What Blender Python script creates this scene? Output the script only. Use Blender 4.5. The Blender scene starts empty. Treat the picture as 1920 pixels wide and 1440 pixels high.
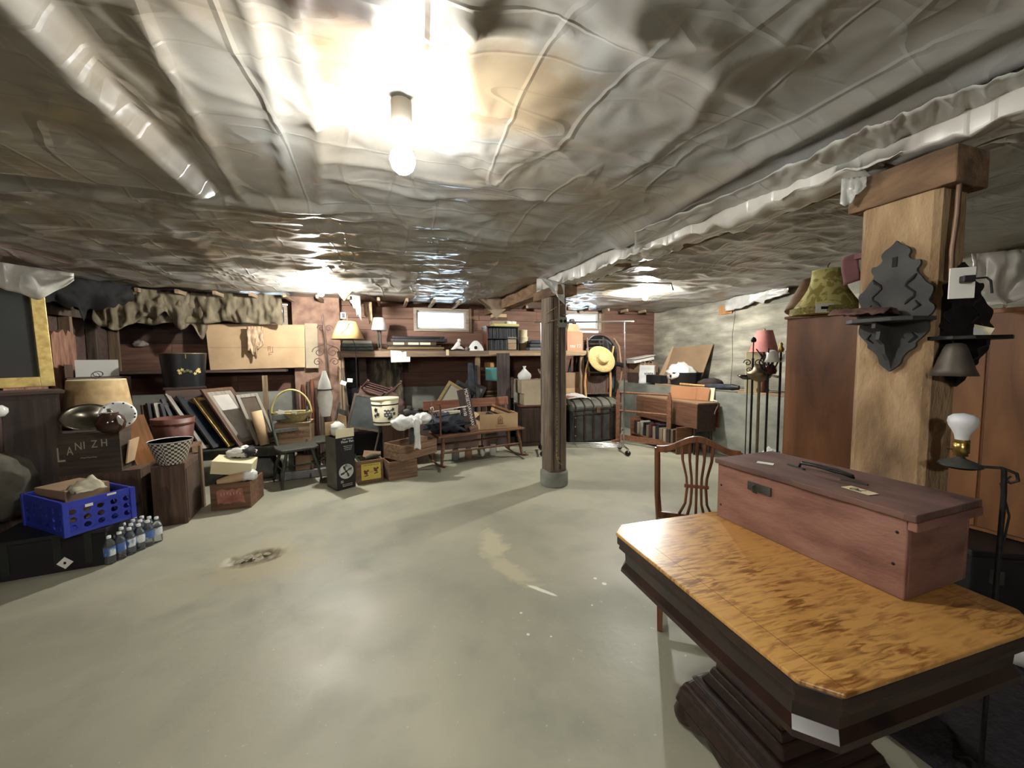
import bpy, math, random
import numpy as np
from mathutils import Vector, Matrix, Euler, noise
random.seed(7)
S = bpy.context.scene
COL = S.collection
R = math.radians

# ---------------------------------------------------------------- camera (room axes: x right along back wall, y depth, z up)
FPX, EYE, YAW, PITCH, ROLL = 721.0, 1.45, R(18), R(3.84), R(0.5)
FWD = Vector((math.sin(YAW) * math.cos(PITCH), math.cos(YAW) * math.cos(PITCH), -math.sin(PITCH)))
_r0 = Vector((math.cos(YAW), -math.sin(YAW), 0))
_u0 = _r0.cross(FWD)
RT = _r0 * math.cos(ROLL) - _u0 * math.sin(ROLL)
UP = _u0 * math.cos(ROLL) + _r0 * math.sin(ROLL)
CAM = Vector((0, 0, EYE))
cd = bpy.data.cameras.new('camera'); cd.sensor_width = 36; cd.lens = FPX / 1920 * 36
cd.clip_start = .02
cam = bpy.data.objects.new('camera', cd); COL.objects.link(cam)
cam.matrix_world = Matrix(((RT.x, UP.x, -FWD.x, 0), (RT.y, UP.y, -FWD.y, 0), (RT.z, UP.z, -FWD.z, EYE), (0, 0, 0, 1)))
S.camera = cam

# ---------------------------------------------------------------- world: pale overcast daylight outside the small windows
w = bpy.data.worlds.new('sky'); S.world = w; w.use_nodes = True
bg = w.node_tree.nodes['Background']; bg.inputs[0].default_value = (.80, .91, 1, 1); bg.inputs[1].default_value = 14.0
S.view_settings.view_transform = 'Standard'; S.view_settings.look = 'None'
S.view_settings.exposure = 0.14; S.view_settings.gamma = 1; S.view_settings.use_curve_mapping = False
S.cycles.max_bounces = 6; S.cycles.diffuse_bounces = 3; S.cycles.glossy_bounces = 2; S.cycles.transmission_bounces = 5; S.cycles.transparent_max_bounces = 6
S.cycles.caustics_reflective = False; S.cycles.caustics_refractive = False; S.cycles.sample_clamp_indirect = 6; S.cycles.adaptive_threshold = .06; S.cycles.adaptive_min_samples = 12
BULB = 2900.0            # emission of a bare bulb; the near one is a weaker type

# ---------------------------------------------------------------- measuring helpers
def ray(px, py): return FWD + RT * ((px - 960) / FPX) - UP * ((py - 720) / FPX)
def at(px, py, d): return CAM + ray(px, py) * d
def onz(px, py, z=0.): r = ray(px, py); return CAM + r * ((z - EYE) / r.z)
def ony(px, py, y): r = ray(px, py); return CAM + r * (y / r.y)
def onx(px, py, x): r = ray(px, py); return CAM + r * (x / r.x)
def m(p, d): return p * d / FPX
def face(px): return -(YAW + math.atan((px - 960) / FPX))       # turn that faces the viewer
def edge(a, b, dep):                                             # base centre, turn and width from the front edge
    a, b = Vector(a), Vector(b); d = b - a; d.z = 0
    rz = math.atan2(d.y, d.x); n = Vector((-math.sin(rz), math.cos(rz), 0))
    c = (a + b) / 2 + n * dep / 2
    return c, rz, d.length

# ---------------------------------------------------------------- mesh builder
class MB:
    def __init__(s): s.v, s.f, s.s = [], [], []
    def add(s, vs, fs, sm=False):
        o = len(s.v); s.v += [tuple(p) for p in vs]
        s.f += [tuple(i + o for i in f) for f in fs]; s.s += [sm] * len(fs); return s
    def box(s, c, d, r=(0, 0, 0), tx=1., ty=1.):
        M = Euler(r).to_matrix(); c = Vector(c); x, y, z = d[0] / 2, d[1] / 2, d[2] / 2
        p = [(-x, -y, -z), (x, -y, -z), (x, y, -z), (-x, y, -z), (-x * tx, -y * ty, z), (x * tx, -y * ty, z), (x * tx, y * ty, z), (-x * tx, y * ty, z)]
        return s.add([c + M @ Vector(q) for q in p], [(3, 2, 1, 0), (4, 5, 6, 7), (0, 1, 5, 4), (1, 2, 6, 5), (2, 3, 7, 6), (3, 0, 4, 7)])
    def bar(s, a, b, w, h=None, up=(0, 0, 1), e=1.):
        a, b = Vector(a), Vector(b); h = h or w; d = (b - a).normalized(); up = Vector(up)
        if abs(d.dot(up)) > .98: up = Vector((0, 1, 0)) if abs(d.y) < .9 else Vector((1, 0, 0))
        x = d.cross(up).normalized(); y = x.cross(d)
        p = []
        for q, k in ((a, 1.), (b, e)):
            for i, j in ((-1, -1), (1, -1), (1, 1), (-1, 1)): p.append(q + x * (i * w / 2 * k) + y * (j * h / 2 * k))
        return s.add(p, [(0, 1, 2, 3), (7, 6, 5, 4), (0, 4, 5, 1), (1, 5, 6, 2), (2, 6, 7, 3), (3, 7, 4, 0)])
    def tube(s, pts, r, n=8, cap=True, closed=False):
        pts = [Vector(p) for p in pts]; k = len(pts); rr = r if isinstance(r, (list, tuple)) else [r] * k
        up = Vector((0, 0, 1)); vs, fs = [], []; x = None
        for i, p in enumerate(pts):
            if closed: d = pts[(i + 1) % k] - pts[i - 1]
            else: d = pts[min(i + 1, k - 1)] - pts[max(i - 1, 0)]
            d = d.normalized() if d.length else Vector((0, 0, 1))
            if x is None:
                u = up if abs(d.dot(up)) < .95 else Vector((1, 0, 0)); x = d.cross(u).normalized()
            else:
                x = (x - d * x.dot(d)); x = x.normalized() if x.length > 1e-6 else d.orthogonal().normalized()
            y = d.cross(x)
            for j in range(n):
                a = 2 * math.pi * j / n; vs.append(p + (x * math.cos(a) + y * math.sin(a)) * rr[i])
        for i in range(k if closed else k - 1):
            for j in range(n):
                i2 = (i + 1) % k; fs.append((i * n + j, i * n + (j + 1) % n, i2 * n + (j + 1) % n, i2 * n + j))
        s.add(vs, fs, True)
        if cap and not closed: s.add(vs[:n], [tuple(range(n))[::-1]]); s.add(vs[-n:], [tuple(range(n))])
        return s
    def lathe(s, prof, n=24, c=(0, 0, 0), sx=1., sy=1., sm=True, wob=0.):
        vs, fs = [], []; k = len(prof); c = Vector(c)
        for r, z in prof:
            for j in range(n):
                a = 2 * math.pi * j / n; q = r * (1 + (wob if j % 2 else -wob))
                vs.append(c + Vector((q * math.cos(a) * sx, q * math.sin(a) * sy, z)))
        for i in range(k - 1):
            for j in range(n): fs.append((i * n + j, i * n + (j + 1) % n, (i + 1) * n + (j + 1) % n, (i + 1) * n + j))
        s.add(vs, fs, sm)
        if prof[0][0] > 1e-4: s.add(vs[:n], [tuple(range(n))[::-1]])
        if prof[-1][0] > 1e-4: s.add(vs[-n:], [tuple(range(n))])
        return s
    def prism(s, pts, t0, t1, plane='xz'):
        f = {'xz': lambda a, b, t: (a, t, b), 'xy': lambda a, b, t: (a, b, t), 'yz': lambda a, b, t: (t, a, b)}[plane]; k = len(pts)
        vs = [f(a, b, t0) for a, b in pts] + [f(a, b, t1) for a, b in pts]
        fs = [tuple(range(k)), tuple(range(2 * k - 1, k - 1, -1))] + [(i, k + i, k + (i + 1) % k, (i + 1) % k) for i in range(k)]
        return s.add(vs, fs)
    def grid(s, fn, nu, nv, sm=True):
        vs = [fn(i / nu, j / nv) for j in range(nv + 1) for i in range(nu + 1)]; q = nu + 1
        return s.add(vs, [(j * q + i, j * q + i + 1, (j + 1) * q + i + 1, (j + 1) * q + i) for j in range(nv) for i in range(nu)], sm)
    def xf(s, M): s.v = [tuple(M @ Vector(p)) for p in s.v]; return s
    def build(s, name, mat, parent=None, loc=None, rot=None, bevel=0, thick=0, sub=0):
        me = bpy.data.meshes.new(name); me.from_pydata(s.v, [], s.f)
        for p, q in zip(me.polygons, s.s): p.use_smooth = q
        me.update(); fixn(me)
        if mat: me.materials.append(mat)
        o = bpy.data.objects.new(name, me); COL.objects.link(o)
        if loc is not None: o.location = loc
        if rot is not None: o.rotation_euler = rot if not isinstance(rot, (int, float)) else (0, 0, rot)
        if parent: o.parent = parent
        if thick: q = o.modifiers.new('t', 'SOLIDIFY'); q.thickness = thick; q.offset = 0
        if bevel: q = o.modifiers.new('b', 'BEVEL'); q.width = bevel; q.segments = 2; q.limit_method = 'ANGLE'; q.angle_limit = R(40)
        if sub: q = o.modifiers.new('s', 'SUBSURF'); q.levels = q.render_levels = sub
        return o
import bmesh
def fixn(me):
    bm = bmesh.new(); bm.from_mesh(me); bmesh.ops.recalc_face_normals(bm, faces=bm.faces); bm.to_mesh(me); bm.free()
def tag(o, label, cat, group=None, kind=None):
    if label: o['label'] = label
    if cat: o['category'] = cat
    if group: o['group'] = group
    if kind: o['kind'] = kind
    return o
def thing(name, label, cat, loc=(0, 0, 0), rot=0., group=None):
    o = bpy.data.objects.new(name, None); COL.objects.link(o); o.empty_display_size = .05
    o.location = loc; o.rotation_euler = (0, 0, rot) if isinstance(rot, (int, float)) else rot
    return tag(o, label, cat, group)
def struct(o): o['kind'] = 'structure'; return o
def B(c, d, r=(0, 0, 0), **k): return MB().box(c, d, r, **k)
def L(prof, n=24, **k): return MB().lathe(prof, n, **k)
def dup(o, loc, rot, label=None, parent=None):
    c = o.copy(); COL.objects.link(c)
    if parent: c.parent = parent
    else:
        c.location = loc; c.rotation_euler = (0, 0, rot) if isinstance(rot, (int, float)) else rot
        if label: c['label'] = label
    for ch in [q for q in bpy.data.objects if q.parent == o]: dup(ch, None, None, parent=c)
    return c
def text(s, size, mat, parent, M, name='lettering', ext=.0006, align='CENTER', sx=1., shear=0.):
    cu = bpy.data.curves.new('text', 'FONT'); cu.body = s; cu.size = size; cu.align_x = align; cu.align_y = 'CENTER'; cu.extrude = ext; cu.shear = shear
    cu.resolution_u = 3
    t = bpy.data.objects.new('text', cu); me = bpy.data.meshes.new_from_object(t)
    bpy.data.objects.remove(t); bpy.data.curves.remove(cu)
    me.transform(M @ Matrix.Diagonal((sx, 1, 1, 1))); me.materials.clear(); me.materials.append(mat); me.name = name
    o = bpy.data.objects.new(name, me); COL.objects.link(o); o.parent = parent
    return o
FRONT = Matrix.Rotation(R(90), 4, 'X')                            # text reading on a face turned towards -y
def T(x, y, z): return Matrix.Translation((x, y, z))

# ---------------------------------------------------------------- materials
def lin(c):
    return tuple(((q / 255) / 12.92 if q / 255 <= .04045 else ((q / 255 + .055) / 1.055) ** 2.4) for q in c) + (1,)
MATS = {}
def mute(c, k=.84):
    g = .3 * c[0] + .59 * c[1] + .11 * c[2]; return tuple(g + (q - g) * k for q in c)
def mat(name, c1, c2=None, rough=.6, sc=4., st=(1, 1, 1), det=5, dist=0., bump=0., metal=0., spec=.5, lo=.3, hi=.7, bsc=None, coat=0., c3=None, trans=0., alpha=1., emit=None, es=0., sub=0.):
    if name in MATS: return MATS[name]
    c1, c2, c3 = mute(c1), c2 and mute(c2), c3 and mute(c3)
    M = bpy.data.materials.new(name); M.use_nodes = True; MATS[name] = M
    nt = M.node_tree; N = nt.nodes; LK = nt.links.new; P = N['Principled BSDF']
    P.inputs['Roughness'].default_value = rough; P.inputs['Metallic'].default_value = metal; P.inputs['Specular IOR Level'].default_value = spec
    P.inputs['Coat Weight'].default_value = coat; P.inputs['Coat Roughness'].default_value = .15
    P.inputs['Transmission Weight'].default_value = trans; P.inputs['Alpha'].default_value = alpha
    if sub: P.inputs['Subsurface Weight'].default_value = sub
    if emit: P.inputs['Emission Color'].default_value = lin(emit); P.inputs['Emission Strength'].default_value = es
    P.inputs['Base Color'].default_value = lin(c1)
    if c2 or bump:
        tc = N.new('ShaderNodeTexCoord'); oi = N.new('ShaderNodeObjectInfo'); ad = N.new('ShaderNodeVectorMath'); ad.operation = 'MULTIPLY_ADD'
        cb = N.new('ShaderNodeCombineXYZ'); LK(oi.outputs['Random'], cb.inputs[0]); LK(oi.outputs['Random'], cb.inputs[1]); LK(oi.outputs['Random'], cb.inputs[2])
        LK(cb.outputs[0], ad.inputs[0]); ad.inputs[1].default_value = (37, 53, 71); LK(tc.outputs['Object'], ad.inputs[2])
        mp = N.new('ShaderNodeMapping'); mp.inputs['Scale'].default_value = st; LK(ad.outputs[0], mp.inputs[0])
        nz = N.new('ShaderNodeTexNoise'); nz.inputs['Scale'].default_value = sc; nz.inputs['Detail'].default_value = det; nz.inputs['Distortion'].default_value = dist
        LK(mp.outputs[0], nz.inputs['Vector'])
        if c2:
            rp = N.new('ShaderNodeValToRGB'); rp.color_ramp.elements[0].position = lo; rp.color_ramp.elements[1].position = hi
            rp.color_ramp.elements[0].color = lin(c1); rp.color_ramp.elements[1].color = lin(c2)
            if c3: e = rp.color_ramp.elements.new((lo + hi) / 2); e.color = lin(c3)
            LK(nz.outputs['Fac'], rp.inputs[0]); LK(rp.outputs[0], P.inputs['Base Color'])
        if bump:
            src = nz
            if bsc:
                src = N.new('ShaderNodeTexNoise'); src.inputs['Scale'].default_value = bsc; src.inputs['Detail'].default_value = 6; LK(mp.outputs[0], src.inputs['Vector'])
            bp = N.new('ShaderNodeBump'); bp.inputs['Strength'].default_value = bump; bp.inputs['Distance'].default_value = .01
            LK(src.outputs['Fac'], bp.inputs['Height']); LK(bp.outputs[0], P.inputs['Normal'])
    return M
def wood(name, c1, c2, axis='x', sc=3., rough=.55, bump=.15, k=14, **q):
    st = {'x': (1, k, k), 'y': (k, 1, k), 'z': (k, k, 1)}[axis]
    return mat(name, c1, c2, rough, sc, st, det=6, dist=.6, bump=bump, **q)

concrete = mat('concrete_wall', (112, 109, 96), (196, 190, 170), .9, 1.8, (1, 1, 3.4), det=9, bump=.6, bsc=14, c3=(152, 147, 130))
concrete2 = mat('concrete_ledge', (112, 116, 108), (158, 158, 144), .9, 2.5, (1, 1, 2), det=8, bump=.4, bsc=18)
plank = wood('plank_red_brown', (104, 70, 56), (138, 96, 78), 'x', 1.4, .75, .25, 10)
plank_dk = wood('plank_dark', (74, 57, 50), (100, 76, 66), 'x', 1.4, .8, .25, 10)
lumber = wood('rough_lumber', (120, 96, 68), (172, 142, 104), 'x', 2, .8, .3)
lumber_y = wood('rough_lumber_y', (120, 98, 74), (178, 152, 118), 'y', 2, .8, .3)
lumber_z = wood('rough_lumber_z', (96, 76, 56), (150, 122, 90), 'z', 2, .8, .3)
greywood_z = wood('grey_wood_z', (62, 52, 44), (104, 88, 72), 'z', 2, .85, .3)
post_w = wood('post_wood', (84, 70, 58), (134, 114, 94), 'z', 2.2, .8, .5, 9)
post_l = mat('post_light', (112, 86, 58), (194, 160, 116), .85, 3.2, (2.5, 2.5, 1), det=9, dist=.5, bump=1., bsc=26, c3=(160, 126, 86))
capw = mat('cap_wood', (84, 62, 44), (150, 114, 80), .9, 4, (2.5, 1, 2.5), det=9, dist=.5, bump=1., bsc=22)
darkwood = wood('dark_wood', (34, 22, 18), (66, 42, 32), 'x', 2.5, .45, .1)
darkwood_z = wood('dark_wood_z', (34, 22, 18), (70, 44, 34), 'z', 2.5, .5, .1)
mahog = wood('mahogany', (70, 34, 20), (124, 68, 42), 'z', 2.2, .4, .08)
mahog_x = wood('mahogany_x', (76, 38, 24), (130, 74, 46), 'x', 2.2, .4, .08)
crate_w = wood('crate_wood', (96, 70, 50), (146, 110, 80), 'x', 2.6, .8, .25)
crate_d = wood('crate_dark', (70, 50, 38), (112, 82, 62), 'z', 2.4, .8, .25)
orange_w = wood('orange_wood', (150, 94, 46), (186, 124, 66), 'z', 2.2, .5, .1)
tan_w = wood('tan_wood', (176, 128, 70), (214, 166, 100), 'z', 2.2, .5, .08)
cherry = wood('cherry_wood', (108, 64, 40), (150, 96, 66), 'x', 2.2, .42, .08)
board = mat('cardboard', (184, 150, 108), (206, 172, 128), .85, 3, bump=.06, bsc=60)
board_d = mat('cardboard_dark', (136, 108, 78), (164, 132, 98), .85, 3, bump=.06)
board_g = mat('cardboard_grey', (142, 126, 100), (172, 156, 128), .85, 3, bump=.06)
paper = mat('white_paper', (226, 224, 214), (244, 242, 234), .8, 6)
cream = mat('cream_card', (222, 208, 160), (236, 224, 182), .7, 5)
ink = mat('black_ink', (20, 18, 18), rough=.7)
inkred = mat('red_ink', (140, 56, 40), rough=.8)
white_p = mat('white_lettering', (236, 234, 226), rough=.6)
black = mat('black_paint', (16, 16, 18), (30, 30, 32), .5, 5)
blackm = mat('black_matte', (14, 14, 15), (30, 29, 28), .85, 6, bump=.1)
iron = mat('black_iron', (18, 17, 17), (44, 42, 40), .5, 30, bump=.15, metal=.4)
greyiron = mat('grey_iron', (52, 54, 52), (88, 88, 82), .6, 14, bump=.2, metal=.5)
chrome = mat('chrome', (205, 205, 208), rough=.16, metal=1)
steel = mat('steel', (150, 148, 142), (180, 178, 170), .3, 20, metal=1)
brass = mat('brass', (196, 160, 82), rough=.28, metal=1)
brass_d = mat('old_brass', (112, 96, 66), (146, 128, 90), .45, 12, metal=.8)
copper = mat('copper', (132, 104, 84), rough=.55, metal=.8)
gold = mat('gilt', (170, 138, 66), (212, 184, 104), .42, 20, metal=.55, bump=.1)
goldp = mat('gold_paint', (200, 178, 96), rough=.5, metal=.2)
gloss_w = mat('white_china', (228, 228, 222), rough=.18)
glass = mat('clear_glass', (240, 245, 245), rough=.04, trans=1.)
cloth_w = mat('white_cloth', (214, 212, 202), (238, 236, 228), .9, 8, bump=.4)
bag_w = mat('white_plastic_film', (214, 216, 212), (240, 240, 236), .35, 7, bump=.8, bsc=18)
green_w = wood('dark_green_paint', (38, 42, 36), (74, 76, 64), 'z', 3, .5, .15)
# ================================================================ the room
XL, XR, YF, YB, ZC = -3.52, 5.42, -2.6, 6.9, 2.42
def vn(x, y, seed=0):
    xi, yi = np.floor(x).astype(np.int64), np.floor(y).astype(np.int64); fx, fy = x - xi, y - yi
    fx = fx * fx * (3 - 2 * fx); fy = fy * fy * (3 - 2 * fy)
    def h(a, b):
        n = (a * 374761393 + b * 668265263 + seed * 974634777) & 0x7fffffff
        n = ((n ^ (n >> 13)) * 1274126177) & 0x7fffffff
        return ((n ^ (n >> 16)) & 0xffff) / 65535.
    return (h(xi, yi) * (1 - fx) + h(xi + 1, yi) * fx) * (1 - fy) + (h(xi, yi + 1) * (1 - fx) + h(xi + 1, yi + 1) * fx) * fy
def fbm(x, y, seed=0, o=4):
    s, a, t = 0, 1., 0
    for i in range(o): s = s + a * vn(x * 2 ** i, y * 2 ** i, seed + i * 17); t += a; a *= .5
    return s / t
def ridge(x, y, seed=0): return 1 - np.abs(2 * vn(x, y, seed) - 1)
def sst(a, b, x): t = np.clip((x - a) / (b - a), 0, 1); return t * t * (3 - 2 * t)
def field(name, xs, ys, Z, material):
    X, Y = np.meshgrid(xs, ys); V = np.stack([X, Y, Z], -1).reshape(-1, 3); nx, ny = len(xs), len(ys)
    i = np.arange((ny - 1) * (nx - 1)); a = (i // (nx - 1)) * nx + i % (nx - 1)
    Fq = np.stack([a, a + 1, a + nx + 1, a + nx], -1)
    me = bpy.data.meshes.new(name); me.from_pydata(V.tolist(), [], Fq.tolist())
    me.polygons.foreach_set('use_smooth', [True] * len(me.polygons)); me.materials.append(material); me.update()
    o = bpy.data.objects.new(name, me); COL.objects.link(o); return o

# ---- floor: worn concrete with a chipped hole
def floor_mat():
    M = bpy.data.materials.new('floor_concrete'); M.use_nodes = True; nt = M.node_tree; N = nt.nodes; LK = nt.links.new; P = N['Principled BSDF']
    tc = N.new('ShaderNodeTexCoord')
    def nz(sc, det=6, dist=0., st=(1, 1, 1), loc=(0, 0, 0)):
        mp = N.new('ShaderNodeMapping'); mp.inputs['Scale'].default_value = st; mp.inputs['Location'].default_value = loc; LK(tc.outputs['Object'], mp.inputs[0])
        n = N.new('ShaderNodeTexNoise'); n.inputs['Scale'].default_value = sc; n.inputs['Detail'].default_value = det; n.inputs['Distortion'].default_value = dist; LK(mp.outputs[0], n.inputs['Vector']); return n.outputs['Fac']
    def ramp(f, a, b, ca, cb):
        r = N.new('ShaderNodeValToRGB'); r.color_ramp.elements[0].position = a; r.color_ramp.elements[1].position = b; r.color_ramp.elements[0].color = ca; r.color_ramp.elements[1].color = cb; LK(f, r.inputs[0]); return r.outputs[0]
    def mix(f, a, b):
        x = N.new('ShaderNodeMix'); x.data_type = 'RGBA'; LK(f, x.inputs['Factor'])
        for q, i in ((a, 6), (b, 7)):
            if isinstance(q, tuple): x.inputs[i].default_value = q
            else: LK(q, x.inputs[i])
        return x.outputs[2]
    shared = nz(7, 5, .8)
    def blob(px, py, rx, ry, rot, edge):          # soft-edged stain around a spot on the floor
        mp = N.new('ShaderNodeMapping'); mp.vector_type = 'TEXTURE'; mp.inputs['Location'].default_value = (px, py, 0); mp.inputs['Rotation'].default_value = (0, 0, rot); mp.inputs['Scale'].default_value = (rx, ry, 1); LK(tc.outputs['Object'], mp.inputs[0])
        d = N.new('ShaderNodeVectorMath'); d.operation = 'LENGTH'; LK(mp.outputs[0], d.inputs[0])
        n = shared; s = N.new('ShaderNodeMath'); s.operation = 'MULTIPLY_ADD'; LK(n, s.inputs[0]); s.inputs[1].default_value = 1.6; s.inputs[2].default_value = -.8
        q = N.new('ShaderNodeMath'); q.operation = 'ADD'; LK(d.outputs['Value'], q.inputs[0]); LK(s.outputs[0], q.inputs[1])
        return ramp(q.outputs[0], 1 - edge, 1, (1, 1, 1, 1), (0, 0, 0, 1))
    g = lambda v: (v, v, v, 1)
    base = ramp(nz(.9, 6, .3), .36, .64, lin((150, 149, 131)), lin((182, 179, 157)))
    base = mix(ramp(nz(2.4, 7, .35), .5, .7, g(0), g(.6)), base, lin((136, 138, 124)))
    base = mix(ramp(nz(.5, 4, .3, loc=(5, 2, 0)), .5, .7, g(0), g(.6)), base, lin((176, 170, 148)))
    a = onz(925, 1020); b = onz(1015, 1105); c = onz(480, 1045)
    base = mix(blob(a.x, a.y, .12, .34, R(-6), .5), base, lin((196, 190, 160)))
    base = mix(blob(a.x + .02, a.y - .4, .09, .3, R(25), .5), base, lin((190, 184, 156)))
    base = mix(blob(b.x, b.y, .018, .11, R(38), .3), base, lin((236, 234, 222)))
    for px, py, r in ((1133, 1093, .014), (1116, 1083, .012), (977, 1148, .009), (1110, 1133, .008), (990, 1188, .01), (1033, 1192, .008)):
        q = onz(px, py); base = mix(blob(q.x, q.y, r, r, 0, .3), base, lin((230, 228, 218)))
    base = mix(blob(c.x + .1, c.y - .1, .5, .4, 0, .8), base, lin((180, 170, 138)))
    base = mix(blob(c.x, c.y, .2, .13, R(12), .5), base, lin((122, 110, 86)))
    sp = nz(42, 3); base = mix(ramp(sp, .70, .74, g(0), g(.5)), base, lin((206, 202, 184)))
    LK(base, P.inputs['Base Color'])
    rr = N.new('ShaderNodeMapRange'); LK(nz(2.4, 4), rr.inputs[0]); rr.inputs[3].default_value = .3; rr.inputs[4].default_value = .68; LK(rr.outputs[0], P.inputs['Roughness'])
    bp = N.new('ShaderNodeBump'); bp.inputs['Strength'].default_value = .25; bp.inputs['Distance'].default_value = .006; LK(nz(16, 5), bp.inputs['Height']); LK(bp.outputs[0], P.inputs['Normal'])
    return M
xs = np.unique(np.concatenate([np.arange(XL - .1, XR + .15, .08), np.arange(-1.5, -.6, .014)])); ys = np.unique(np.concatenate([np.arange(YF - .1, YB + .15, .08), np.arange(2.9, 3.7, .014)]))
X, Y = np.meshgrid(xs, ys); cc = onz(478, 1045)
ca, sa = math.cos(R(12)), math.sin(R(12)); U = (X - cc.x) * ca + (Y - cc.y) * sa; V = -(X - cc.x) * sa + (Y - cc.y) * ca
dd = np.sqrt((U / .19) ** 2 + (V / .13) ** 2) + .5 * (fbm(X * 14, Y * 14, 3) - .5)
hole = 1 - sst(.7, 1.05, dd)
Z = (fbm(X * .8, Y * .8, 5) - .5) * .008 - hole * (.010 + .055 * fbm(X * 26, Y * 26, 9) * sst(-.04, .03, V + .3 * (fbm(X * 9, Y * 9, 2) - .5) * .2))
struct(field('floor', xs, ys, Z - .004, floor_mat()))
# rubble in the hole
for k, (dx, dy, s) in enumerate(((-.06, .05, .03), (.0, .06, .024), (.06, .07, .02), (-.1, -.0, .026), (.02, -.03, .022))):
    b = MB(); b.lathe([(0, 0), (s * .9, .001), (s * 1.2, s * .25), (s * .7, s * .5), (0, s * .45)], 5, sm=False, sx=1.3)
    tag(b.build('concrete_chunk', mat('chunk', (150, 138, 112), (180, 168, 140), .9, 20, bump=.5), loc=(cc.x + dx, cc.y + dy, -.022), rot=k * 1.3), 'broken concrete lump lying in the floor hole', 'rubble', 'rubble in the floor hole')

# ---- ceiling: sagging polythene stapled to the joists
xs = np.concatenate([np.arange(XL - .1, -1.6, .045), np.arange(-1.6, 3.2, .022), np.arange(3.2, XR + .1, .04)])
ys = np.concatenate([np.arange(YF - .1, .2, .06), np.arange(.2, 3.4, .022), np.arange(3.4, YB + .05, .035)])
X, Y = np.meshgrid(xs, ys); rs = np.random.RandomState(4)
st = []
for k in range(-9, 15):
    for j in range(-6, 17):
        st.append((k * .41 + rs.uniform(-.07, .07), j * .46 + rs.uniform(-.2, .2)))
st = np.array(st); F1 = np.full(X.shape, 9.); F2 = F1.copy(); ang = np.zeros(X.shape); idx = np.zeros(X.shape)
for i, (a, b) in enumerate(st):
    d = np.hypot(X - a, (Y - b) * .9); c = d < F1
    F2 = np.where(c, F1, np.minimum(F2, d)); ang = np.where(c, np.arctan2(Y - b, X - a), ang); idx = np.where(c, i, idx); F1 = np.where(c, d, F1)
wx = X + .35 * (fbm(X * 1.1, Y * 1.1, 21) - .5); wy = Y + .35 * (fbm(X * 1.1, Y * 1.1, 33) - .5)
sagk = .4 + .9 * fbm(X * .7, Y * .7, 12)
Z = ZC - .024 * sagk * sst(0, .34, F1)
blend = sst(.0, .08, F2 - F1)
Z += .0055 * np.sin(ang * (5 + idx % 4) + idx) * np.exp(-F1 / .17) * sst(.01, .07, F1) * blend
r1 = ridge(wx * 2.2 + wy * 1.6, wy * .8 - wx * .5, 41) ** 5; r2 = ridge(wx * 1.4 - wy * 3.2, wx * 1.1 + wy * .5, 55) ** 6; r3 = ridge(wx * 5 + wy * 2, wy * 3.4 - wx, 61) ** 5
gate = sst(.4, .6, fbm(X * .9, Y * .9, 71))
Z -= .006 * r1 * (.3 + .7 * gate) + .007 * r2 * (1 - .6 * gate) + .004 * r3 + .006 * fbm(X * 1.7, Y * 1.7, 77)
# tight folds running across the room beyond the cross strip
far = sst(2.5, 2.8, Y) * (1 - sst(1.5, 1.8, X)); fr = ridge(wx * 1.1, wy * 5.5, 81) ** 2.5; fr2 = ridge(wx * 2.4 + wy, wy * 11, 83) ** 3
Z -= far * (.022 * fr + .012 * fr2 + .02)
fr3 = sst(1.9, 2.2, X) * sst(1.6, 2.2, Y); Z -= fr3 * (.03 * ridge(wx * 1.2, wy * 4, 91) ** 2.5 + .012 * ridge(wx * 3, wy * 9, 92) ** 3)
def line(pts, wdt, h):
    global Z
    D = np.full(X.shape, 9.)
    for (ax, ay), (bx, by) in zip(pts[:-1], pts[1:]):
        vx, vy = bx - ax, by - ay; t = np.clip(((X - ax) * vx + (Y - ay) * vy) / (vx * vx + vy * vy), 0, 1)
        D = np.minimum(D, np.hypot(X - ax - t * vx, Y - ay - t * vy))
    Z = Z - h * np.exp(-(D / wdt) ** 1.3)
near = 1 - sst(2.45, 2.65, Y)
P2 = lambda px, py: tuple(onz(px, py, 2.36))[:2]
smooth = near * (1 - sst(-.5, -.1, X))                     # the near left sheets hang smoothly
Z = Z * (1 - smooth * .8) + (2.385 - .02 * sst(0, 1, fbm(X * .6, Y * .6, 15)) - .012 * ridge((wx * 1.6 + wy * .5), wy * .25, 18) ** 3) * smooth * .8
edgex = -.80 + .05 * np.sin(Y * 2.2) - .1 * (Y - 1.4) * 0; step = near * (1 - sst(-.05, .01, X - edgex))
Z -= .055 * step + .03 * step * sst(-.3, 0, X - edgex)
line([P2(262, 40), P2(360, 215), P2(450, 372)], .022, .026)
line([P2(445, -40), P2(505, 180), P2(545, 372)], .018, .018)
line([P2(549, -40), P2(556, 100), P2(598, 230), P2(600, 385)], .022, .018)
for a, b, c in (((120, 60), (300, 190), (590, 245)), ((180, 30), (380, 170), (595, 240)), ((150, 130), (360, 260), (440, 350)), ((330, 20), (480, 140), (592, 238)), ((230, 160), (400, 270), (520, 270))):
    line([P2(*a), P2(*b), P2(*c)], .018, .011)
line([P2(-200, 340), P2(200, 360), P2(460, 382), P2(620, 395)], .05, .05)
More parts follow.
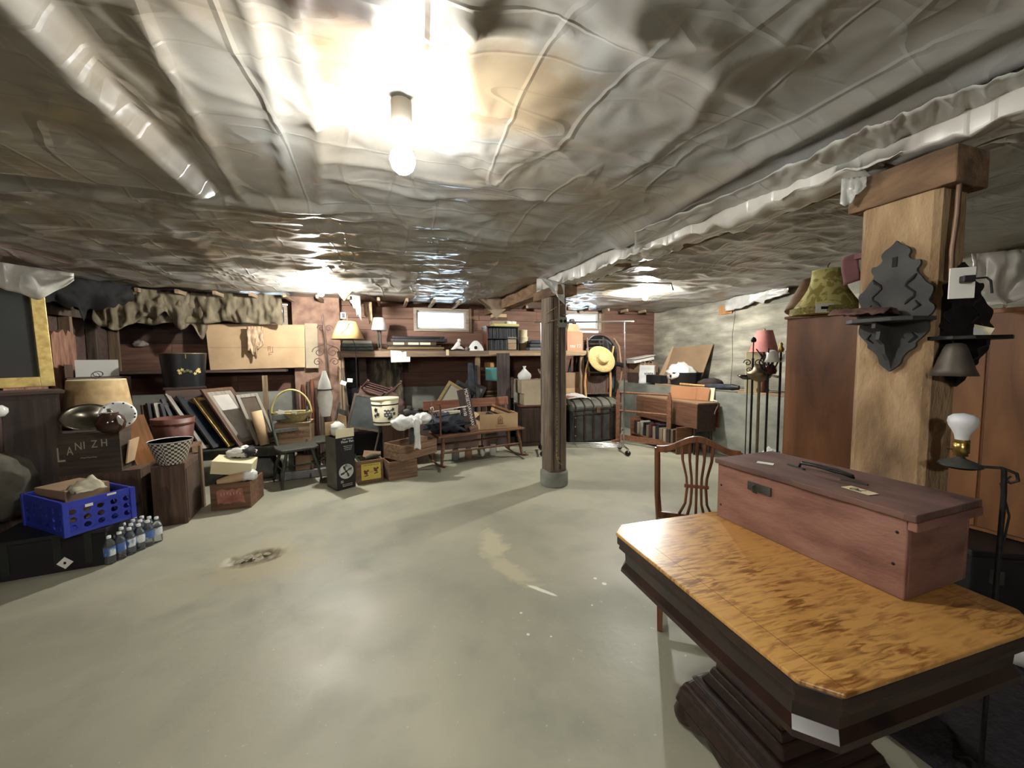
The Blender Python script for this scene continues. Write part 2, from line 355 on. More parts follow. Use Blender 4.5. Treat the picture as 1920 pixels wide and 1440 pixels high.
for pts in (((890, 70), (880, 140), (890, 200)), ((890, 70), (1000, 95), (1190, 75), (1340, 100)), ((890, 70), (760, 110), (700, 60)), ((620, 170), (760, 195), (960, 230), (1190, 310), (1330, 340)), ((1340, 160), (1290, 260), (1180, 340)),
            ((1350, 150), (1470, 110), (1560, 10)), ((1350, 160), (1210, 120), (1190, 75)), ((1340, 165), (1420, 215)), ((860, 215), (1000, 250), (1100, 340)), ((900, 300), (960, 370), (1000, 380)), ((760, 250), (900, 340), (940, 360)), ((600, 240), (700, 230)), ((610, 310), (760, 340), (900, 360)), ((610, 340), (800, 385), (1000, 380), (1130, 400))):
    line([P2(*p) for p in pts], .05, .010); line([P2(*p) for p in pts], .018, .008)
# fold hanging along the near side of the main beam
bx = lambda yy: 2.02 - .072 * (yy - .98)
line([(bx(-.6) - .42, -.6), (bx(1.2) - .34, 1.2), (bx(2.6) - .2, 2.6)], .09, .06)
line([(bx(-.6) - .2, -.6), (bx(1.2) - .18, 1.2), (bx(4) - .12, 4)], .07, .08)
kb = sst(5.95, 6.12, Y) * (1 - sst(1.5, 1.7, X)); Z = Z * (1 - kb) + (2.405 + .4 * (Z - 2.36)) * kb
def plastic(name, cg, cb, rough=.3, thr=(.42, .62), spec=.6, bsc=4., fine=.3, blobs=()):
    M = bpy.data.materials.new(name); M.use_nodes = True; nt = M.node_tree; N = nt.nodes; LK = nt.links.new; P = N['Principled BSDF']
    tc = N.new('ShaderNodeTexCoord')
    n1 = N.new('ShaderNodeTexNoise'); n1.inputs['Scale'].default_value = 1.1; n1.inputs['Detail'].default_value = 5; n1.inputs['Distortion'].default_value = .8; LK(tc.outputs['Object'], n1.inputs['Vector'])
    rp = N.new('ShaderNodeValToRGB'); e = rp.color_ramp.elements; e[0].position, e[1].position = thr; e[0].color = lin(cg); e[1].color = lin(cb); LK(n1.outputs['Fac'], rp.inputs[0])
    n3 = N.new('ShaderNodeTexNoise'); n3.inputs['Scale'].default_value = 7; n3.inputs['Detail'].default_value = 4; LK(tc.outputs['Object'], n3.inputs['Vector'])
    mx = N.new('ShaderNodeMix'); mx.data_type = 'RGBA'; mx.blend_type = 'MULTIPLY'; mx.inputs['Factor'].default_value = .3
    r3 = N.new('ShaderNodeValToRGB'); r3.color_ramp.elements[0].position = .35; r3.color_ramp.elements[1].position = .6; r3.color_ramp.elements[0].color = (.5, .47, .42, 1); r3.color_ramp.elements[1].color = (1, 1, 1, 1); LK(n3.outputs['Fac'], r3.inputs[0])
    cur = rp.outputs[0]
    for pb_, rx, ry, cb_ in blobs:                                # brown insulation showing through; dark patches paint in a shaded opening
        bm_p = N.new('ShaderNodeMapping'); bm_p.vector_type = 'TEXTURE'; bm_p.inputs['Location'].default_value = (pb_.x, pb_.y, pb_.z); bm_p.inputs['Scale'].default_value = (rx, ry, 1); LK(tc.outputs['Object'], bm_p.inputs[0])
        ln = N.new('ShaderNodeVectorMath'); ln.operation = 'LENGTH'; LK(bm_p.outputs[0], ln.inputs[0])
        sm_ = N.new('ShaderNodeMath'); sm_.operation = 'MULTIPLY_ADD'; LK(n3.outputs['Fac'], sm_.inputs[0]); sm_.inputs[1].default_value = 1.2; LK(ln.outputs['Value'], sm_.inputs[2])
        rb_ = N.new('ShaderNodeMapRange'); rb_.inputs[1].default_value = 1.2; rb_.inputs[2].default_value = 1.75; rb_.inputs[3].default_value = 1; rb_.inputs[4].default_value = 0; LK(sm_.outputs[0], rb_.inputs[0])
        mb_ = N.new('ShaderNodeMix'); mb_.data_type = 'RGBA'; LK(rb_.outputs[0], mb_.inputs['Factor']); LK(cur, mb_.inputs[6]); mb_.inputs[7].default_value = lin(cb_); cur = mb_.outputs[2]
    LK(cur, mx.inputs[6]); LK(r3.outputs[0], mx.inputs[7]); LK(mx.outputs[2], P.inputs['Base Color'])
    P.inputs['Roughness'].default_value = rough; P.inputs['Specular IOR Level'].default_value = spec
    P.inputs['Coat Weight'].default_value = .4; P.inputs['Coat Roughness'].default_value = .1
    mp = N.new('ShaderNodeMapping'); mp.inputs['Scale'].default_value = (1, 1.6, 1); mp.inputs['Rotation'].default_value = (0, 0, .5); LK(tc.outputs['Object'], mp.inputs[0])
    wv = N.new('ShaderNodeTexNoise'); wv.noise_type = 'RIDGED_MULTIFRACTAL'; wv.inputs['Scale'].default_value = bsc; wv.inputs['Detail'].default_value = 2; wv.inputs['Distortion'].default_value = 1.2; LK(mp.outputs[0], wv.inputs['Vector'])
    def crease(scale, rotz, stretch):                              # thin crumple lines in the film
        m2 = N.new('ShaderNodeMapping'); m2.inputs['Scale'].default_value = stretch; m2.inputs['Rotation'].default_value = (0, 0, rotz); LK(tc.outputs['Object'], m2.inputs[0])
        wn = N.new('ShaderNodeTexNoise'); wn.noise_dimensions = '2D'; wn.inputs['Scale'].default_value = scale; wn.inputs['Detail'].default_value = 1; wn.inputs['Distortion'].default_value = .15; LK(m2.outputs[0], wn.inputs['Vector'])
        sb = N.new('ShaderNodeMath'); sb.operation = 'SUBTRACT'; LK(wn.outputs['Fac'], sb.inputs[0]); sb.inputs[1].default_value = .5
        ab = N.new('ShaderNodeMath'); ab.operation = 'ABSOLUTE'; LK(sb.outputs[0], ab.inputs[0])
        mr = N.new('ShaderNodeMapRange'); mr.inputs[1].default_value = 0; mr.inputs[2].default_value = .035; mr.inputs[3].default_value = 1; mr.inputs[4].default_value = 0; LK(ab.outputs[0], mr.inputs[0]); return mr.outputs[0]
    hsum = N.new('ShaderNodeMath'); hsum.operation = 'MULTIPLY_ADD'; LK(wv.outputs['Fac'], hsum.inputs[0]); hsum.inputs[1].default_value = .5; LK(crease(3.4, .45, (1, .22, 1)), hsum.inputs[2])
    hs2 = N.new('ShaderNodeMath'); hs2.operation = 'MULTIPLY_ADD'; LK(crease(6., -.55, (.2, 1, 1)), hs2.inputs[0]); hs2.inputs[1].default_value = .5; LK(hsum.outputs[0], hs2.inputs[2])
    bp = N.new('ShaderNodeBump'); bp.inputs['Strength'].default_value = fine; bp.inputs['Distance'].default_value = .012; LK(hs2.outputs[0], bp.inputs['Height']); LK(bp.outputs[0], P.inputs['Normal']); LK(bp.outputs[0], P.inputs['Coat Normal'])
    return M
poly = plastic('polythene_ceiling', (158, 158, 155), (144, 134, 120), .4, blobs=((onz(655, 10, 2.38), .22, .13, (58, 46, 38)), (onz(770, 60, 2.38), .12, .10, (92, 74, 58)), (onz(960, 190, 2.38), .34, .28, (142, 126, 104)), (onz(660, 130, 2.38), .14, .2, (124, 104, 82))))
poly_g = plastic('polythene_grey', (205, 203, 196), (180, 174, 164), .3, fine=.35)
poly_w = plastic('polythene_pale', (190, 190, 185), (166, 164, 158), .34, fine=.35)
kraft = mat('insulation_kraft', (92, 80, 60), (136, 122, 94), .75, 5, (2.5, 2.5, 1), det=7, bump=.7, c3=(112, 100, 76))
fluff = mat('insulation_fluff', (176, 140, 104), (214, 184, 150), .95, 18, bump=.8)
ceil_o = struct(field('ceiling', xs, ys, Z, poly))
struct(B(((XL + XR) / 2, (YF + YB) / 2, 2.60), (XR - XL + .4, YB - YF + .4, .06)).build('ceiling_subfloor', plank_dk))

# ---- back wall: concrete footing below, wide planks above, three small windows
WIN = [(.46, 1.42, 1.93, 2.33), (3.18, 4.12, 1.98, 2.36), (-2.1, -1.45, 2.0, 2.31)]
wb = struct(B(((XL + XR) / 2, YB + .02, .48), (XR - XL + .3, .16, .98)).build('wall_back', concrete2))
rows = [.97, 1.22, 1.47, 1.70, 1.95, 2.14, 2.33, 2.47]
pm = [plank, plank, plank_dk]
bk = MB()
wood_pk = wood('plank_pink_brown', (110, 76, 60), (150, 110, 88), 'x', 1.2, .75, .2, 9)
for i in range(7):
    z0, z1 = rows[i], rows[i + 1]; cuts = sorted(random.uniform(XL, XR) for _ in range(3)); segs = []
    p = XL - .2
    for c in cuts + [XR + .05]:
        if c - p > .3: segs.append((p, c)); p = c
    for a, b in segs:
        parts = [(a, b)]
        for wx0, wx1, wz0, wz1 in WIN:
            if z1 > wz0 + .03 and z0 < wz1 - .03:
                nw = []
                for q0, q1 in parts:
                    if wx0 > q0: nw.append((q0, min(q1, wx0)))
                    if wx1 < q1: nw.append((max(q0, wx1), q1))
                parts = [q for q in nw if q[1] - q[0] > .02]
        for q0, q1 in parts:
            bk.box(((q0 + q1) / 2, YB + .045, (z0 + z1) / 2), (q1 - q0 + .002, .04, z1 - z0 + .002))
            mm = wood_pk if (-.8 < (q0 + q1) / 2 < 3.1 and i >= 3) else random.choice(pm)
            B(((q0 + q1) / 2, YB + random.uniform(-.004, .004), (z0 + z1) / 2), (q1 - q0 - .004, .05, z1 - z0 - .005)).build('plank', mm, wb)
bk.build('sheathing', plank_dk, wb)
for i, (a, b, c, d) in enumerate(WIN):
    t = thing('window_%d' % (i + 1), None, None, ((a + b) / 2, YB, c)); struct(t); W, H = b - a, d - c
    f = MB()
    for x in (-W / 2 + .025, W / 2 - .025): f.box((x, -.01, H / 2), (.05, .09, H))
    for z in (.02, H - .02): f.box((0, -.01, z), (W - .1, .09, .04))
    f.build('window_frame', wood('window_paint', (150, 128, 108), (196, 178, 158), 'x', 3, .6, .1), t)
    g = MB()
    for x in (-W / 2 + .065, W / 2 - .065): g.box((x, .02, H / 2), (.03, .03, H - .08))
    for z in (.055, H - .055): g.box((0, .02, z), (W - .16, .03, .03))
    g.build('sash', mat('sash_white', (206, 204, 198), rough=.5), t)
    pane = mat('window_pane', (225, 240, 250), rough=.0, trans=1., spec=.3)
    B((0, .03, H / 2), (W - .15, .004, H - .13)).build('pane', pane, t)
    po = bpy.data.lights.new('window_portal', 'AREA'); po.shape = 'RECTANGLE'; po.size = W; po.size_y = H; po.cycles.is_portal = True
    lo = bpy.data.objects.new('window_portal', po); COL.objects.link(lo); lo.location = ((a + b) / 2, YB + .08, (c + d) / 2); lo.rotation_euler = (R(90), 0, R(180))
    lo.rotation_euler = (R(-90), 0, 0)
B((1.45, YB - .04, 2.13), (.05, .03, .44)).build('window_casing', lumber_z, wb)
B((4.15, YB - .04, 2.16), (.07, .03, .46)).build('window_casing', lumber_z, wb)
# joist ends showing past the plastic by the back wall
for k in range(21):
    x = XL + .15 + k * .41
    if x > 5.3 or 1.5 < x < 2.2: continue
    B((x, 6.50, 2.348), (.04, .78 if x < 1.6 else .2, .05)).build('joist_end', lumber_y, bpy.data.objects['ceiling'])
# ---- left wall: open studs, sheathing, torn red panels
wl = struct(B((XL - .09, 2.2, 1.25), (.06, 9.9, 2.5)).build('wall_left', plank_dk))
for k, y in enumerate(np.arange(-2.34, 6.8, .41)):
    B((XL, float(y), 1.25), (.1, .045, 2.4)).build('stud', greywood_z if k % 2 else lumber_z, wl)
B((XL + .04, 5.6, 2.02), (.04, 2.4, .09)).build('cleat', greywood_z, wl)
red = mat('torn_red_panel', (122, 80, 62), (180, 130, 104), .95, 9, (1, 3, .6), det=7, bump=.9, bsc=30)
for y0, y1, zt, off in ((4.9, 5.12, 2.06, .055), (5.12, 5.40, 2.02, .06), (5.50, 5.84, 1.80, .055), (3.9, 4.4, 2.1, .05), (3.2, 3.85, 2.05, .05)):
    n = 10; top = [(y0 + (y1 - y0) * i / n, zt + random.uniform(-.05, .05) - .14 * abs(i / n - .5)) for i in range(n + 1)]
    bot = [(y1 - (y1 - y0) * i / n, .75 + random.uniform(-.08, .08)) for i in range(n + 1)]
    MB().prism(top + bot, XL + off, XL + off + .035, 'yz').build('torn_panel', red, wl)
# ---- right wall: board-formed concrete with a ledge
wr = struct(B((XR + .06, 2.1, 1.25), (.14, 9.6, 2.5)).build('wall_right', concrete))
for z in (.98, 1.42, 1.86, 2.2): B((XR - .012, 2.1, z), (.012, 9.5, .008)).build('form_line', concrete2, wr)
b = MB(); b.tube([(XR - .012, 4.9, 2.44), (XR - .012, 4.88, 2.1), (XR - .012, 4.92, 1.8), (XR - .012, 4.9, 1.4), (XR - .012, 4.93, .9)], .004, 4); b.build('crack', blackm, wr)
struct(B((5.05, 4.5, .465), (.74, 4.7, .93)).build('trim_ledge', concrete2))
struct(B(((XL + XR) / 2, YF, 1.25), (XR - XL + .3, .1, 2.5)).build('wall_near', plank_dk))

# ---- chimney breast
b = MB(); x0, x1 = ony(548, 600, 6.6).x, ony(637, 600, 6.6).x
b.grid(lambda u, v: (x0 + (x1 - x0) * u, 6.6 + .02 * noise.noise(Vector((u * 5, v * 12, 1))), 2.45 * v), 14, 40)
b.grid(lambda u, v: (x1 + .015 * noise.noise(Vector((u * 5, v * 12, 4))), 6.6 + .3 * u, 2.45 * v), 5, 40)
b.grid(lambda u, v: (x0 + .015 * noise.noise(Vector((u * 5, v * 12, 7))), 6.6 + .3 * u, 2.45 * v), 5, 40)
struct(b.build('wall_chimney', mat('old_plaster', (116, 84, 70), (170, 132, 108), .95, 6, det=8, bump=.8, bsc=12, c3=(142, 108, 90))))

# ---- main beam, wooden posts
def wrap(name, p0, p1, w0, h0, material, seed, n=60):
    b = MB(); p0, p1 = Vector(p0), Vector(p1); d = (p1 - p0); x = d.cross(Vector((0, 0, 1))).normalized()
    prof = [(-1, 1.15), (-1.02, .5), (-1, -.1), (-.97, -.16), (-.4, -.2), (.4, -.2), (.97, -.16), (1, -.1), (1, 1.15)]
    def fn(u, v):
        k = v * (len(prof) - 1); i = min(int(k), len(prof) - 2); f = k - i
        a = prof[i][0] * (1 - f) + prof[i + 1][0] * f; c = prof[i][1] * (1 - f) + prof[i + 1][1] * f
        q = p0 + d * u; s = .03 * noise.noise(Vector((u * 40 + seed, v * 5, 0))) + .022 * noise.noise(Vector((u * 90, v * 2, 5))) + .03 * noise.noise(Vector((u * 9 + seed, v * 2, 3)))
        return q + x * (a * w0 / 2 * (1 + s * 3)) + Vector((0, 0, c * h0 + s))
    b.grid(fn, n, 24); return b.build(name, material)
pa, pb = Vector((1.80, 4.25, 2.25)), Vector((2.12, -1.0, 2.25))
bm_ = thing('ceiling_beam', 'long timber beam wrapped in grey plastic, resting on the two posts', 'beam', (0, 0, 0))
MB().bar((1.80, 6.85, 2.33), (2.2, YF, 2.33), .18, .2).build('timber', capw, bm_)
up_ = [onz(*p_, 2.30) for p_ in ((1190, 430), (1400, 345), (1600, 245), (1780, 170), (1990, 95))]; lo_ = [onz(*p_, 2.265) for p_ in ((1190, 470), (1400, 395), (1600, 335), (1780, 285), (1990, 235))]
b = MB(); b.grid(lambda u, v: (lambda i, f: up_[i].lerp(up_[i + 1], f).lerp(lo_[i].lerp(lo_[i + 1], f), v) + Vector((0, 0, -.012 + .014 * noise.noise(Vector((u * 16, v * 2, 1))) + .012 * noise.noise(Vector((u * 40, v * 5, 4))))))(min(int(u * 4), 3), u * 4 - min(int(u * 4), 3)), 120, 16)
tag(b.build('plastic_sheet', poly_w, thick=.002), 'pale grey plastic sheet lapped along the near side of the beam', 'plastic sheet')
o = wrap('plastic_wrap', pa, pb, .22, .19, poly_g, 2., 150); o.parent = bm_

def post(name, label, x, y, s, ztop, mm, capl, cm, base=False, rz=0):
    t = thing(name, label, 'post', (x, y, 0), rz); wx_ = 1. if base else .68
    z0 = .16 if base else 0
    b = MB(); c = s * .5; k = s * .08
    prof = [(-c + k, -c), (c - k, -c), (c, -c + k), (c, c - k), (c - k, c), (-c + k, c), (-c, c - k), (-c, -c + k)]
    n = 14; 
    for i in range(n):
        za, zb = z0 + (ztop - z0) * i / n, z0 + (ztop - z0) * (i + 1) / n
    def fn(u, v):
        q = u * 8; i = int(q) % 8; f = q - int(q); a, b2 = prof[i], prof[(i + 1) % 8]
        w_ = 1 + .02 * noise.noise(Vector((u * 6, v * 5, x)))
        return ((a[0] * (1 - f) + b2[0] * f) * w_ * wx_, (a[1] * (1 - f) + b2[1] * f) * w_, z0 + (ztop - z0) * v)
    b.grid(fn, 32, 20, False); b.build('shaft', mm, t)
    B((0, 0, ztop + .05), (s * (1.05 if base else .8), capl, .10 if base else .13)).build('cap', cm, t, bevel=.006)
    if base: L([(.155, 0), (.16, .02), (.16, .15), (.15, .165), (.1, .17)], 28).build('concrete_base', concrete2, t)
    return t
mp_ = post('wooden_post', 'grey-brown square wooden post on a round concrete footing in the middle of the room', 1.80, 4.0, .215, 2.11, post_w, .62, capw, True, R(4))
for dx in (-.06, .02): B((dx, -.1085, 1.15), (.008, .004, 1.9)).build('check_crack', blackm, mp_)
rp_ = post('wooden_post', 'rough pale wooden post behind the painted toolbox, with carved shelf brackets', 1.98, .99, .245, 2.06, post_l, .33, capw)
for px, py in ((1330, 0),): pass
# conduit and outlet box and rope on the middle post
t = thing('outlet_box', 'small grey electrical outlet box fixed high on the middle post', 'outlet', (1.845, 3.885, 1.84), R(4))
B((0, -.012, 0), (.105, .03, .115)).build('box', mat('outlet_grey', (150, 156, 146), rough=.5, metal=.3), t, bevel=.004)
for dx in (-.024, .024): L([(.018, 0), (.018, .004), (.006, .004)], 14).xf(Matrix.Rotation(R(90), 4, 'X')).build('socket', blackm, t, loc=(dx, -.027, .01))
MB().tube([(-.035, -.005, .06), (-.036, -.008, .2), (-.05, -.008, .34)], .008, 8).build('conduit', mat('cable_tan', (170, 150, 126), rough=.5), t)
rope = mat('rope', (186, 162, 110), (120, 84, 60), .8, 60, lo=.45, hi=.55)
b = MB(); f = -.125
b.tube([(-.02, f, 1.86), (-.025, f, 1.5), (-.03, f, 1.1), (-.028, f, .62), (-.035, f, .34), (-.02, f - .004, .31), (.0, f - .004, .27), (.03, f - .002, .25)], .0055, 6)
b.tube([(-.13, -.06, 1.93), (-.118, f, 1.95), (0, f, 2.02), (.11, f, 2.06), (.125, 0, 2.05), (.2, .06, 2.16)], .006, 6)
b.tube([(-.13, -.05, 1.83), (-.118, f, 1.84), (-.02, f, 1.87), (.04, f, 1.91), (.11, f, 1.93), (.125, 0, 1.93)], .006, 6)
b.tube([(-.03, f, .33), (-.01, f - .012, .345), (-.005, f - .01, .32), (-.03, f - .01, .315)], .006, 6, closed=True)
tag(b.build('rope', rope, loc=(1.80, 4.0, 0), rot=R(4)), 'striped cord wound round the middle post and hanging down its front', 'rope')
b = MB(); b.tube([onx(1800, 330, 1.93), onx(1795, 400, 1.92), onx(1785, 470, 1.92), onx(1783, 520, 1.92)], .008, 8)
b.v = [(p[0], min(p[1], .862), p[2]) for p in b.v]
tag(b.build('copper_pipe', copper), 'thin copper pipe running down the side of the pale post', 'pipe')
# ================================================================ bare bulbs
def bulb_fix(loc, label, zc, k=1., sc_=1.):
    t = thing('light_bulb', label, 'light bulb', loc)
    g = mat('lit_bulb_%d' % round(k * 100), (255, 246, 232), emit=(252, 250, 243), es=BULB * k)
    L([(0, -.036), (.016, -.033), (.028, -.022), (.034, -.004), (.031, .014), (.02, .032), (.015, .045)], 16).build('glass', g, t)
    L([(.0145, .045), (.0145, .07), (.02, .072), (.024, .085), (.028, .1), (.028, max(.11, zc - loc[2]))], 16).build('socket', mat('porcelain', (190, 184, 172), rough=.4), t)
    t.scale = (sc_,) * 3
    return t
p = onz(755, 300, 2.18); bulb_fix(tuple(p), 'bright bare bulb nearest the viewer, under the plastic ceiling', 2.33, .22, 1.35)
p = onz(602, 547, 2.27); bulb_fix((p.x, p.y, 2.25), 'lit bare bulb high in front of the plastered chimney', 2.40, 1.3)
p = onz(1210, 553, 2.34); bulb_fix((p.x, p.y, 2.30), 'lit bare bulb hanging in front of the concrete wall corner', 2.42, 1.3)
bulb_fix((-1.6, -2.1, 2.24), 'lit bare bulb behind the viewer', 2.40, 1.)  # added fill lamp out of view, brightens the near objects

# ================================================================ pedestal table
table_top = wood('curly_maple', (138, 84, 30), (196, 142, 66), 'x', 2.2, .28, .03, 1, coat=.3)
def curly():
    M = bpy.data.materials.new('figured_maple'); M.use_nodes = True; nt = M.node_tree; N = nt.nodes; LK = nt.links.new; P = N['Principled BSDF']
    tc = N.new('ShaderNodeTexCoord')
    def nz(sc, st, det=4, dist=0.):
        mp = N.new('ShaderNodeMapping'); mp.inputs['Scale'].default_value = st; mp.inputs['Rotation'].default_value = (0, 0, R(14)); LK(tc.outputs['Object'], mp.inputs[0])
        n = N.new('ShaderNodeTexNoise'); n.inputs['Scale'].default_value = sc; n.inputs['Detail'].default_value = det; n.inputs['Distortion'].default_value = dist; LK(mp.outputs[0], n.inputs['Vector']); return n.outputs['Fac']
    def ramp(f, a, b, ca, cb):
        r = N.new('ShaderNodeValToRGB'); r.color_ramp.elements[0].position = a; r.color_ramp.elements[1].position = b; r.color_ramp.elements[0].color = ca; r.color_ramp.elements[1].color = cb; LK(f, r.inputs[0]); return r.outputs[0]
    g = lambda v: (v, v, v, 1)
    base = ramp(nz(2, (1, 1, 1)), .3, .7, lin((200, 148, 80)), lin((216, 168, 98)))
    fl = ramp(nz(3.2, (4, 24, 1), 5, .8), .44, .62, g(0), g(.95)); gate = ramp(nz(2.4, (2.4, 1, 1), 3), .38, .56, g(.12), g(1))
    a = N.new('ShaderNodeMath'); a.operation = 'MULTIPLY'; LK(fl, a.inputs[0]); LK(gate, a.inputs[1])
    x = N.new('ShaderNodeMix'); x.data_type = 'RGBA'; LK(a.outputs[0], x.inputs['Factor']); LK(base, x.inputs[6]); x.inputs[7].default_value = lin((128, 80, 32))
    LK(x.outputs[2], P.inputs['Base Color']); P.inputs['Roughness'].default_value = .33; P.inputs['Coat Weight'].default_value = .25; P.inputs['Coat Roughness'].default_value = .2
    return M
TX, TY = 1.295, .955; HW, HD = .42, .445; ck = .062
t = thing('pedestal_table', 'square dark-wood pedestal table with a glossy golden figured top and clipped corners', 'table', (TX, TY, 0), R(-2))
oct_ = lambda a, b, k: [(-a + k, -b), (a - k, -b), (a, -b + k), (a, b - k), (a - k, b), (-a + k, b), (-a, b - k), (-a, -b + k)]
MB().prism(oct_(HW, HD, ck), .707, .72, 'xy').build('top', curly(), t, bevel=.004)
for s in (-1, 1): B((s * (HW - .075), 0, .7201), (.001, 2 * HD - .02, .0005)).build('end_seam', mahog, t)
rim = MB(); rim.prism(oct_(HW - .004, HD - .004, ck), .672, .707, 'xy'); rim.build('edge_molding', darkwood, t, bevel=.005)
ap = MB(); prof = [(.0, .672), (.002, .655), (-.016, .64), (-.018, .60), (-.006, .575), (-.004, .56), (-.02, .548), (-.08, .546)]
vs, fs = [], []
for off, z in prof: vs += [(a, b, z) for a, b in oct_(HW - .012 + off, HD - .012 + off, ck)]
for i in range(len(prof) - 1): fs += [(i * 8 + j, i * 8 + (j + 1) % 8, (i + 1) * 8 + (j + 1) % 8, (i + 1) * 8 + j) for j in range(8)]
rose = wood('rosewood', (24, 14, 11), (60, 33, 24), 'z', 3, .32, .03, 3, coat=.3)
ap.add(vs, fs); ap.add([(a, b, .55) for a, b in oct_(HW - .09, HD - .09, ck)], [tuple(range(8))]); ap.build('apron', rose, t)
def tier(z0, z1, a0, a1): return MB().add([(x * a0, y * a0, z0) for x, y in ((-1, -1), (1, -1), (1, 1), (-1, 1))] + [(x * a1, y * a1, z1) for x, y in ((-1, -1), (1, -1), (1, 1), (-1, 1))], [(3, 2, 1, 0), (4, 5, 6, 7), (0, 1, 5, 4), (1, 2, 6, 5), (2, 3, 7, 6), (3, 0, 4, 7)])
ped = MB()
for z0, z1, a0, a1 in ((.50, .55, .11, .2), (.26, .50, .135, .11), (.235, .26, .15, .14), (.20, .235, .17, .15), (.185, .20, .195, .18)):
    q = tier(z0, z1, a0, a1); ped.add(q.v, q.f)
ped.build('pedestal', darkwood, t, bevel=.006)
pl = MB()
for z0, z1, a0, a1 in ((.155, .185, .205, .185), (.13, .155, .22, .21), (.07, .13, .235, .222)):
    q = tier(z0, z1, a0, a1); pl.add(q.v, q.f)
pl.build('platform', darkwood, t, bevel=.008)
for sx in (-1, 1):
    for sy in (-1, 1):
        b = MB(); pts = [(.30, .0), (.315, .03), (.30, .06), (.26, .075), (.2, .075), (.2, .03), (.24, .0)]
        b.lathe([(.03, 0), (.045, .012), (.05, .035), (.04, .06), (.035, .075)], 16, c=(sx * .2, sy * .2, 0)); b.build('foot', darkwood, t)
for a in range(4):
    n = 12; e = [(-.21 + .42 * i / n, .07) for i in range(n + 1)]; lo = [(.21 - .42 * i / n, .07 - .035 * abs(math.sin(i / n * math.pi * 3)) - .008) for i in range(n + 1)]
    MB().prism(e + lo, -.233, -.215, 'xz').xf(Matrix.Rotation(a * math.pi / 2, 4, 'Z')).build('scalloped_skirt', darkwood, t)

# ================================================================ toolbox on the table
redp = mat('worn_red_paint', (118, 76, 62), (164, 120, 102), .72, 3.5, (1.4, 1.4, 4), det=9, bump=.35, bsc=22, c3=(146, 98, 82), lo=.28, hi=.75)
redl = mat('worn_red_lid', (84, 58, 52), (130, 92, 80), .7, 3.2, (1, 3, 1), det=9, bump=.4, bsc=24)
t = thing('wooden_toolbox', 'long worn red-painted wooden chest with an iron handle, lying on the table', 'toolbox', (1.597, 1.02, .7205), R(-88.5))
LX, LY, LZ = .665, .335, .245          # local x runs away from the viewer along the table
b = MB(); q = .016
b.box((0, -LY / 2 + q / 2, LZ / 2), (LX, q, LZ)); b.build('front_board', redp, t, bevel=.004)
B((0, LY / 2 - q / 2, LZ / 2), (LX, q, LZ)).build('rear_board', redp, t, bevel=.004)
for s in (-1, 1): B((s * (LX / 2 - q / 2), 0, LZ / 2), (q, LY - 2 * q, LZ)).build('end_board', redp, t, bevel=.003)
B((0, 0, .008), (LX - 2 * q, LY - 2 * q, .016)).build('bottom_board', redp, t)
lid = MB(); n = 26
top = [(-LX / 2 - .008 + (LX + .03) * i / n, -LY / 2 - .014 + random.uniform(-.003, .004)) for i in range(n + 1)]
lid.prism(top + [(LX / 2 + .02, LY / 2 + .012), (-LX / 2 - .008, LY / 2 + .012)], LZ + .002, LZ + .024, 'xy'); lid.build('lid', redl, t, bevel=.003)
B((LX / 2 + .013, 0, LZ - .012), (.022, LY + .02, .028)).build('lid_batten', redp, t, bevel=.003)
B((-.13, -LY / 2 - .003, LZ - .052), (.1, .006, .034)).build('hasp_plate', greyiron, t, bevel=.001)
b = MB(); b.tube([(-.15, -LY / 2 - .004, LZ - .045), (-.148, -LY / 2 - .02, LZ - .05), (-.14, -LY / 2 - .02, LZ - .068), (-.136, -LY / 2 - .008, LZ - .072)], .004, 8); b.build('hasp_staple', greyiron, t)
b = MB(); z = LZ + .025
b.tube([(-.09, .0, z + .004), (-.085, .0, z + .022), (-.03, 0, z + .026), (.03, -.016, z + .026), (.08, -.012, z + .024), (.1, 0, z + .016), (.09, .014, z + .018), (.04, .014, z + .026), (-.02, .004, z + .028), (-.08, .004, z + .026)], .0055, 8)
b.build('handle', iron, t)
for s in (-1, 1): B((s * .105, -.004 * s, z + .002), (.075, .012, .005), (0, 0, .2 * s)).build('handle_strap', greyiron, t)
B((-.19, -.06, z + .001), (.06, .034, .001), (0, 0, .5)).build('paper_label', paper, t)
g = B((.165, -.085, z + .001), (.085, .045, .001), (0, 0, -.1)).build('paper_label', cream, t)
text('70', .04, ink, t, T(.165, -.085, z + .002) @ Matrix.Rotation(R(185), 4, 'Z'), 'handwriting', .0004, shear=.3)
for px_, pz in ((-LX / 2 + .02, .06), (-LX / 2 + .02, .15), (LX / 2 - .03, .1), (LX / 2 - .025, .2)):
    L([(.005, 0), (.004, .0015), (0, .0015)], 10).xf(Matrix.Rotation(R(90), 4, 'X')).build('nail_hole', iron, t, loc=(px_, -LY / 2, pz))

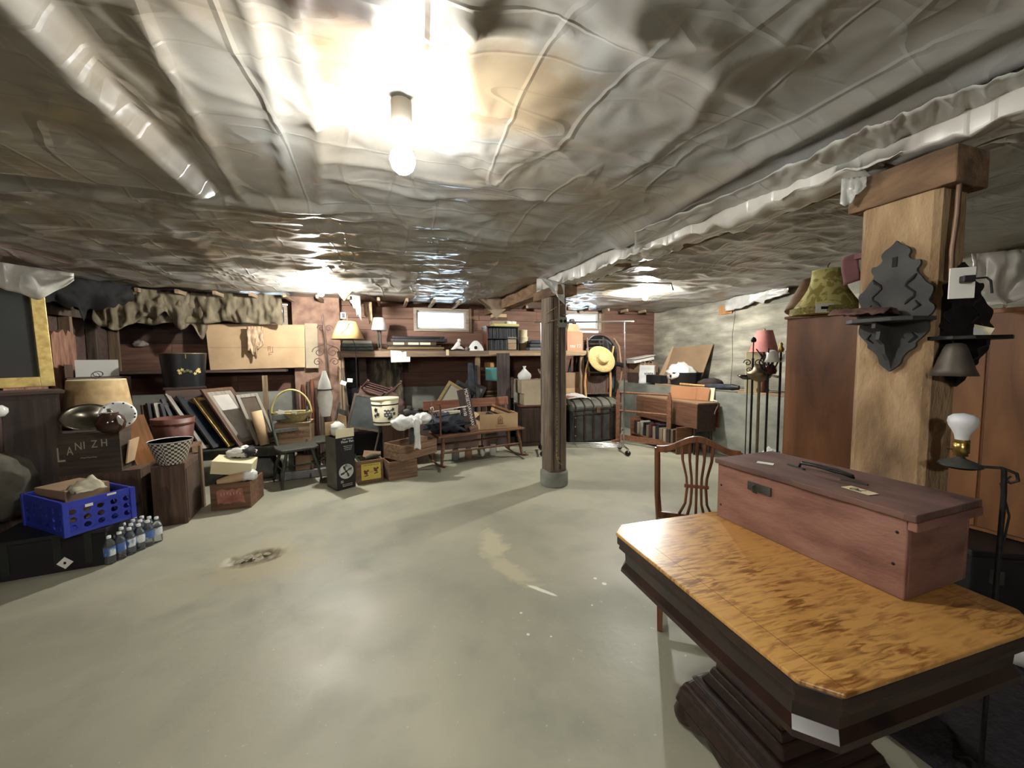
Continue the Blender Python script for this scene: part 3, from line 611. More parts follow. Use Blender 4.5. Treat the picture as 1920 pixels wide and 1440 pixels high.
# ================================================================ shield-back chair behind the table
bc = at(1306, 900, 2.33); rz = face(1300) + R(6)
t = CH = thing('dining_chair', 'mahogany dining chair with an arched shield back of curved slats, behind the table', 'chair', (bc.x, bc.y, 0), rz)
chairw = wood('chair_mahogany', (88, 46, 24), (140, 84, 48), 'z', 2.4, .35, .05)
hw = .225; 
for s in (-1, 1):
    MB().tube([(s * (hw - .03), .08, 0), (s * (hw - .02), .02, .42), (s * (hw - .005), 0, .62), (s * hw, -.0, .93)], [.017, .02, .018, .017], 8).build('rear_leg', chairw, t)
    MB().bar((s * (hw - .01), -.42, .45), (s * (hw - .015), -.42, 0), .036, .036, e=.72).build('front_leg', chairw, t)
    MB().bar((s * (hw - .02), .05, .2), (s * (hw - .012), -.42, .2), .016, .028).build('stretcher', chairw, t)
    MB().bar((s * (hw - .02), .02, .42), (s * (hw - .005), -.42, .42), .024, .06).build('seat_rail', chairw, t)
MB().bar((-hw + .03, -.18, .2), (hw - .03, -.18, .2), .016, .028).build('cross_stretcher', chairw, t)
MB().bar((-hw + .01, -.42, .42), (hw - .01, -.42, .42), .024, .06).build('front_rail', chairw, t)
B((0, -.2, .455), (.43, .44, .03)).build('seat', mat('seat_cloth', (88, 70, 52), (110, 88, 66), .9, 30), t, bevel=.012)
b = MB(); n = 20
arch = lambda x: .93 + .072 * (1 - min(1, (abs(x) / .17)) ** 2) if abs(x) < .17 else .93
arch = lambda x: .925 + .075 * (.5 + .5 * math.cos(min(1, abs(x) / (hw - .02)) * math.pi))
pts = [(-hw - .005 + (2 * hw + .01) * i / n, 0, 0) for i in range(n + 1)]
up = [(p[0], arch(p[0]) + .018) for p in pts]; dn = [(p[0], arch(p[0]) - .022) for p in pts][::-1]
b.prism(up + dn, -.015, .012, 'xz'); b.build('crest_rail', chairw, t, bevel=.004)
for i in range(5):
    k = i - 2; xt, xm, xb = k * .042, k * .026, k * .034 + (0)
    MB().tube([(xt, 0, arch(xt) - .02), (xt * .95, 0, .86), (k * .028, 0, .75), (xm, 0, .68), (k * .03, 0, .58), (k * .048, .0, .5)], [.012, .0085, .008, .0085, .008, .009], 6).build('slat', chairw, t)
B((0, 0, .695), (.135, .016, .022)).build('splat_tie', chairw, t, bevel=.003)
B((0, .0, .49), (2 * hw - .03, .02, .035)).build('shoe_rail', chairw, t)

CH.scale = (1, 1, .955)
# ================================================================ fretwork brackets on the pale post (face at x = 1.897)
PX = 1.885
def chaik(p, n=2):
    for _ in range(n):
        q = [p[0]]
        for a, b in zip(p[:-1], p[1:]): q += [(a[0] * .75 + b[0] * .25, a[1] * .75 + b[1] * .25), (a[0] * .25 + b[0] * .75, a[1] * .25 + b[1] * .75)]
        p = q + [p[-1]]
    return p
def fret(name, label, x, y, z, rz, mm, seed=0):
    t = thing(name, label, 'wall shelf', (x, y, z), rz)
    half = [(0, .24), (.012, .225), (.03, .215), (.038, .2), (.03, .185), (.045, .17), (.06, .172), (.062, .155), (.05, .14), (.065, .12), (.075, .10), (.095, .085), (.09, .06), (.082, .045), (.1, .03), (.095, .01), (.085, 0)]
    half = chaik(half); out = [(-a, b) for a, b in half[::-1]] + half[1:]
    b = MB(); b.prism(out, 0, .01, 'xz'); b.build('back_panel', mm, t)
    low = [(.085, -.012), (.09, -.04), (.075, -.06), (.06, -.075), (.062, -.09), (.045, -.1), (.03, -.12), (.028, -.14), (.012, -.155), (0, -.165)]; low = chaik(low)
    b = MB(); b.prism([(-a, c) for a, c in low] + low[::-1][1:], 0, .01, 'xz'); b.build('lower_panel', mm, t)
    b = MB(); b.prism([(-.1, .012), (.1, .012), (.085, -.07), (.05, -.1), (-.05, -.1), (-.085, -.07)], -.012, 0, 'xy'); b.build('shelf_board', mm, t, bevel=.002)
    b = MB(); b.prism([(0, -.012), (-.085, -.012), (-.085, -.03), (-.06, -.04), (-.065, -.065), (-.04, -.08), (-.03, -.11), (-.012, -.13), (0, -.16)], -.005, .005, 'yz'); b.build('bracket', mm, t)
    for s in (-1, 1):
        MB().tube([(s * (.042 + .012 * math.cos(a * 2.2)), -.001, .13 - .011 * i) for i, a in enumerate(np.linspace(0, 4.2, 9))], [.002, .005, .004, .003, .003, .003, .003, .004, .002], 6).build('fret_scroll', blackm, t)
        MB().tube([(s * .055, -.001, .05), (s * .065, -.001, .035), (s * .05, -.001, .022)], [.002, .005, .002], 5).build('fret_leaf', blackm, t)
        MB().tube([(s * .052, -.001, -.045), (s * .062, -.001, -.06), (s * .045, -.001, -.075)], [.002, .005, .002], 5).build('fret_leaf', blackm, t)
    B((0, -.001, .175), (.012, .003, .03)).build('hanging_slot', blackm, t)
    return t
sl = mat('weathered_slate_paint', (44, 46, 45), (72, 72, 68), .75, 9, bump=.3)
p = onx(1672, 598, PX - .012); fret('fretwork_shelf', 'grey fretwork shelf bracket with cut-out scrolls on the pale post', PX - .012, p.y, p.z, R(-90), sl).scale = (1.24,) * 3
fret('fretwork_shelf', 'black fretwork shelf seen edge-on at the right side of the pale post', 2.0, .84, 1.515, R(-24), iron).scale = (1.12,) * 3
# dried leather-like bundle on the grey shelf
b = MB(); r_ = random.Random(3)
q0 = Vector((PX - .07, p.y, p.z + .003))
b.grid(lambda u, v: (q0.x + .05 - .10 * v, q0.y - .03 + .19 * u, q0.z + .012 + .022 * math.sin(v * 3.1) + .01 * noise.noise(Vector((u * 9, v * 6, 2))) + .012 * u), 16, 8)
tag(b.build('dried_leaf', mat('dried_brown', (48, 26, 24), (120, 84, 72), .8, 25, bump=.6), thick=.006), 'shrivelled dark red-brown dried leaf lying on the grey fretwork shelf', 'dried leaf')
# plug-in adapter on the edge-on shelf
t = thing('power_adapter', 'white paper card with a black plug and cord on the black fretwork shelf', 'adapter', tuple(at(1802, 548, 1.27)), R(-40))
B((0, 0, .03), (.062, .006, .1)).build('card', paper, t)
B((.006, -.014, .04), (.03, .024, .022)).build('plug', black, t, bevel=.003)
MB().tube([(.02, -.016, .04), (.05, -.016, .041), (.06, -.016, .03), (.066, -.014, -.01)], .003, 6).build('cord', black, t)
# bell shade at the right of the post
t = thing('bell_lampshade', 'tarnished bell-shaped metal lampshade hung below the black shelf', 'lampshade', tuple(at(1788, 704, 1.36)), 0); t.scale = (.78,) * 3
L([(.076, 0), (.064, .03), (.05, .08), (.038, .12), (.03, .14), (.012, .146)], 28).build('shade', mat('tarnish', (72, 62, 54), (104, 94, 82), .5, 9, metal=.4), t, thick=.002)
MB().tube([(0, 0, .14), (0, .02, .17), (0, .06, .18)], .004, 6).build('hook', iron, t)
t = thing('price_tag', 'cream paper tag pinned beside the black shelf', 'tag', tuple(at(1830, 624, 1.40)), face(1830)); B((0, 0, 0), (.07, .001, .055), (0, R(20), 0)).build('card', cream, t); B((.004, -.001, .004), (.03, .001, .024), (0, R(20), 0)).build('sticker', paper, t)
# pink cloth hung on the far side of the post
b = MB(); b.grid(lambda u, v: (1.885 + .05 * u, 1.13 + .035 * (1 - u) + .006 * math.sin(v * 5), 1.87 - .12 * v + .02 * u), 6, 8); b.box((1.93, 1.125, 1.87), (.03, .03, .02))
tag(b.build('pink_cloth', mat('pink_cloth', (112, 70, 74), (138, 92, 94), .9, 10), thick=.004), 'scrap of dusty pink cloth hanging behind the pale post', 'cloth')

# ================================================================ iron floor lamp with reflector bulb
K_ = .72; q = at(1800, 872, 1.28); t = thing('floor_lamp', 'black iron bridge lamp with a white unlit reflector bulb, right of the toolbox', 'lamp', (q.x + .125 * K_ * math.cos(face(1800)), q.y + .125 * K_ * math.sin(face(1800)), 0), face(1800)); t.scale = (K_,) * 3
ox, oy, oz = -.125, -.0, q.z / K_
L([(.073, 0), (.07, .008), (.045, .02), (.02, .03), (.012, .04)], 28, c=(ox, oy, oz)).build('saucer', sl, t)
L([(.05, -.012), (.073, -.001), (.073, 0)], 28, c=(ox, oy, oz)).build('saucer_rim', iron, t)
L([(.012, .04), (.024, .045), (.022, .055), (.027, .058), (.027, .1), (.024, .103), (.027, .107), (.026, .12)], 20, c=(ox, oy, oz)).build('socket', brass, t)
MB().tube([(ox - .026, oy, oz + .07), (ox - .045, oy - .004, oz + .07)], .003, 6).build('switch', black, t)
L([(.022, .12), (.025, .14), (.033, .16), (.045, .183), (.05, .203), (.047, .222), (.032, .236), (.0, .242)], 28, c=(ox, oy, oz)).build('reflector_bulb', mat('frosted_bulb', (224, 226, 230), rough=.35), t)
MB().tube([(ox, oy, oz - .01), (ox + .06, oy, oz + .005), (ox + .12, oy, oz + .012), (ox + .16, oy, oz - .005), (ox + .165, oy, oz - .035), (ox + .145, oy, oz - .05), (ox + .125, oy, oz - .035)], .006, 8).build('scroll_arm', iron, t)
MB().tube([(ox + .125, oy, oz + .012), (ox + .13, oy, oz - .1), (ox + .125, oy, .3), (ox + .125, oy, .03)], .009, 8).build('pole', iron, t)
MB().tube([(ox + .145, oy, oz - .02), (ox + .12, oy + .01, oz - .06), (ox + .15, oy + .015, oz - .2), (ox + .13, oy + .012, oz - .45)], .004, 6).build('cord', black, t)
for a in range(3):
    d = Vector((math.cos(a * 2.1), math.sin(a * 2.1), 0)); c = Vector((ox + .125, oy, 0))
    MB().tube([c + Vector((0, 0, .1)), c + d * .06 + Vector((0, 0, .09)), c + d * .13 + Vector((0, 0, .02)), c + d * .15 + Vector((0, 0, .008))], .007, 6).build('foot', iron, t)

# ================================================================ cupboards on the right
def cupboard(name, label, a, b, dep, z0, z1, mm, doors=1):
    c, rz, W = edge(a, b, dep); t = thing(name, label, 'cabinet', (c.x, c.y, z0), rz); H = z1 - z0
    body = MB(); body.box((0, 0, H / 2), (W, dep, H)); body.build('body', mm, t, bevel=.004)
    for i in range(doors):
        w_ = W / doors; B((-W / 2 + w_ * (i + .5), -dep / 2 - .006, H / 2), (w_ - .012, .014, H - .05)).build('door', mm, t, bevel=.003)
    return t, W
wz = wood('cabinet_brown', (112, 66, 32), (158, 102, 56), 'z', 1.5, .5, .08, 6)
wz2 = wood('cabinet_red_brown', (98, 54, 28), (152, 94, 54), 'z', 1.3, .45, .06, 5)
a, b2 = at(1472, 700, 3.1), at(1645, 700, 2.66); t, W = cupboard('tall_cabinet', 'tall red-brown wooden cabinet between the iron stands and the pale post', a, b2, .4, 0, 1.745, wz2, 0)
B((0, -.208, .875), (W - .02, .012, 1.70)).build('front_panel', wz2, t)
B((0, 0, 1.75), (W + .03, .44, .02)).build('cabinet_top', wz2, t, bevel=.004)
B((.22, -.216, 1.66), (.02, .003, .03)).build('paper_scrap', paper, t)
a, b2 = at(1752, 800, 2.35), at(2080, 800, 1.82); t, W = cupboard('wardrobe', 'wide brown wooden wardrobe at the right edge behind the floor lamp', a, b2, .5, .44, 1.70, wz, 3)
for s in (-1, 1):
    for k in (-1, 1): B((s * (W / 2 - .04), k * .2, -.22), (.06, .06, .44)).build('leg', wz, t)
a, b2 = onz(1815, 1185, 0.), onz(2060, 1215, 0.); c, rz, W = edge(a, b2, .4)
t = thing('storage_chest', 'black trunk standing on the dark rug at the right edge', 'trunk', (c.x, c.y, 0.006), rz)
B((0, 0, .2), (W, .38, .4)).build('body', blackm, t, bevel=.01); B((0, 0, .415), (W + .01, .39, .03)).build('lid', black, t, bevel=.006)
for s in (-1, 1): B((s * W * .3, -.195, .3), (.05, .02, .07)).build('latch', greyiron, t)
q = onz(1850, 1215, 0.); b = MB(); b.lathe([(.0, 0), (.05, .005), (.06, .04), (.05, .08), (.025, .1), (.02, .13)], 14, wob=.05)
tag(b.build('crumpled_bag', bag_w, loc=(q.x, q.y - .1, .006)), 'small crumpled clear plastic bag in the shade beneath the table', 'plastic bag')
rug = mat('dark_rug', (30, 29, 34), (54, 52, 58), .95, 40, (1, 1, 1), bump=.8, bsc=90)
b = MB(); b.grid(lambda u, v: (1.78 + 1.7 * u, .2 + 1.15 * v, .005 + .0025 * noise.noise(Vector((u * 9, v * 8, 1)))), 30, 22)
tag(b.build('rug', rug, thick=.004), 'dark charcoal rug on the floor right of the table', 'rug')

# ---- lampshades on the tall cabinet
Z0 = 1.761
def shade(name, label, px, d, prof, n, mm, z, tilt=(0, 0), sx=1., wob=0., trim=None):
    q = at(px, 600, d); t = thing(name, label, 'lampshade', (q.x, q.y, z), (tilt[0], tilt[1], 0))
    L(prof, n, wob=wob).build('cover', mm, t, thick=.003)
    if trim: L([(prof[0][0] + .003, 0), (prof[0][0] + .004, .006), (prof[0][0] + .002, .012)], n).build('trim', trim, t); r, z2 = prof[-1]; L([(r + .002, z2 - .008), (r + .003, z2), (r, z2 + .003)], n).build('top_trim', trim, t)
    return t
damask = mat('damask_yellow', (150, 134, 56), (198, 186, 104), .8, 12, det=3, dist=1.2, lo=.46, hi=.54)
t = shade('yellow_lampshade', 'yellow damask bell lampshade with a fringe on top of the tall cabinet', 1548, 2.95, [(.225, .0), (.215, .05), (.165, .12), (.125, .19), (.105, .26), (.098, .335)], 10, damask, Z0, trim=mat('gold_trim', (196, 184, 96), rough=.7))
L([(.226, .05), (.23, .012), (.228, .0)], 40, wob=.012).build('fringe', mat('fringe_green', (96, 88, 40), (150, 138, 66), .9, 60), t)
B((-.2, -.12, .03), (.115, .002, .066), (0, 0, -.5)).build('paper_label', paper, t); B((-.2, -.122, .032), (.05, .001, .02), (0, 0, -.5)).build('printed_mark', ink, t)
MB().tube([(0, 0, .33), (0, 0, .37), (.02, 0, .39)], .004, 6).build('finial', brass_d, t)
shade('brown_lampshade', 'brown pleated lampshade tilted behind the yellow one', 1515, 3.12, [(.16, 0), (.14, .07), (.115, .16), (.085, .26)], 60, mat('brown_pleat', (104, 72, 44), (136, 98, 62), .8, 20), Z0 + .035, (0, R(14)), wob=.012)
# ================================================================ generic makers
def obox(name, label, cat, a, b, dep, z0, h, mm, th=.012, lid=False, flaps=0, slats=0, bev=0):
    c, rz, W = edge(a, b, dep); t = thing(name, label, cat, (c.x, c.y, z0), rz); D = dep
    pn = 'panel' if mm.name.startswith('card') else 'board'
    def side(c_, d_, nm):
        if slats:
            for i in range(slats):
                hh = h / slats; B((c_[0], c_[1], hh * (i + .5)), (d_[0], d_[1], hh - .006)).build(nm, mm, t)
        else: B((c_[0], c_[1], h / 2), (d_[0], d_[1], h)).build(nm, mm, t, bevel=bev)
    side((0, -D / 2 + th / 2), (W, th), 'front_' + pn); side((0, D / 2 - th / 2), (W, th), 'rear_' + pn)
    for s in (-1, 1): side((s * (W / 2 - th / 2), 0), (th, D - 2 * th), 'side_' + pn)
    B((0, 0, th / 2 + .001), (W - 2 * th, D - 2 * th, th)).build('bottom', mm, t)
    if lid: B((0, 0, h + th / 2 + .001), (W + .006, D + .006, th)).build('lid', mm, t, bevel=.002)
    if flaps & 1: B((0, -D / 2 - .02, h - .03), (W - .01, .004, .09), (R(-35), 0, 0)).build('flap', mm, t)
    if flaps & 2: B((0, D / 2 + .01, h + .05), (W - .01, .004, .1), (R(-12), 0, 0)).build('flap', mm, t)
    if flaps & 4: B((-W / 2 - .03, 0, h - .02), (.004, D - .01, .08), (0, R(50), 0)).build('flap', mm, t)
    if flaps & 8: B((W / 2 + .03, 0, h - .02), (.004, D - .01, .08), (0, R(-50), 0)).build('flap', mm, t)
    return t, W
def frame(label, w, h, bw, th, fm, pm_, loc, rot, group=None, mat2=None):
    t = thing('picture_frame', label, 'picture', loc, rot, group); b = MB()
    for s in (-1, 1):
        b.box((s * (w - bw) / 2, 0, h / 2), (bw, th, h)); b.box((0, 0, h / 2 + s * (h - bw) / 2), (w - 2 * bw, th, bw))
    b.build('frame', fm, t, bevel=.003)
    if mat2:
        q = MB(); mw = (w - 2 * bw) * .16
        for s in (-1, 1):
            q.box((s * ((w - 2 * bw) - mw) / 2, -th * .1, h / 2), (mw, .004, h - 2 * bw)); q.box((0, -th * .1, h / 2 + s * ((h - 2 * bw) - mw) / 2), (w - 2 * bw - 2 * mw, .004, mw))
        q.build('mount', mat2, t)
    B((0, th * .15, h / 2), (w - 2 * bw, th * .3, h - 2 * bw)).build('picture', pm_, t); return t
def wad(label, name, cat, c, s, mm, seed=0, amp=.35, k=5., n=20, group=None, flat=.2):
    b = MB(); c = Vector(c)
    def fn(u, v):
        th, ph = u * 2 * math.pi, (v - .5) * math.pi; d = Vector((math.cos(ph) * math.cos(th), math.cos(ph) * math.sin(th), math.sin(ph)))
        r = 1 + amp * noise.noise(d * k * .5 + Vector((seed, seed * 2, 0))) + amp * .5 * noise.noise(d * k + Vector((seed, 0, seed)))
        q = Vector((d.x * s[0] * r, d.y * s[1] * r, d.z * s[2] * r)); q.z = max(q.z, -s[2] * (1 - flat)); return q + Vector((0, 0, s[2] * (1 - flat)))
    b.grid(fn, n, n // 2)
    return tag(b.build(name, mm, loc=c), label, cat, group)
def ptag(parent, loc, rz=0, s=.05, tilt=.3): return B((0, 0, 0), (s, .001, s * .75), (0, tilt, 0)).build('price_tag', paper, parent, loc=loc, rot=rz)

# ================================================================ long plank shelf by the back wall
SZ, SY = 1.575, 6.12
x0, x1 = ony(632, 660, SY).x, ony(1097, 655, SY).x
t = thing('plank_shelf', 'long rough plank shelf on posts along the back wall, loaded with lamps and boxes', 'shelf', ((x0 + x1) / 2, SY, 0)); LW = x1 - x0
for k in range(3): B((0, .08 + k * .24, SZ - .015), (LW, .235, .03)).build('shelf_plank', lumber, t)
xs_ = ony(915, 655, SY).x - (x0 + x1) / 2
B(((-LW / 2 + xs_) / 2, -.045, SZ - .045), (xs_ + LW / 2 - .004, .025, .09)).build('front_board', wood('old_grey_board', (104, 84, 66), (146, 120, 94), 'x', 2, .8, .25), t)
B(((LW / 2 + xs_) / 2, -.045, SZ - .045), (LW / 2 - xs_, .025, .085)).build('front_board', lumber, t)
for px, mm in ((641, lumber_z), (896, lumber_z), (1091, lumber_z)):
    B((ony(px, 700, SY).x - (x0 + x1) / 2, .01, (SZ - .09) / 2), (.075, .05, SZ - .09)).build('shelf_post', mm, t)
for px in (700, 960): B((ony(px, 700, 6.7).x - (x0 + x1) / 2, .6, (SZ - .03) / 2), (.06, .05, SZ - .03)).build('rear_post', plank_dk, t)
def sx(px, y=6.3): return ony(px, 650, y).x
def pxm(px, y): return y / ray(px, 660).y / FPX      # metres per photo pixel there
# paper sheets on the shelf front
q = ony(751, 668, SY - .062); t = thing('paper_sheet', 'blank white paper sheet pinned to the front of the plank shelf', 'paper', (q.x, SY - .062, q.z), R(3)); b = MB(); b.prism([(-.14, -.09), (.14, -.085), (.14, .075), (.06, .07), (.03, .055), (.0, .08), (-.14, .09)], 0, .002); b.build('sheet', paper, t)
q = ony(839, 661, SY - .062); tag(B((0, 0, 0), (.045, .002, .09)).build('paper_slip', cream, loc=q), 'narrow cream paper slip on the shelf edge left of the white glass shade', 'paper')

# floor lamp with parchment shade in front of the shelf's left end
y = 5.92; q = ony(652, 636, y); u = pxm(652, y); t = thing('floor_lamp', 'wire floor lamp with a yellow parchment shade painted with a branch', 'lamp', (q.x, y, 0), R(-5))
L([(29 * u, q.z), (15 * u, q.z + 33 * u)], 28).build('shade', mat('parchment', (172, 134, 70), (196, 160, 96), .7, 4), t, thick=.003)
for r, z in ((29 * u, q.z), (15 * u, q.z + 33 * u)): L([(r + .002, z - .004), (r + .004, z), (r + .002, z + .004)], 28).build('shade_rim', mat('brown_trim', (110, 80, 46), rough=.7), t)
rr = lambda z: (29 - 14 * (z - q.z) / (33 * u)) * u + .004
def onsh(a, z): return (rr(z) * math.sin(a), -rr(z) * math.cos(a), z)
MB().tube([onsh(-.25, q.z + .06), onsh(-.15, q.z + .09), onsh(.1, q.z + .13), onsh(.35, q.z + .2), onsh(.5, q.z + .22)], .004, 5).build('painted_branch', ink, t)
MB().tube([onsh(.3, q.z + .19), onsh(.2, q.z + .23)], .004, 5).build('painted_twig', ink, t)
for dx in (-.1, .1): MB().tube([(dx * .5, 0, q.z + .04), (dx, 0, q.z - .1), (dx, 0, .04)], .005, 6).build('wire_pole', iron, t)
L([(.15, 0), (.15, .02), (.1, .03), (.02, .04)], 24).build('base', iron, t); MB().tube([(-.1, 0, .035), (.1, 0, .035)], .006, 6).build('foot_bar', iron, t)
B((-.05, 0, q.z + .33), (.065, .01, .085)).build('framed_card', paper, t); B((-.045, -.006, q.z + .33), (.04, .004, .06)).build('card_picture', ink, t)
MB().tube([(0, 0, q.z + .2), (0, 0, q.z + .33)], .005, 6).build('harp', brass_d, t)
# slim table lamp with white shade
y = 6.35; u = pxm(712, y); t = thing('table_lamp', 'slim table lamp with a white drum shade on the plank shelf', 'lamp', (sx(712, y), y, SZ))
L([(.085, 0), (.085, .02), (.06, .03), (.03, .05)], 4, sm=False).build('base', wood('lamp_wood', (120, 90, 66), (150, 116, 86), 'z'), t)
for dx in (-.02, .02): MB().tube([(dx, 0, .04), (dx, 0, 38 * u)], .012, 8).build('column', greyiron, t)
L([(.035, 38 * u), (.03, 41 * u)], 12).build('collar', brass_d, t)
L([(14 * u, 39 * u), (9.5 * u, 62 * u)], 28).build('shade', mat('shade_white', (206, 206, 198), rough=.8), t, thick=.003)
# folded cloths under the parchment lamp
t = thing('folded_cloths', 'stack of folded grey-green cloths on the left end of the plank shelf', 'cloth', (sx(670), 6.35, SZ))
for k, (w_, mm) in enumerate(((.46, mat('cloth_grey', (72, 76, 72), (98, 102, 96), .95, 12)), (.44, mat('cloth_green', (88, 96, 90), (120, 128, 118), .95, 12)), (.42, cloth_w))):
    B((0, 0, .03 + k * .052), (w_, .3, .048)).build('folded_cloth', mm, t, bevel=.018)
# flat stack of frames on the shelf
dk = [wood('frame_black', (28, 26, 28), (52, 50, 52), 'x', 4, .3, .05), wood('frame_brown', (58, 42, 30), (96, 74, 54), 'x', 4, .4, .05), wood('frame_gold_brown', (112, 92, 52), (154, 130, 80), 'x', 4, .4, .05)]
z = SZ
for k, (w_, dx, mm, hh) in enumerate(((.95, 0, dk[1], .03), (.86, .06, dk[2], .026), (.8, .04, dk[0], .026), (.74, .0, dk[1], .05), (.86, .12, dk[0], .05), (.8, .1, dk[0], .035))):
    lab = ['widest brown frame at the bottom of the flat stack on the shelf', 'gilt-edged frame second from bottom of the flat stack on the shelf', 'black frame third from bottom of the flat stack on the shelf', 'deep brown frame with cream edge slips in the flat shelf stack', 'deep black frame second from top of the flat stack on the shelf', 'topmost black frame of the flat stack below the window'][k]
    t = thing('flat_picture', lab, 'picture', (sx(772) + dx, 6.4, z + .001), random.uniform(-.04, .04), 'frames stacked flat on the shelf'); z += hh + .002
    b = MB(); D = .44
    for s in (-1, 1): b.box((s * (w_ / 2 - .03), 0, hh / 2), (.06, D, hh)); b.box((0, s * (D / 2 - .03), hh / 2), (w_ - .12, .06, hh))
    b.build('frame', mm, t, bevel=.004); B((0, 0, hh * .4), (w_ - .12, D - .12, hh * .3)).build('backing', board_d, t)
    if k == 3:
        for dx2 in (-.2, .02, .2): B((dx2, -D / 2 - .001, hh / 2), (.16, .002, hh * .7)).build('edge_slip', cream, t)
# white figurine and glass shade
y = 6.25; t = thing('figurine', 'white china reclining figurine on the plank shelf below the window', 'figurine', (sx(858, y), y, SZ))
b = MB(); b.tube([(-.1, 0, .02), (-.05, 0, .05), (.0, 0, .09), (.02, 0, .14)], [.015, .03, .045, .03], 10); b.tube([(-.02, 0, .06), (.06, 0, .05), (.11, 0, .02)], [.03, .025, .012], 8); b.build('body', gloss_w, t)
L([(0, -.03), (.022, -.02), (.03, 0), (.022, .022), (0, .03)], 12, c=(.025, 0, .17)).build('head', gloss_w, t)
MB().tube([(-.12, -.01, .012), (.12, -.01, .012)], .012, 8).build('base', iron, t)
t = thing('glass_lampshade', 'white glass bowl lampshade tipped on the plank shelf beside the record cabinet', 'lampshade', (sx(892, y), y, SZ))
L([(.13, .0), (.13, .03), (.1, .09), (.06, .14), (.03, .165), (0, .17)], 28).build('bowl', gloss_w, t)
L([(.02, -.004), (.028, 0), (.02, .004)], 16).xf(Matrix.Rotation(R(90), 4, 'X')).build('ring', iron, t, loc=(-.03, -.14, .05))
tag(L([(.02, 0), (.035, .02), (.03, .045), (.015, .055), (.018, .065)], 16).build('small_pot', mat('brown_glaze', (120, 96, 84), rough=.4), loc=(sx(873), 6.2, SZ)), 'small round brown pot between figurine and glass shade', 'pot')
# record cabinet with a row of albums in each compartment
y = 6.2; xa, xb = sx(913, y), sx(973, y); W = xb - xa; u = pxm(940, y); H = 46 * u
t = thing('record_cabinet', 'black two-tier record cabinet with red-brown side on the plank shelf', 'cabinet', ((xa + xb) / 2, y + .16, SZ), 0)
for s in (-1, 1): B((s * (W / 2 - .008), 0, H / 2), (.016, .3, H)).build('side_panel', mahog if s < 0 else black, t)
B((0, 0, H - .008), (W + .02, .32, .016)).build('cabinet_top', black, t); B((0, 0, .008), (W - .034, .3, .016)).build('bottom_board', black, t)
B((0, 0, H * .5), (W - .034, .3, .012)).build('middle_shelf', black, t); B((0, .145, H / 2), (W - .034, .008, H - .034)).build('rear_panel', black, t)
alb = None; sp = mat('album_spine', (20, 22, 26), (52, 56, 62), .6, 30)
for row in range(2):
    for i in range(24):
        if row == 0 and i > 15: continue
        xx = xa + .03 + i * (W - .06) / 23
        if alb is None: alb = tag(B((0, 0, H * .2), ((W - .06) / 23 * .8, .24, H * .40)).build('record_album', sp, bevel=.001), 'dark record album standing in the black record cabinet', 'record', 'albums in the record cabinet'); o = alb
        else: o = alb.copy(); COL.objects.link(o)
        o.location = (xx, y + .15, SZ + .017 + row * (H * .5 - .009)); o.rotation_euler = (0, 0, random.uniform(-.04, .04))
for k in range(2): tag(B((0, 0, .055), (.15, .2, .105)).build('small_carton', board_g if k else board_d, loc=(xb - .11, y + .13, SZ + .018 + k * .11)), ('lower' if not k else 'upper') + ' small grey carton in the record cabinet', 'box')
zt = SZ + H + .001
tag(B((.03, 0, .02), (.44, .26, .04)).build('yellow_box', mat('box_yellow', (196, 180, 96), rough=.7), loc=(sx(945), y + .15, zt), bevel=.003), 'flat yellow box lying on top of the record cabinet', 'box')
for k in range(3): tag(B((0, 0, .028), (.28 - .03 * k, .18, .055)).build('old_book', [board_g, mat('book_brown', (96, 70, 50), rough=.8), board][k], loc=(sx(940) - .02, y + .17, zt + .041 + k * .057), rot=.05 * k, bevel=.003), ['thick tan book at the bottom of the pile on the record cabinet', 'brown book in the middle of the pile on the record cabinet', 'top book of the pile on the record cabinet'][k], 'book')
for k in range(2): tag(B((0, 0, .022), (.07, .05, .044), (0, .1, 0)).build('small_card_box', paper, loc=(sx(954 + 9 * k), y + .06, zt + .041), rot=.3 - .5 * k), ['small white card box left on the yellow box', 'small white card box right on the yellow box'][k], 'box')
t = thing('cream_canister', 'stacked cream canisters with a brown band right of the record cabinet', 'canister', (sx(983), 6.35, SZ + .0))
for k, (r, h_) in enumerate(((.085, .13), (.08, .11), (.07, .12))): L([(r, .001), (r, h_ - .012), (r + .004, h_ - .01), (r + .004, h_), (0, h_)], 20, c=(0, 0, [0, .131, .242][k])).build('canister', [mat('canister_brown', (150, 118, 82), rough=.7), cream, cream][k], t)
for k, (w_, hh, mm) in enumerate(((.42, .055, mat('case_grey', (92, 90, 92), rough=.6)), (.4, .06, black), (.36, .06, mat('case_navy', (26, 30, 44), rough=.35)))):
    tag(B((0, 0, hh / 2), (w_, .26, hh - .002)).build('flat_case', mm, loc=(sx(1007, 6.2) + .03, 6.22, SZ + [0, .056, .117][k]), bevel=.012), ['grey flat case at the bottom, left of the middle post', 'black flat case in the middle, left of the middle post', 'navy rounded case on top, left of the middle post'][k], 'case')
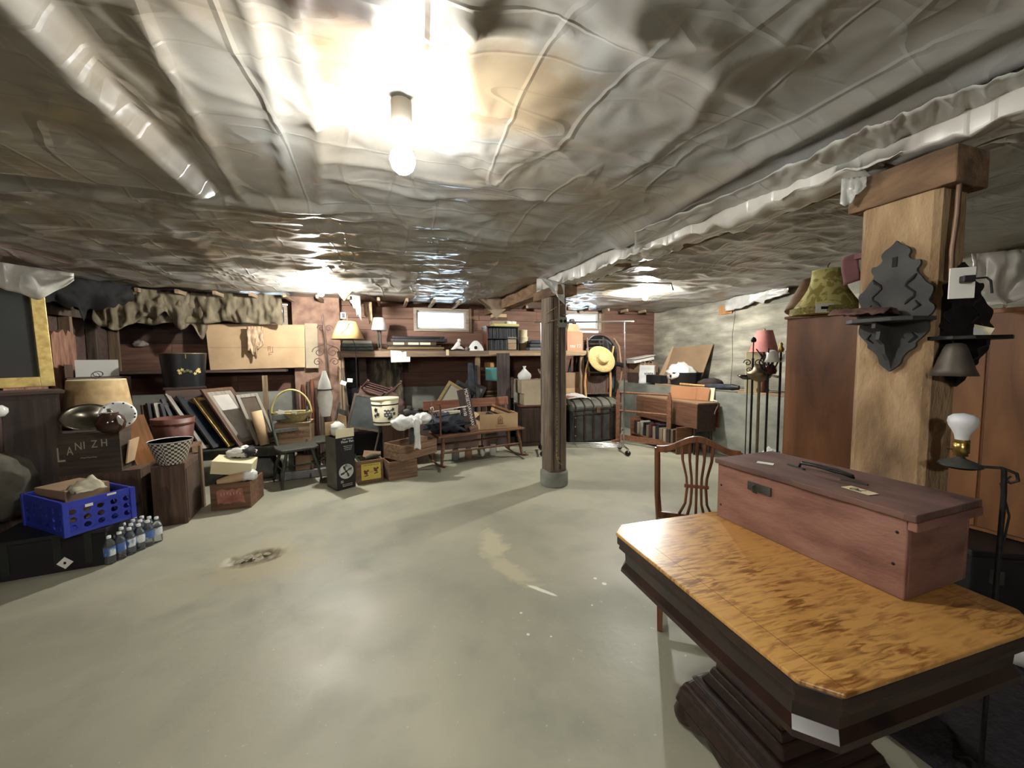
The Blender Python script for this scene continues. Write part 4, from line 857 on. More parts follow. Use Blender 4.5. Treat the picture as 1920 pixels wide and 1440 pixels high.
# boxes right of the middle post
y = 6.25; q = ony(1077, 650, y); u = pxm(1077, y)
t = thing('peach_box', 'peach cardboard box with white scribbles on the shelf right of the middle post', 'box', (q.x, y + .1, SZ)); B((0, 0, 18 * u), (32 * u, .25, 36 * u)).build('carton', mat('peach_card', (206, 124, 90), (220, 140, 104), .8, 4), t)
text('ms 17.', .09, white_p, t, FRONT.copy() if False else T(.02, -.127, .08) @ FRONT, 'lettering')
B((-.02, 0, 36 * u + .065), (.25, .22, .13), tx=.75).build('tan_box_top', board, t)
t = thing('toy_car', 'small black model car standing on the stacked boxes right of the middle post', 'toy', (q.x - .02, y + .1, SZ + 36 * u + .131)); B((0, 0, .035), (.2, .07, .035)).build('chassis', black, t, bevel=.008); B((.02, 0, .075), (.1, .065, .05), tx=.7).build('cabin', black, t, bevel=.006)
for s in (-1, 1):
    for k in (-1, 1): L([(.02, -.008), (.02, .008)], 12).xf(Matrix.Rotation(R(90), 4, 'X')).build('wheel', blackm, t, loc=(s * .07, k * .036, .02))
t = thing('dish_rack', 'pale slatted rack of trays in front of the right-hand window', 'rack', (sx(1113, 6.5), 6.62, 1.2))
for k in range(4): B((0, 0, .36 + .075 * k), (.42, .2, .018)).build('tray', steel if k % 2 else greywood_z, t)
for s in (-1, 1): B((s * .215, 0, .32), (.025, .22, .64)).build('upright', greywood_z, t)
B((0, 0, .0), (.46, .24, .03)).build('foot_board', greywood_z, t); B((0, 0, -.6), (.4, .2, 1.17)).build('stand', darkwood_z, t)

# ================================================================ under the shelf
def leanboard(name, label, px0, px1, py0, py1, y, mm, cat='board', th=.02, tilt=0., z=None):
    a, b = ony(px0, py1, y), ony(px1, py1, y); zt = ony((px0 + px1) / 2, py0, y).z; zb = z if z is not None else a.z
    return tag(B((0, 0, (zt - zb) / 2), (b.x - a.x, th, zt - zb)).build(name, mm, loc=((a.x + b.x) / 2, y, zb), rot=(tilt, 0, 0)), label, cat)
mott = mat('mottled_board', (64, 58, 50), (146, 130, 100), .85, 5, (4, 1, 1), det=9, bump=.3, lo=.42, hi=.68)
leanboard('mottled_panel', 'mottled weathered board standing under the shelf behind the painted bucket', 704, 757, 674, 780, 6.62, mott, z=0)
leanboard('dark_board', 'dark board standing under the left end of the shelf', 650, 672, 672, 780, 6.5, blackm, z=0)
leanboard('dark_board', 'dark narrow board beside the mottled one under the shelf', 676, 690, 672, 780, 6.55, plank_dk, z=0)
leanboard('wide_plank', 'wide dark weathered plank standing before the shelf, right of the keg', 933, 956, 662, 780, 6.02, wood('dark_plank', (52, 44, 44), (84, 70, 66), 'z', 2, .85, .2), z=0, th=.04)
# leaning frames behind the bench
for k, (px, w_, tl, mm) in enumerate(((845, .16, 32, dk[2]), (856, .2, 30, dk[0]), (872, .2, 26, dk[0]))):
    q = ony(px - 20, 760, 6.0 + .07 * k); frame(['gilt frame leaning furthest left behind the bench', 'black frame leaning second behind the bench', 'black frame leaning nearest the dark rolls'][k], .34, .56, .045, .03, mm, [mat('print_cream', (150, 144, 126), rough=.7), blackm, mat('print_grey', (120, 120, 114), rough=.6)][k], (q.x + .06 * k, 6.0 + .05 * k, .55), (0, R(tl), R(-18)))
t = thing('low_chest', 'dark low wooden chest behind the bench under the shelf', 'chest', (sx(800, 6.35), 6.3, 0)); B((0, 0, .26), (1.5, .42, .52)).build('body', plank_dk, t); B((0, 0, .535), (1.54, .46, .028)).build('lid', darkwood, t)
t = thing('shallow_tray', 'shallow dark wooden tray frame standing on the low chest', 'tray', (sx(780, 6.3), 6.25, .55)); 
for s in (-1, 1): B((0, 0, .06 + s * .05), (.36, .08, .02)).build('rail', greywood_z, t); B((s * .17, 0, .06), (.02, .08, .08)).build('end_piece', greywood_z, t)
B((0, .03, .06), (.32, .01, .08)).build('backing', darkwood, t)
navy = mat('navy_cloth', (24, 28, 40), (50, 56, 70), .8, 12, bump=.4)
for k, px in enumerate((880, 888, 894)):
    q = ony(px, 745, 6.15); MB_ = MB().tube([(0, 0, 0), (.01, 0, .3), (.0, .02, .82 - .04 * k)], [.05, .055, .045], 10)
    tag(MB_.build('cloth_roll', navy, loc=(q.x, 6.0 + .08 * k, .56)), ['navy cloth roll left of the shelf post', 'navy cloth roll between two others by the shelf post', 'navy cloth roll hard against the shelf post'][k], 'cloth roll')
# keg with turquoise paper
y = 6.3; q = ony(918, 745, y); u = pxm(918, y)
t = thing('keg', 'brown wooden keg with metal hoops draped with turquoise paper', 'barrel', (q.x, y, .0)); zb = .78
B((0, 0, zb / 2), (.36, .36, zb - .002)).build('stand', plank_dk, t)
L([(.14, zb), (.155, zb + .08), (.165, zb + .25), (.16, zb + .42), (.145, zb + .52), (.0, zb + .52)], 24).build('staves', wood('keg_wood', (70, 44, 34), (104, 68, 50), 'z', 4, .5, .1), t)
for z_ in (.05, .12, .4, .47): L([(.158 + .008 * (z_ > .1), zb + z_ - .012), (.16 + .008 * (z_ > .1), zb + z_), (.158 + .008 * (z_ > .1), zb + z_ + .012)], 24).build('hoop', brass_d, t)
turq = mat('turquoise_paper', (92, 176, 176), (112, 196, 194), .8, 3)
b = MB(); b.grid(lambda u_, v: (-.11 + .22 * u_, -.172 - .008 * math.sin(u_ * 3), zb + .52 - .21 * v - .02 * u_ * v), 8, 6); b.build('paper_cover', turq, t, thick=.002)
tag(B((0, 0, .04), (.13, .1, .08)).build('orange_box', mat('orange_card', (200, 146, 84), rough=.8), loc=(q.x, y, zb + .522), rot=.3), 'little orange cardboard box on top of the keg', 'box')
# low cupboard with cartons
a, b2 = onz(968, 832), onz(1062, 822); a = Vector((a.x, 5.86, 0)); b2 = Vector((a.x + .78, 5.80, 0)); c, rz, W = edge(a, b2, .45)
t = thing('low_cupboard', 'low brown two-door cupboard behind the middle post', 'cabinet', (c.x, c.y, 0), rz); H = .66
B((0, 0, H / 2), (W, .43, H)).build('body', darkwood_z, t); B((0, 0, H + .012), (W + .04, .47, .024)).build('cabinet_top', mahog_x, t, bevel=.004)
for s in (-1, 1):
    d = B((s * W / 4, -.222, H / 2 + .02), (W / 2 - .03, .016, H - .12)).build('door', darkwood_z, t, bevel=.004)
    L([(.012, 0), (.016, .01), (0, .018)], 10).xf(Matrix.Rotation(R(90), 4, 'X')).build('knob', brass_d, d, loc=(s * W / 4 - s * (W / 4 - .05), -.23, H / 2 + .05))
zz = H + .025
t, W2 = obox('cardboard_box', 'stained cardboard box, lower of two on the low cupboard', 'box', (c.x - .36, 5.84, 0), (c.x + .22, 5.83, 0), .4, zz, .19, board_g, .006, flaps=0); B((.1, -.202, .1), (.12, .002, .1)).build('stain', board_d, t)
t, W2 = obox('cardboard_box', 'open cardboard box with folded flaps, upper of two on the low cupboard', 'box', (c.x - .4, 5.84, 0), (c.x + .2, 5.83, 0), .4, zz + .192, .22, board_g, .006); B((0, 0, .212), (W2 - .02, .38, .006)).build('closed_flap', board, t)
zz += .192 + .222
t = thing('wrapped_basket', 'silver cellophane-wrapped basket on the upper cardboard box', 'basket', (c.x - .3, 5.98, zz)); b = MB(); b.lathe([(.09, 0), (.11, .05), (.1, .09), (.05, .14), (.015, .18), (.03, .22)], 16, wob=.06); b.build('cellophane', bag_w, t)
for k, (dx, s) in enumerate(((-.02, 1), (.1, 1.15))):
    tag(L([(.035 * s, 0), (.03 * s, .008), (.008, .015), (.006, .09 * s), (.03 * s, .12 * s), (.05 * s, .17 * s)], 18).build('glass_goblet', glass, loc=(c.x + dx, 5.98, zz)), ['smaller stemmed glass left of the middle post', 'larger stemmed glass close to the middle post'][k], 'glass')
for k in range(2):
    a = onz(1066, 735, .62 if not k else .9); q = Vector((ony(1066, 700, 6.25).x, 6.25, 0)); 
    obox('cardboard_box', ['brown carton right of the post, under another carton', 'brown carton right of the post, on top of another carton'][k], 'box', (q.x - .2, 6.25, 0), (q.x + .33, 6.25, 0), .4, .62 + .28 * k, .275, board_d if k else board, .006, lid=True)
t = thing('crate_stand', 'dark low stand under the cartons right of the middle post', 'stand', (q.x + .06, 6.47, 0)); B((0, 0, .3), (.5, .42, .598)).build('body', plank_dk, t); B((0, 0, .6), (.56, .44, .02)).build('stand_top', darkwood, t)
for k in range(3): tag(MB().tube([(0, 0, 0), (.01, 0, .1), (.03, -.01, .22 + .03 * k)], [.03, .02, .012], 8).build('dark_bottle', black, loc=(q.x - .02 + .11 * k, 6.4, 1.184)), ['dark bottle nearest the post on the cartons', 'dark bottle in the middle on the cartons', 'dark bottle furthest right on the cartons'][k], 'bottle')
# ================================================================ bench and what stands on it
A, Bp = onz(826, 819, .43), onz(980, 802, .43); c, rz, W = edge(A, Bp, .42)
t = thing('bench', 'long brown wooden rocking bench with a plank back rail', 'bench', (c.x, c.y, 0), rz); bw_ = wood('bench_wood', (88, 54, 34), (136, 92, 62), 'x', 2.2, .5, .12)
B((0, 0, .42), (W + .06, .44, .03)).build('seat', bw_, t, bevel=.008)
for s in (-1, 1):
    for k in (-1, 1): MB().tube([(s * (W / 2 - .06), k * .15, .41), (s * (W / 2 - .035), k * .18, .22), (s * (W / 2 - .01), k * .2, .03)], [.02, .026, .016], 10).build('leg', bw_, t)
    pts = [(s * (W / 2 - .01), -.36 + .72 * i / 10, .012 + .05 * ((i - 5) / 5) ** 2) for i in range(11)]; MB().tube(pts, .014, 8).build('rocker', bw_, t)
    MB().tube([(s * (W / 2 - .05), .2, .43), (s * (W / 2 - .03), .26, .84)], .018, 8).build('back_post', bw_, t)
MB().tube([(-W / 2 + .03, -.18, .2), (W / 2 - .03, -.18, .2)], .015, 8).build('front_stretcher', bw_, t)
MB().tube([(-W / 2 + .03, .18, .24), (W / 2 - .03, .18, .24)], .015, 8).build('rear_stretcher', bw_, t)
B((-.04, .255, .79), (W + .1, .022, .13), (R(-8), 0, 0)).build('back_rail', wood('rail_red', (110, 60, 38), (150, 92, 62), 'x', 2, .5, .1), t, bevel=.006)
for i in range(9): MB().tube([(-W / 2 + .12 + i * (W - .24) / 8, .2, .43), (-W / 2 + .12 + i * (W - .24) / 8, .25, .74)], .008, 6).build('spindle', bw_, t)
BR = Matrix.Rotation(rz, 4, 'Z'); bl = lambda x, y, z=.436: Vector((c.x, c.y, 0)) + BR @ Vector((x, y, z))
# cardboard box with books
A2, B2 = onz(900, 806, .436), onz(971, 801, .436); cb, rb, WB = edge(A2, B2, .3)
t, WB = obox('cardboard_box', 'open tan cardboard box with a red emblem on the bench', 'box', A2, B2, .3, .436, .215, board, .006, flaps=4)
em = MB(); em.tube([(-.03, 0, -.05), (-.035, 0, .02), (0, 0, .06), (.035, 0, .02), (.03, 0, -.05)], .003, 5); em.tube([(-.02, 0, -.03), (0, 0, .03), (.02, 0, -.03), (-.02, 0, -.03)], .003, 5)
em.box((0, 0, -.055), (.08, .003, .012)); em.lathe([(.016, -.002), (.016, .002)], 12); em.build('emblem', inkred, t, loc=(.02, -.152, .125))
B((.03, -.1515, .035), (.18, .001, .004)).build('print_line', inkred, t)
BB = Matrix.Rotation(rb, 4, 'Z'); bb = lambda x, y, z: Vector((cb.x, cb.y, 0)) + BB @ Vector((x, y, z))
for k in range(5):
    tag(B((0, 0, 0), (.34, .17, .022), (0, 0, 0)).build('thin_book', [darkwood, tan_w, board, mat('book_wine', (80, 34, 32), rough=.7), orange_w][k], loc=bb(.1 + .006 * k, .02, .60 + .024 * k), rot=(0, R(22), rb)), ['lowest dark book', 'second book, tan', 'third book, brown card', 'fourth book, wine red', 'topmost orange-brown book'][k] + ' in the slanting pile in the emblem box', 'book')
wad('dark bundled cloth filling the emblem box on the bench', 'dark_cloth', 'cloth', bb(-.1, .02, .50), (.1, .1, .08), navy, 3)
# roadside sign board
q = bl(-.13, -.08); t = thing('sign_board', 'dark brown wooden sign board with white lettering leaning on the bench', 'sign', q, (R(-6), R(-9), rz + R(8)))
B((0, 0, .30), (.19, .02, .60)).build('board', wood('sign_brown', (50, 32, 30), (78, 52, 46), 'z', 3, .6, .1), t, bevel=.003); B((.02, -.03, .035), (.13, .05, .07)).build('block', crate_w, t)
TM = FRONT @ Matrix.Rotation(R(-90), 4, 'Z')
text('MORSETDAWNHAW', .076, white_p, t, T(.034, -.0105, .32) @ TM, 'lettering', sx=.78); text('09:00', .07, white_p, t, T(-.05, -.0105, .30) @ TM, 'time', sx=.9)
# white picture behind
frame('white printed picture standing on the bench behind the canes', .24, .28, .02, .012, paper, cream, bl(-.33, .1), (R(-8), 0, rz))
# dark bundle with canes and umbrellas
wad('heap of black folded umbrellas\' cloth on the left of the bench', 'black_cloth', 'cloth', bl(-.46, .02), (.27, .15, .14), navy, 5, .55, 7, 30)
for k, (x, z, l) in enumerate(((-.5, .30, .5), (-.46, .22, .42), (-.5, .13, .44), (-.44, .06, .5))):
    p0, p1 = bl(x - .2, -.14, .46 + z), bl(x - .2 + l, -.08, .46 + z + .03)
    tag(MB().tube([p0 + Vector((-.02, 0, .03)), p0 + Vector((-.03, -.01, .05)), p0 + Vector((.0, -.01, .062)), p0 + Vector((.012, 0, .03)), p0, p1], .007, 6).build('umbrella', [gloss_w, black, black, navy][k]), ['white-hooked cane lying topmost on the black cloth heap', 'black umbrella second from top on the bench', 'black umbrella third from top on the bench', 'navy umbrella lowest on the bench'][k], 'umbrella')
tag(MB().tube([bl(-.62, -.2, .44), bl(-.61, -.18, .7), bl(-.61, -.18, .82), bl(-.63, -.2, .86), bl(-.67, -.22, .85)], .012, 8).build('walking_stick', mahog), 'upright brown walking stick against the left of the bench', 'stick')
for k, dx in enumerate((-.3, -.1, .1, .3)):
    tag(L([(.05, 0), (.055, .02), (.055, .12), (.04, .14), (.042, .16), (0, .16)], 14).build('storage_jar', [mat('jar_grey', (120, 124, 120), rough=.2), board_d, glass, gloss_w][k], loc=bl(dx, .12, .0)), ['grey jar under the left of the bench', 'brown jar under the bench, second from left', 'clear jar under the bench, third from left', 'white jar under the right of the bench'][k], 'jar')
# iron hand grinder on a stand
q = at(772, 830, 5.0); t = thing('hand_grinder', 'grey cast-iron hand-crank grinder on a column beside the painted bucket', 'grinder', (q.x, q.y, 0.)); z0 = at(772, 772, 5.0).z
MB().tube([(0, 0, 0), (0, 0, .1), (0, 0, z0 - .15), (0, 0, z0 - .02)], [.07, .04, .035, .045], 12).build('column', greyiron, t)
MB().tube([(-.09, 0, z0), (-.05, 0, z0 + .005), (.05, 0, z0 + .01), (.09, 0, z0 + .012)], [.035, .042, .036, .04], 12).build('barrel', greyiron, t)
L([(.02, 0), (.035, .04), (.03, .05)], 14, c=(-.02, 0, z0 + .03)).build('hopper', greyiron, t)
MB().tube([(.09, 0, z0 + .012), (.13, 0, z0), (.13, -.02, z0 - .09), (.17, -.02, z0 - .1)], .01, 8).build('crank', iron, t); L([(.05, 0), (.05, .03)], 16).build('foot', greyiron, t)

# ================================================================ crates in the middle
A, B_ = onz(730, 903), onz(783, 893); obox('wooden_crate', 'small brown wooden crate on the floor under the bag-filled crate', 'crate', A, B_, .27, 0, .228, crate_w, .014, lid=False)
F, RR, LL = onz(753, 866, .232), onz(820, 848, .232), onz(718, 842, .232)
dv = (RR - F).normalized(); t, W = obox('wooden_crate', 'long open wooden crate holding a white plastic bag, on top of another crate', 'crate', F, F + dv * .56, .34, .232, .19, crate_w, .016, slats=2)
cc_, r_, _ = edge(F, F + dv * .56, .34); MZ = Matrix.Rotation(r_, 4, 'Z')
b = MB(); bagc = cc_ + MZ @ Vector((-.05, -.04, .0))
def blob(b, c, s, seed, amp=.3):
    def fn(u, v):
        th, ph = u * 2 * math.pi, (v - .5) * math.pi; d = Vector((math.cos(ph) * math.cos(th), math.cos(ph) * math.sin(th), math.sin(ph)))
        r = 1 + amp * noise.noise(d * 2 + Vector((seed, 0, 0))) + amp * .6 * noise.noise(d * 5 + Vector((0, seed, 0))); return bagc + MZ @ Vector((c[0] + d.x * s[0] * r, c[1] + d.y * s[1] * r, c[2] + d.z * s[2] * r))
    b.grid(fn, 28, 14)
blob(b, (-.12, -.02, .44), (.13, .12, .085), 1.); blob(b, (.04, .0, .43), (.12, .1, .07), 4.); blob(b, (.22, .02, .45), (.12, .09, .075), 7.)
b.grid(lambda u, v: bagc + MZ @ Vector((-.10 + .13 * u * (1 - .45 * v) + .03 * v + .015 * noise.noise(Vector((u * 4, v * 6, 8))), -.185 - .02 * math.sin(u * 11 + v * 3), .50 - .36 * v - .05 * abs(u - .4))), 16, 14)
tag(b.build('plastic_bag', bag_w, thick=.002), 'crumpled white plastic bag spilling over the long open crate', 'plastic bag')
q = at(738, 825, 5.15); t, W = obox('wooden_crate', 'tall brown box carrying the painted bucket', 'crate', Vector((q.x - .14, q.y + .1, 0)), Vector((q.x + .2, q.y + .02, 0)), .34, 0, .555, crate_d, .014, lid=True)
# painted bucket
qb = at(723, 800, 5.12); q = Vector((qb.x, qb.y + .14, .572)); t = thing('painted_bucket', 'cream painted wooden bucket with blue grapes and dark leaves', 'bucket', q, face(723)); r0, r1, h = .155, .182, .36
pc = mat('cream_paint', (214, 206, 166), (230, 222, 186), .5, 5)
L([(r0, 0), (r1, h), (r1 - .012, h), (r0 - .01, .02), (0, .02)], 32).build('staves', pc, t)
for z in (.03, .265): L([((r0 + (r1 - r0) * z / h) + .003, z), ((r0 + (r1 - r0) * z / h) + .0045, z + .008), ((r0 + (r1 - r0) * z / h) + .003, z + .016)], 48, wob=.004).build('painted_band', blackm, t)
L([(r1 + .002, h - .03), (r1 + .004, h - .028), (r1 + .004, h), (r1 - .012, h + .002)], 32).build('rim_hoop', pc, t); L([(r1 - .014, h - .01), (0, h - .04)], 24).build('inside', mat('bucket_blue', (96, 116, 140), rough=.6), t)
grape = mat('grape_blue', (92, 104, 116), (124, 132, 138), .6, 20); leaf = mat('leaf_dark', (34, 44, 36), (52, 60, 46), .6, 10)
def onb(a, z): r = r0 + (r1 - r0) * z / h + .001; return Vector((r * math.sin(a), -r * math.cos(a), z))
gm = None
for i in range(15):
    a, z = .0 + random.uniform(-.02, .02) + (i % 5) * .11, .20 - (i // 5) * .035 - .01 * (i % 2)
    if gm is None: gm = L([(0, -.014), (.014, -.008), (.017, 0), (.014, .008), (0, .014)], 10).build('grape', grape, t, loc=onb(a, z)); gm.scale = (1, .25, 1)
    else:
        o = gm.copy(); COL.objects.link(o); o.location = onb(a, z)
for a, z, s in ((-.75, .21, 1.2), (-.6, .15, 1), (-.85, .13, .9), (.45, .11, 1.1), (.3, .09, .9), (.62, .21, 1), (.75, .15, 1)):
    p = onb(a, z); pts = [(.03 * s * k_ * math.cos(an), .03 * s * k_ * math.sin(an)) for an, k_ in [(i * math.pi / 5, 1 if i % 2 else .55) for i in range(10)]]
    MB().prism(pts, -.002, .001, 'xz').build('painted_leaf', leaf, t, loc=p, rot=a)
# fruit crate with yellow label
A, B_ = onz(670, 909), onz(719, 901); c, rz, W = edge(A, B_, .3)
t, W = obox('fruit_crate', 'wooden fruit crate with a bright yellow printed label', 'crate', A, B_, .3, 0, .27, crate_w, .014, slats=1)
yl = B((.01, -.152, .135), (W * .74, .003, .19)).build('yellow_label', mat('label_yellow', (206, 180, 52), (222, 198, 74), .7, 4), t)
text('SWEET SUGAR YELLOW', .019, ink, t, T(.01, -.1545, .212) @ FRONT, 'label_print', sx=.85)
plum = mat('fruit_print', (110, 44, 52), (150, 70, 76), .7, 14)
for s in (-1, 1):
    for dx, dz in ((0, 0), (.018, .012), (-.016, .01), (.004, -.02), (-.012, -.012)): L([(.013, -.001), (.013, .001)], 12).xf(Matrix.Rotation(R(90), 4, 'X')).build('fruit_print', plum, t, loc=(.01 + s * .055 + dx, -.1545, .145 + .01 * s + dz))
    B((.01 + s * .055, -.1545, .10 + .01 * s), (.045, .001, .01), (0, R(-12), 0)).build('label_bar', ink, t)
L([(.022, -.001), (.022, .001)], 14).xf(Matrix.Diagonal((1.1, 1, .5, 1)) @ Matrix.Rotation(R(90), 4, 'X')).build('centre_print', board, t, loc=(.01, -.1545, .13))
MZ = Matrix.Rotation(rz, 4, 'Z'); fl = lambda x, y, z: Vector((c.x, c.y, 0)) + MZ @ Vector((x, y, z))
gg = mat('green_glass', (36, 66, 50), (50, 90, 66), .15, 4)
tag(L([(.07, 0), (.08, .03), (.08, .16), (.06, .2), (.025, .25), (.022, .3), (.028, .31)], 18).build('green_jug', gg, loc=fl(-.08, .0, .018), rot=(R(-12), R(-14), 0)), 'dark green glass jug tipped in the yellow-label crate', 'jug')
tag(B((0, 0, .02), (.2, .14, .012), (R(20), R(8), 0)).build('wood_piece', crate_w, loc=fl(.06, .04, .27)), 'loose piece of wood lying across the yellow-label crate', 'board')
tag(MB().tube([fl(-.04, -.05, .27), fl(.05, -.02, .29), fl(.15, .0, .28)], [.02, .03, .02], 8).build('green_cloth', mat('olive_cloth', (72, 74, 54), (96, 96, 72), .9, 12)), 'rolled olive cloth on the yellow-label crate', 'cloth')
# floor-fan carton
A, B_ = onz(633, 921), onz(667, 912); c, rz, W = edge(A, B_, .26)
t, W = obox('fan_carton', 'tall black floor fan carton with a printed fan picture, top open', 'box', A, B_, .26, 0, .585, mat('carton_black', (22, 22, 24), (30, 30, 32), .45, 4), .005)
B((0, -.1325, .635), (W, .004, .095)).build('open_flap', cream, t); B((W / 2 - .02, .1, .70), (.004, .2, .2)).build('side_flap', board, t); B((-.02, .13, .66), (W - .04, .004, .16)).build('rear_flap', board, t)
B((-W / 2 - .002, 0, .30), (.002, .25, .58)).build('side_print', mat('carton_side', (88, 84, 74), (108, 104, 92), .8, 5), t)
text('Floor Fan', .037, white_p, t, T(.025, -.1325, .535) @ FRONT); text('High Velocity', .022, white_p, t, T(.03, -.1325, .565) @ FRONT)
for k in range(3): text(['Adjustable tilt head', 'powerful 3 speed', 'all metal blades'][k], .013, white_p, t, T(.03, -.1325, .485 - .02 * k) @ FRONT, 'small_print')
for k in range(2): text(['High Velocity Floor Fan', 'Ventilateur de plancher'][k], .012, white_p, t, T(.01, -.1325, .055 - .018 * k) @ FRONT, 'small_print')
fx = Matrix.Rotation(R(90), 4, 'X'); fp = mat('fan_print', (150, 150, 148), (206, 206, 202), .4, 14)
L([(.076, .001), (.083, .003), (.083, 0)], 32).xf(fx).build('printed_guard', mat('fan_ring', (196, 194, 184), rough=.4), t, loc=(0, -.131, .20)); L([(.077, 0), (.077, .0015)], 32).xf(fx).build('printed_fan', fp, t, loc=(0, -.131, .20))
for k in range(4): MB().prism([(0, 0), (.06, .012), (.066, .035), (.03, .03)], -.0035, -.002, 'xz').xf(Matrix.Rotation(k * math.pi / 2, 4, 'Y')).build('printed_blade', greyiron, t, loc=(0, -.131, .20))
L([(.014, 0), (.014, .005)], 14).xf(fx).build('printed_hub', black, t, loc=(0, -.131, .20)); B((.0, -.1325, .265), (.026, .002, .03)).build('printed_handle', mat('teal_print', (70, 120, 110), rough=.5), t); B((-.05, -.1325, .09), (.03, .001, .03)).build('printed_badge', steel, t)
MZ = Matrix.Rotation(rz, 4, 'Z'); fc = lambda x, y, z: Vector((c.x, c.y, 0)) + MZ @ Vector((x, y, z))
wad('crumpled white newspaper stuffed in the fan carton', 'newspaper', 'paper', fc(-.02, .0, .59), (.075, .08, .09), mat('newsprint', (196, 196, 190), (236, 236, 230), .8, 9, bump=.6), 2, .3)
# white-wrapped stand above the carton
q = fc(-.0, .34, .0); t = thing('wrapped_lamp', 'white paper-wrapped lamp standing behind the fan carton', 'lamp', q); b = MB()
b.lathe([(.05, .78), (.075, .9), (.085, 1.0), (.07, 1.08), (.045, 1.1)], 14, wob=.03); b.lathe([(.075, 1.1), (.06, 1.18), (.035, 1.26), (.02, 1.32)], 14, wob=.03); b.build('wrapping', cloth_w, t)
MB().tube([(0, 0, 0), (0, 0, .6), (0, 0, 1.3)], .02, 8).build('pole', darkwood, t); L([(.1, 0), (.1, .02), (.02, .04)], 16).build('base', darkwood, t); MB().tube([(.078 * math.cos(i), .078 * math.sin(i), 1.1) for i in np.arange(0, 6.2, .5)], .008, 6, closed=True).build('string', black, t)

# ================================================================ dark green plank-seat chairs
def windsor(label, loc, rot):
    t = thing('plank_chair', label, 'chair', loc, rot); g = green_w
    b = MB(); pts = [(-.2, .18), (-.22, 0), (-.2, -.17), (-.1, -.2), (.1, -.2), (.2, -.17), (.22, 0), (.2, .18), (0, .2)]
    b.prism(pts, .40, .435, 'xy'); b.build('seat', g, t, bevel=.012)
    for s in (-1, 1):
        for k in (-1, 1): MB().tube([(s * .13, k * .12, .41), (s * .17, k * .16, .24), (s * .185, k * .175, .18), (s * .21, k * .2, 0)], [.016, .021, .015, .013], 8).build('leg', g, t)
        MB().tube([(s * .175, -.165, .19), (s * .175, .165, .2)], .009, 6).build('side_stretcher', g, t)
        MB().tube([(s * .16, .16, .43), (s * .19, .22, .65), (s * .21, .28, .86)], [.018, .017, .014], 8).build('back_post', g, t)
    MB().tube([(-.175, 0, .195), (.175, 0, .195)], .009, 6).build('cross_stretcher', g, t)
    B((0, .245, .76), (.37, .018, .07), (R(-12), 0, 0)).build('crest_rail', g, t, bevel=.005); B((0, .20, .6), (.35, .016, .05), (R(-12), 0, 0)).build('mid_rail', g, t, bevel=.005)
    return t
q = at(556, 845, 4.58); ch = windsor('dark green plank-seat chair facing forward beside the fan carton', (q.x, q.y, 0), face(556) + R(14))
q2 = onz(612, 905); q2 = at(606, 850, 5.02); ch2 = dup(ch, (q2.x, q2.y, 0), face(600) - R(78), 'dark green plank-seat chair turned sideways behind the fan carton')
# bench for pictures and stacked goods along the back-left wall
PL, PR = ony(280, 800, 5.3), ony(516, 800, 5.45)
t = thing('low_table', 'long low dark-green table carrying leaning pictures along the back wall', 'table', ((PL.x + PR.x) / 2, 5.62, 0)); PW = PR.x - PL.x + .5
B((0, 0, .395), (PW, .75, .03)).build('top', green_w, t); B((0, -.33, .34), (PW - .1, .03, .09)).build('apron', green_w, t)
for s in (-1, 1):
    for k in (-1, 1): B((s * (PW / 2 - .05), k * .32, .19), (.06, .06, .38)).build('leg', green_w, t)
tz = .411
wad('grey bundled cloth on the floor under the low table', 'grey_bundle', 'cloth', ony(480, 845, 5.35) * Vector((1, 1, 0)) if False else (ony(487, 845, 5.3).x, 5.45, 0), (.2, .14, .16), mat('bundle_grey', (96, 98, 96), (124, 126, 122), .9, 8), 9, .2)
tag(B((0, 0, .05), (.6, .2, .1)).build('tool_case', mat('case_steel', (110, 112, 112), (140, 142, 140), .4, 10), loc=(ony(580, 880, 5.3).x, 5.3, 0), rot=.1, bevel=.01), 'long grey metal case on the floor behind the plank chair', 'case')
tag(B((0, 0, .09), (.2, .16, .18)).build('card_carton', board_d, loc=(ony(573, 870, 5.3).x, 5.3, .102), bevel=.003), 'small brown carton on the grey metal case', 'box')
# lettered crate with basket
A, B_ = ony(507, 836, 5.1), ony(572, 830, 5.1); t, W = obox('lettered_crate', 'pale wooden crate with faded lettering behind the plank chair', 'crate', Vector((A.x, 5.30, 0)), Vector((B_.x + .02, 5.30, 0)), .3, tz, .25, lumber, .014, lid=True)
text('E. Knight', .07, inkred, t, T(0, -.1515, .15) @ FRONT, shear=.2); text('Special Hand Made', .03, inkred, t, T(0, -.1515, .08) @ FRONT)
q = ony(547, 792, 5.42); t = thing('gathering_basket', 'oval woven basket with a tall bent handle on the lettered crate', 'basket', (q.x, 5.44, tz + .267)); u = pxm(547, 5.4)
wick = mat('wicker', (120, 104, 60), (176, 158, 98), .8, 40, (1, 1, 4), bump=.6)
L([(.15, .0), (.2, .05), (.225, .11), (.235, .12), (.225, .125), (.2, .06), (.14, .02), (0, .015)], 32, sy=.7, wob=.012).build('bowl', wick, t)
for k in range(3): MB().tube([((.17 + .026 * k) * math.cos(i * .25), (.17 + .026 * k) * .7 * math.sin(i * .25), .03 + .038 * k) for i in range(25)], .009, 6, closed=True).build('weave_band', wick, t)
MB().tube([(-.225 * math.cos(a) , 0, .1 + .30 * math.sin(a)) for a in np.linspace(0, math.pi, 20)], .012, 8).build('handle', mat('handle_yellow', (176, 156, 84), (204, 186, 116), .5, 10), t)
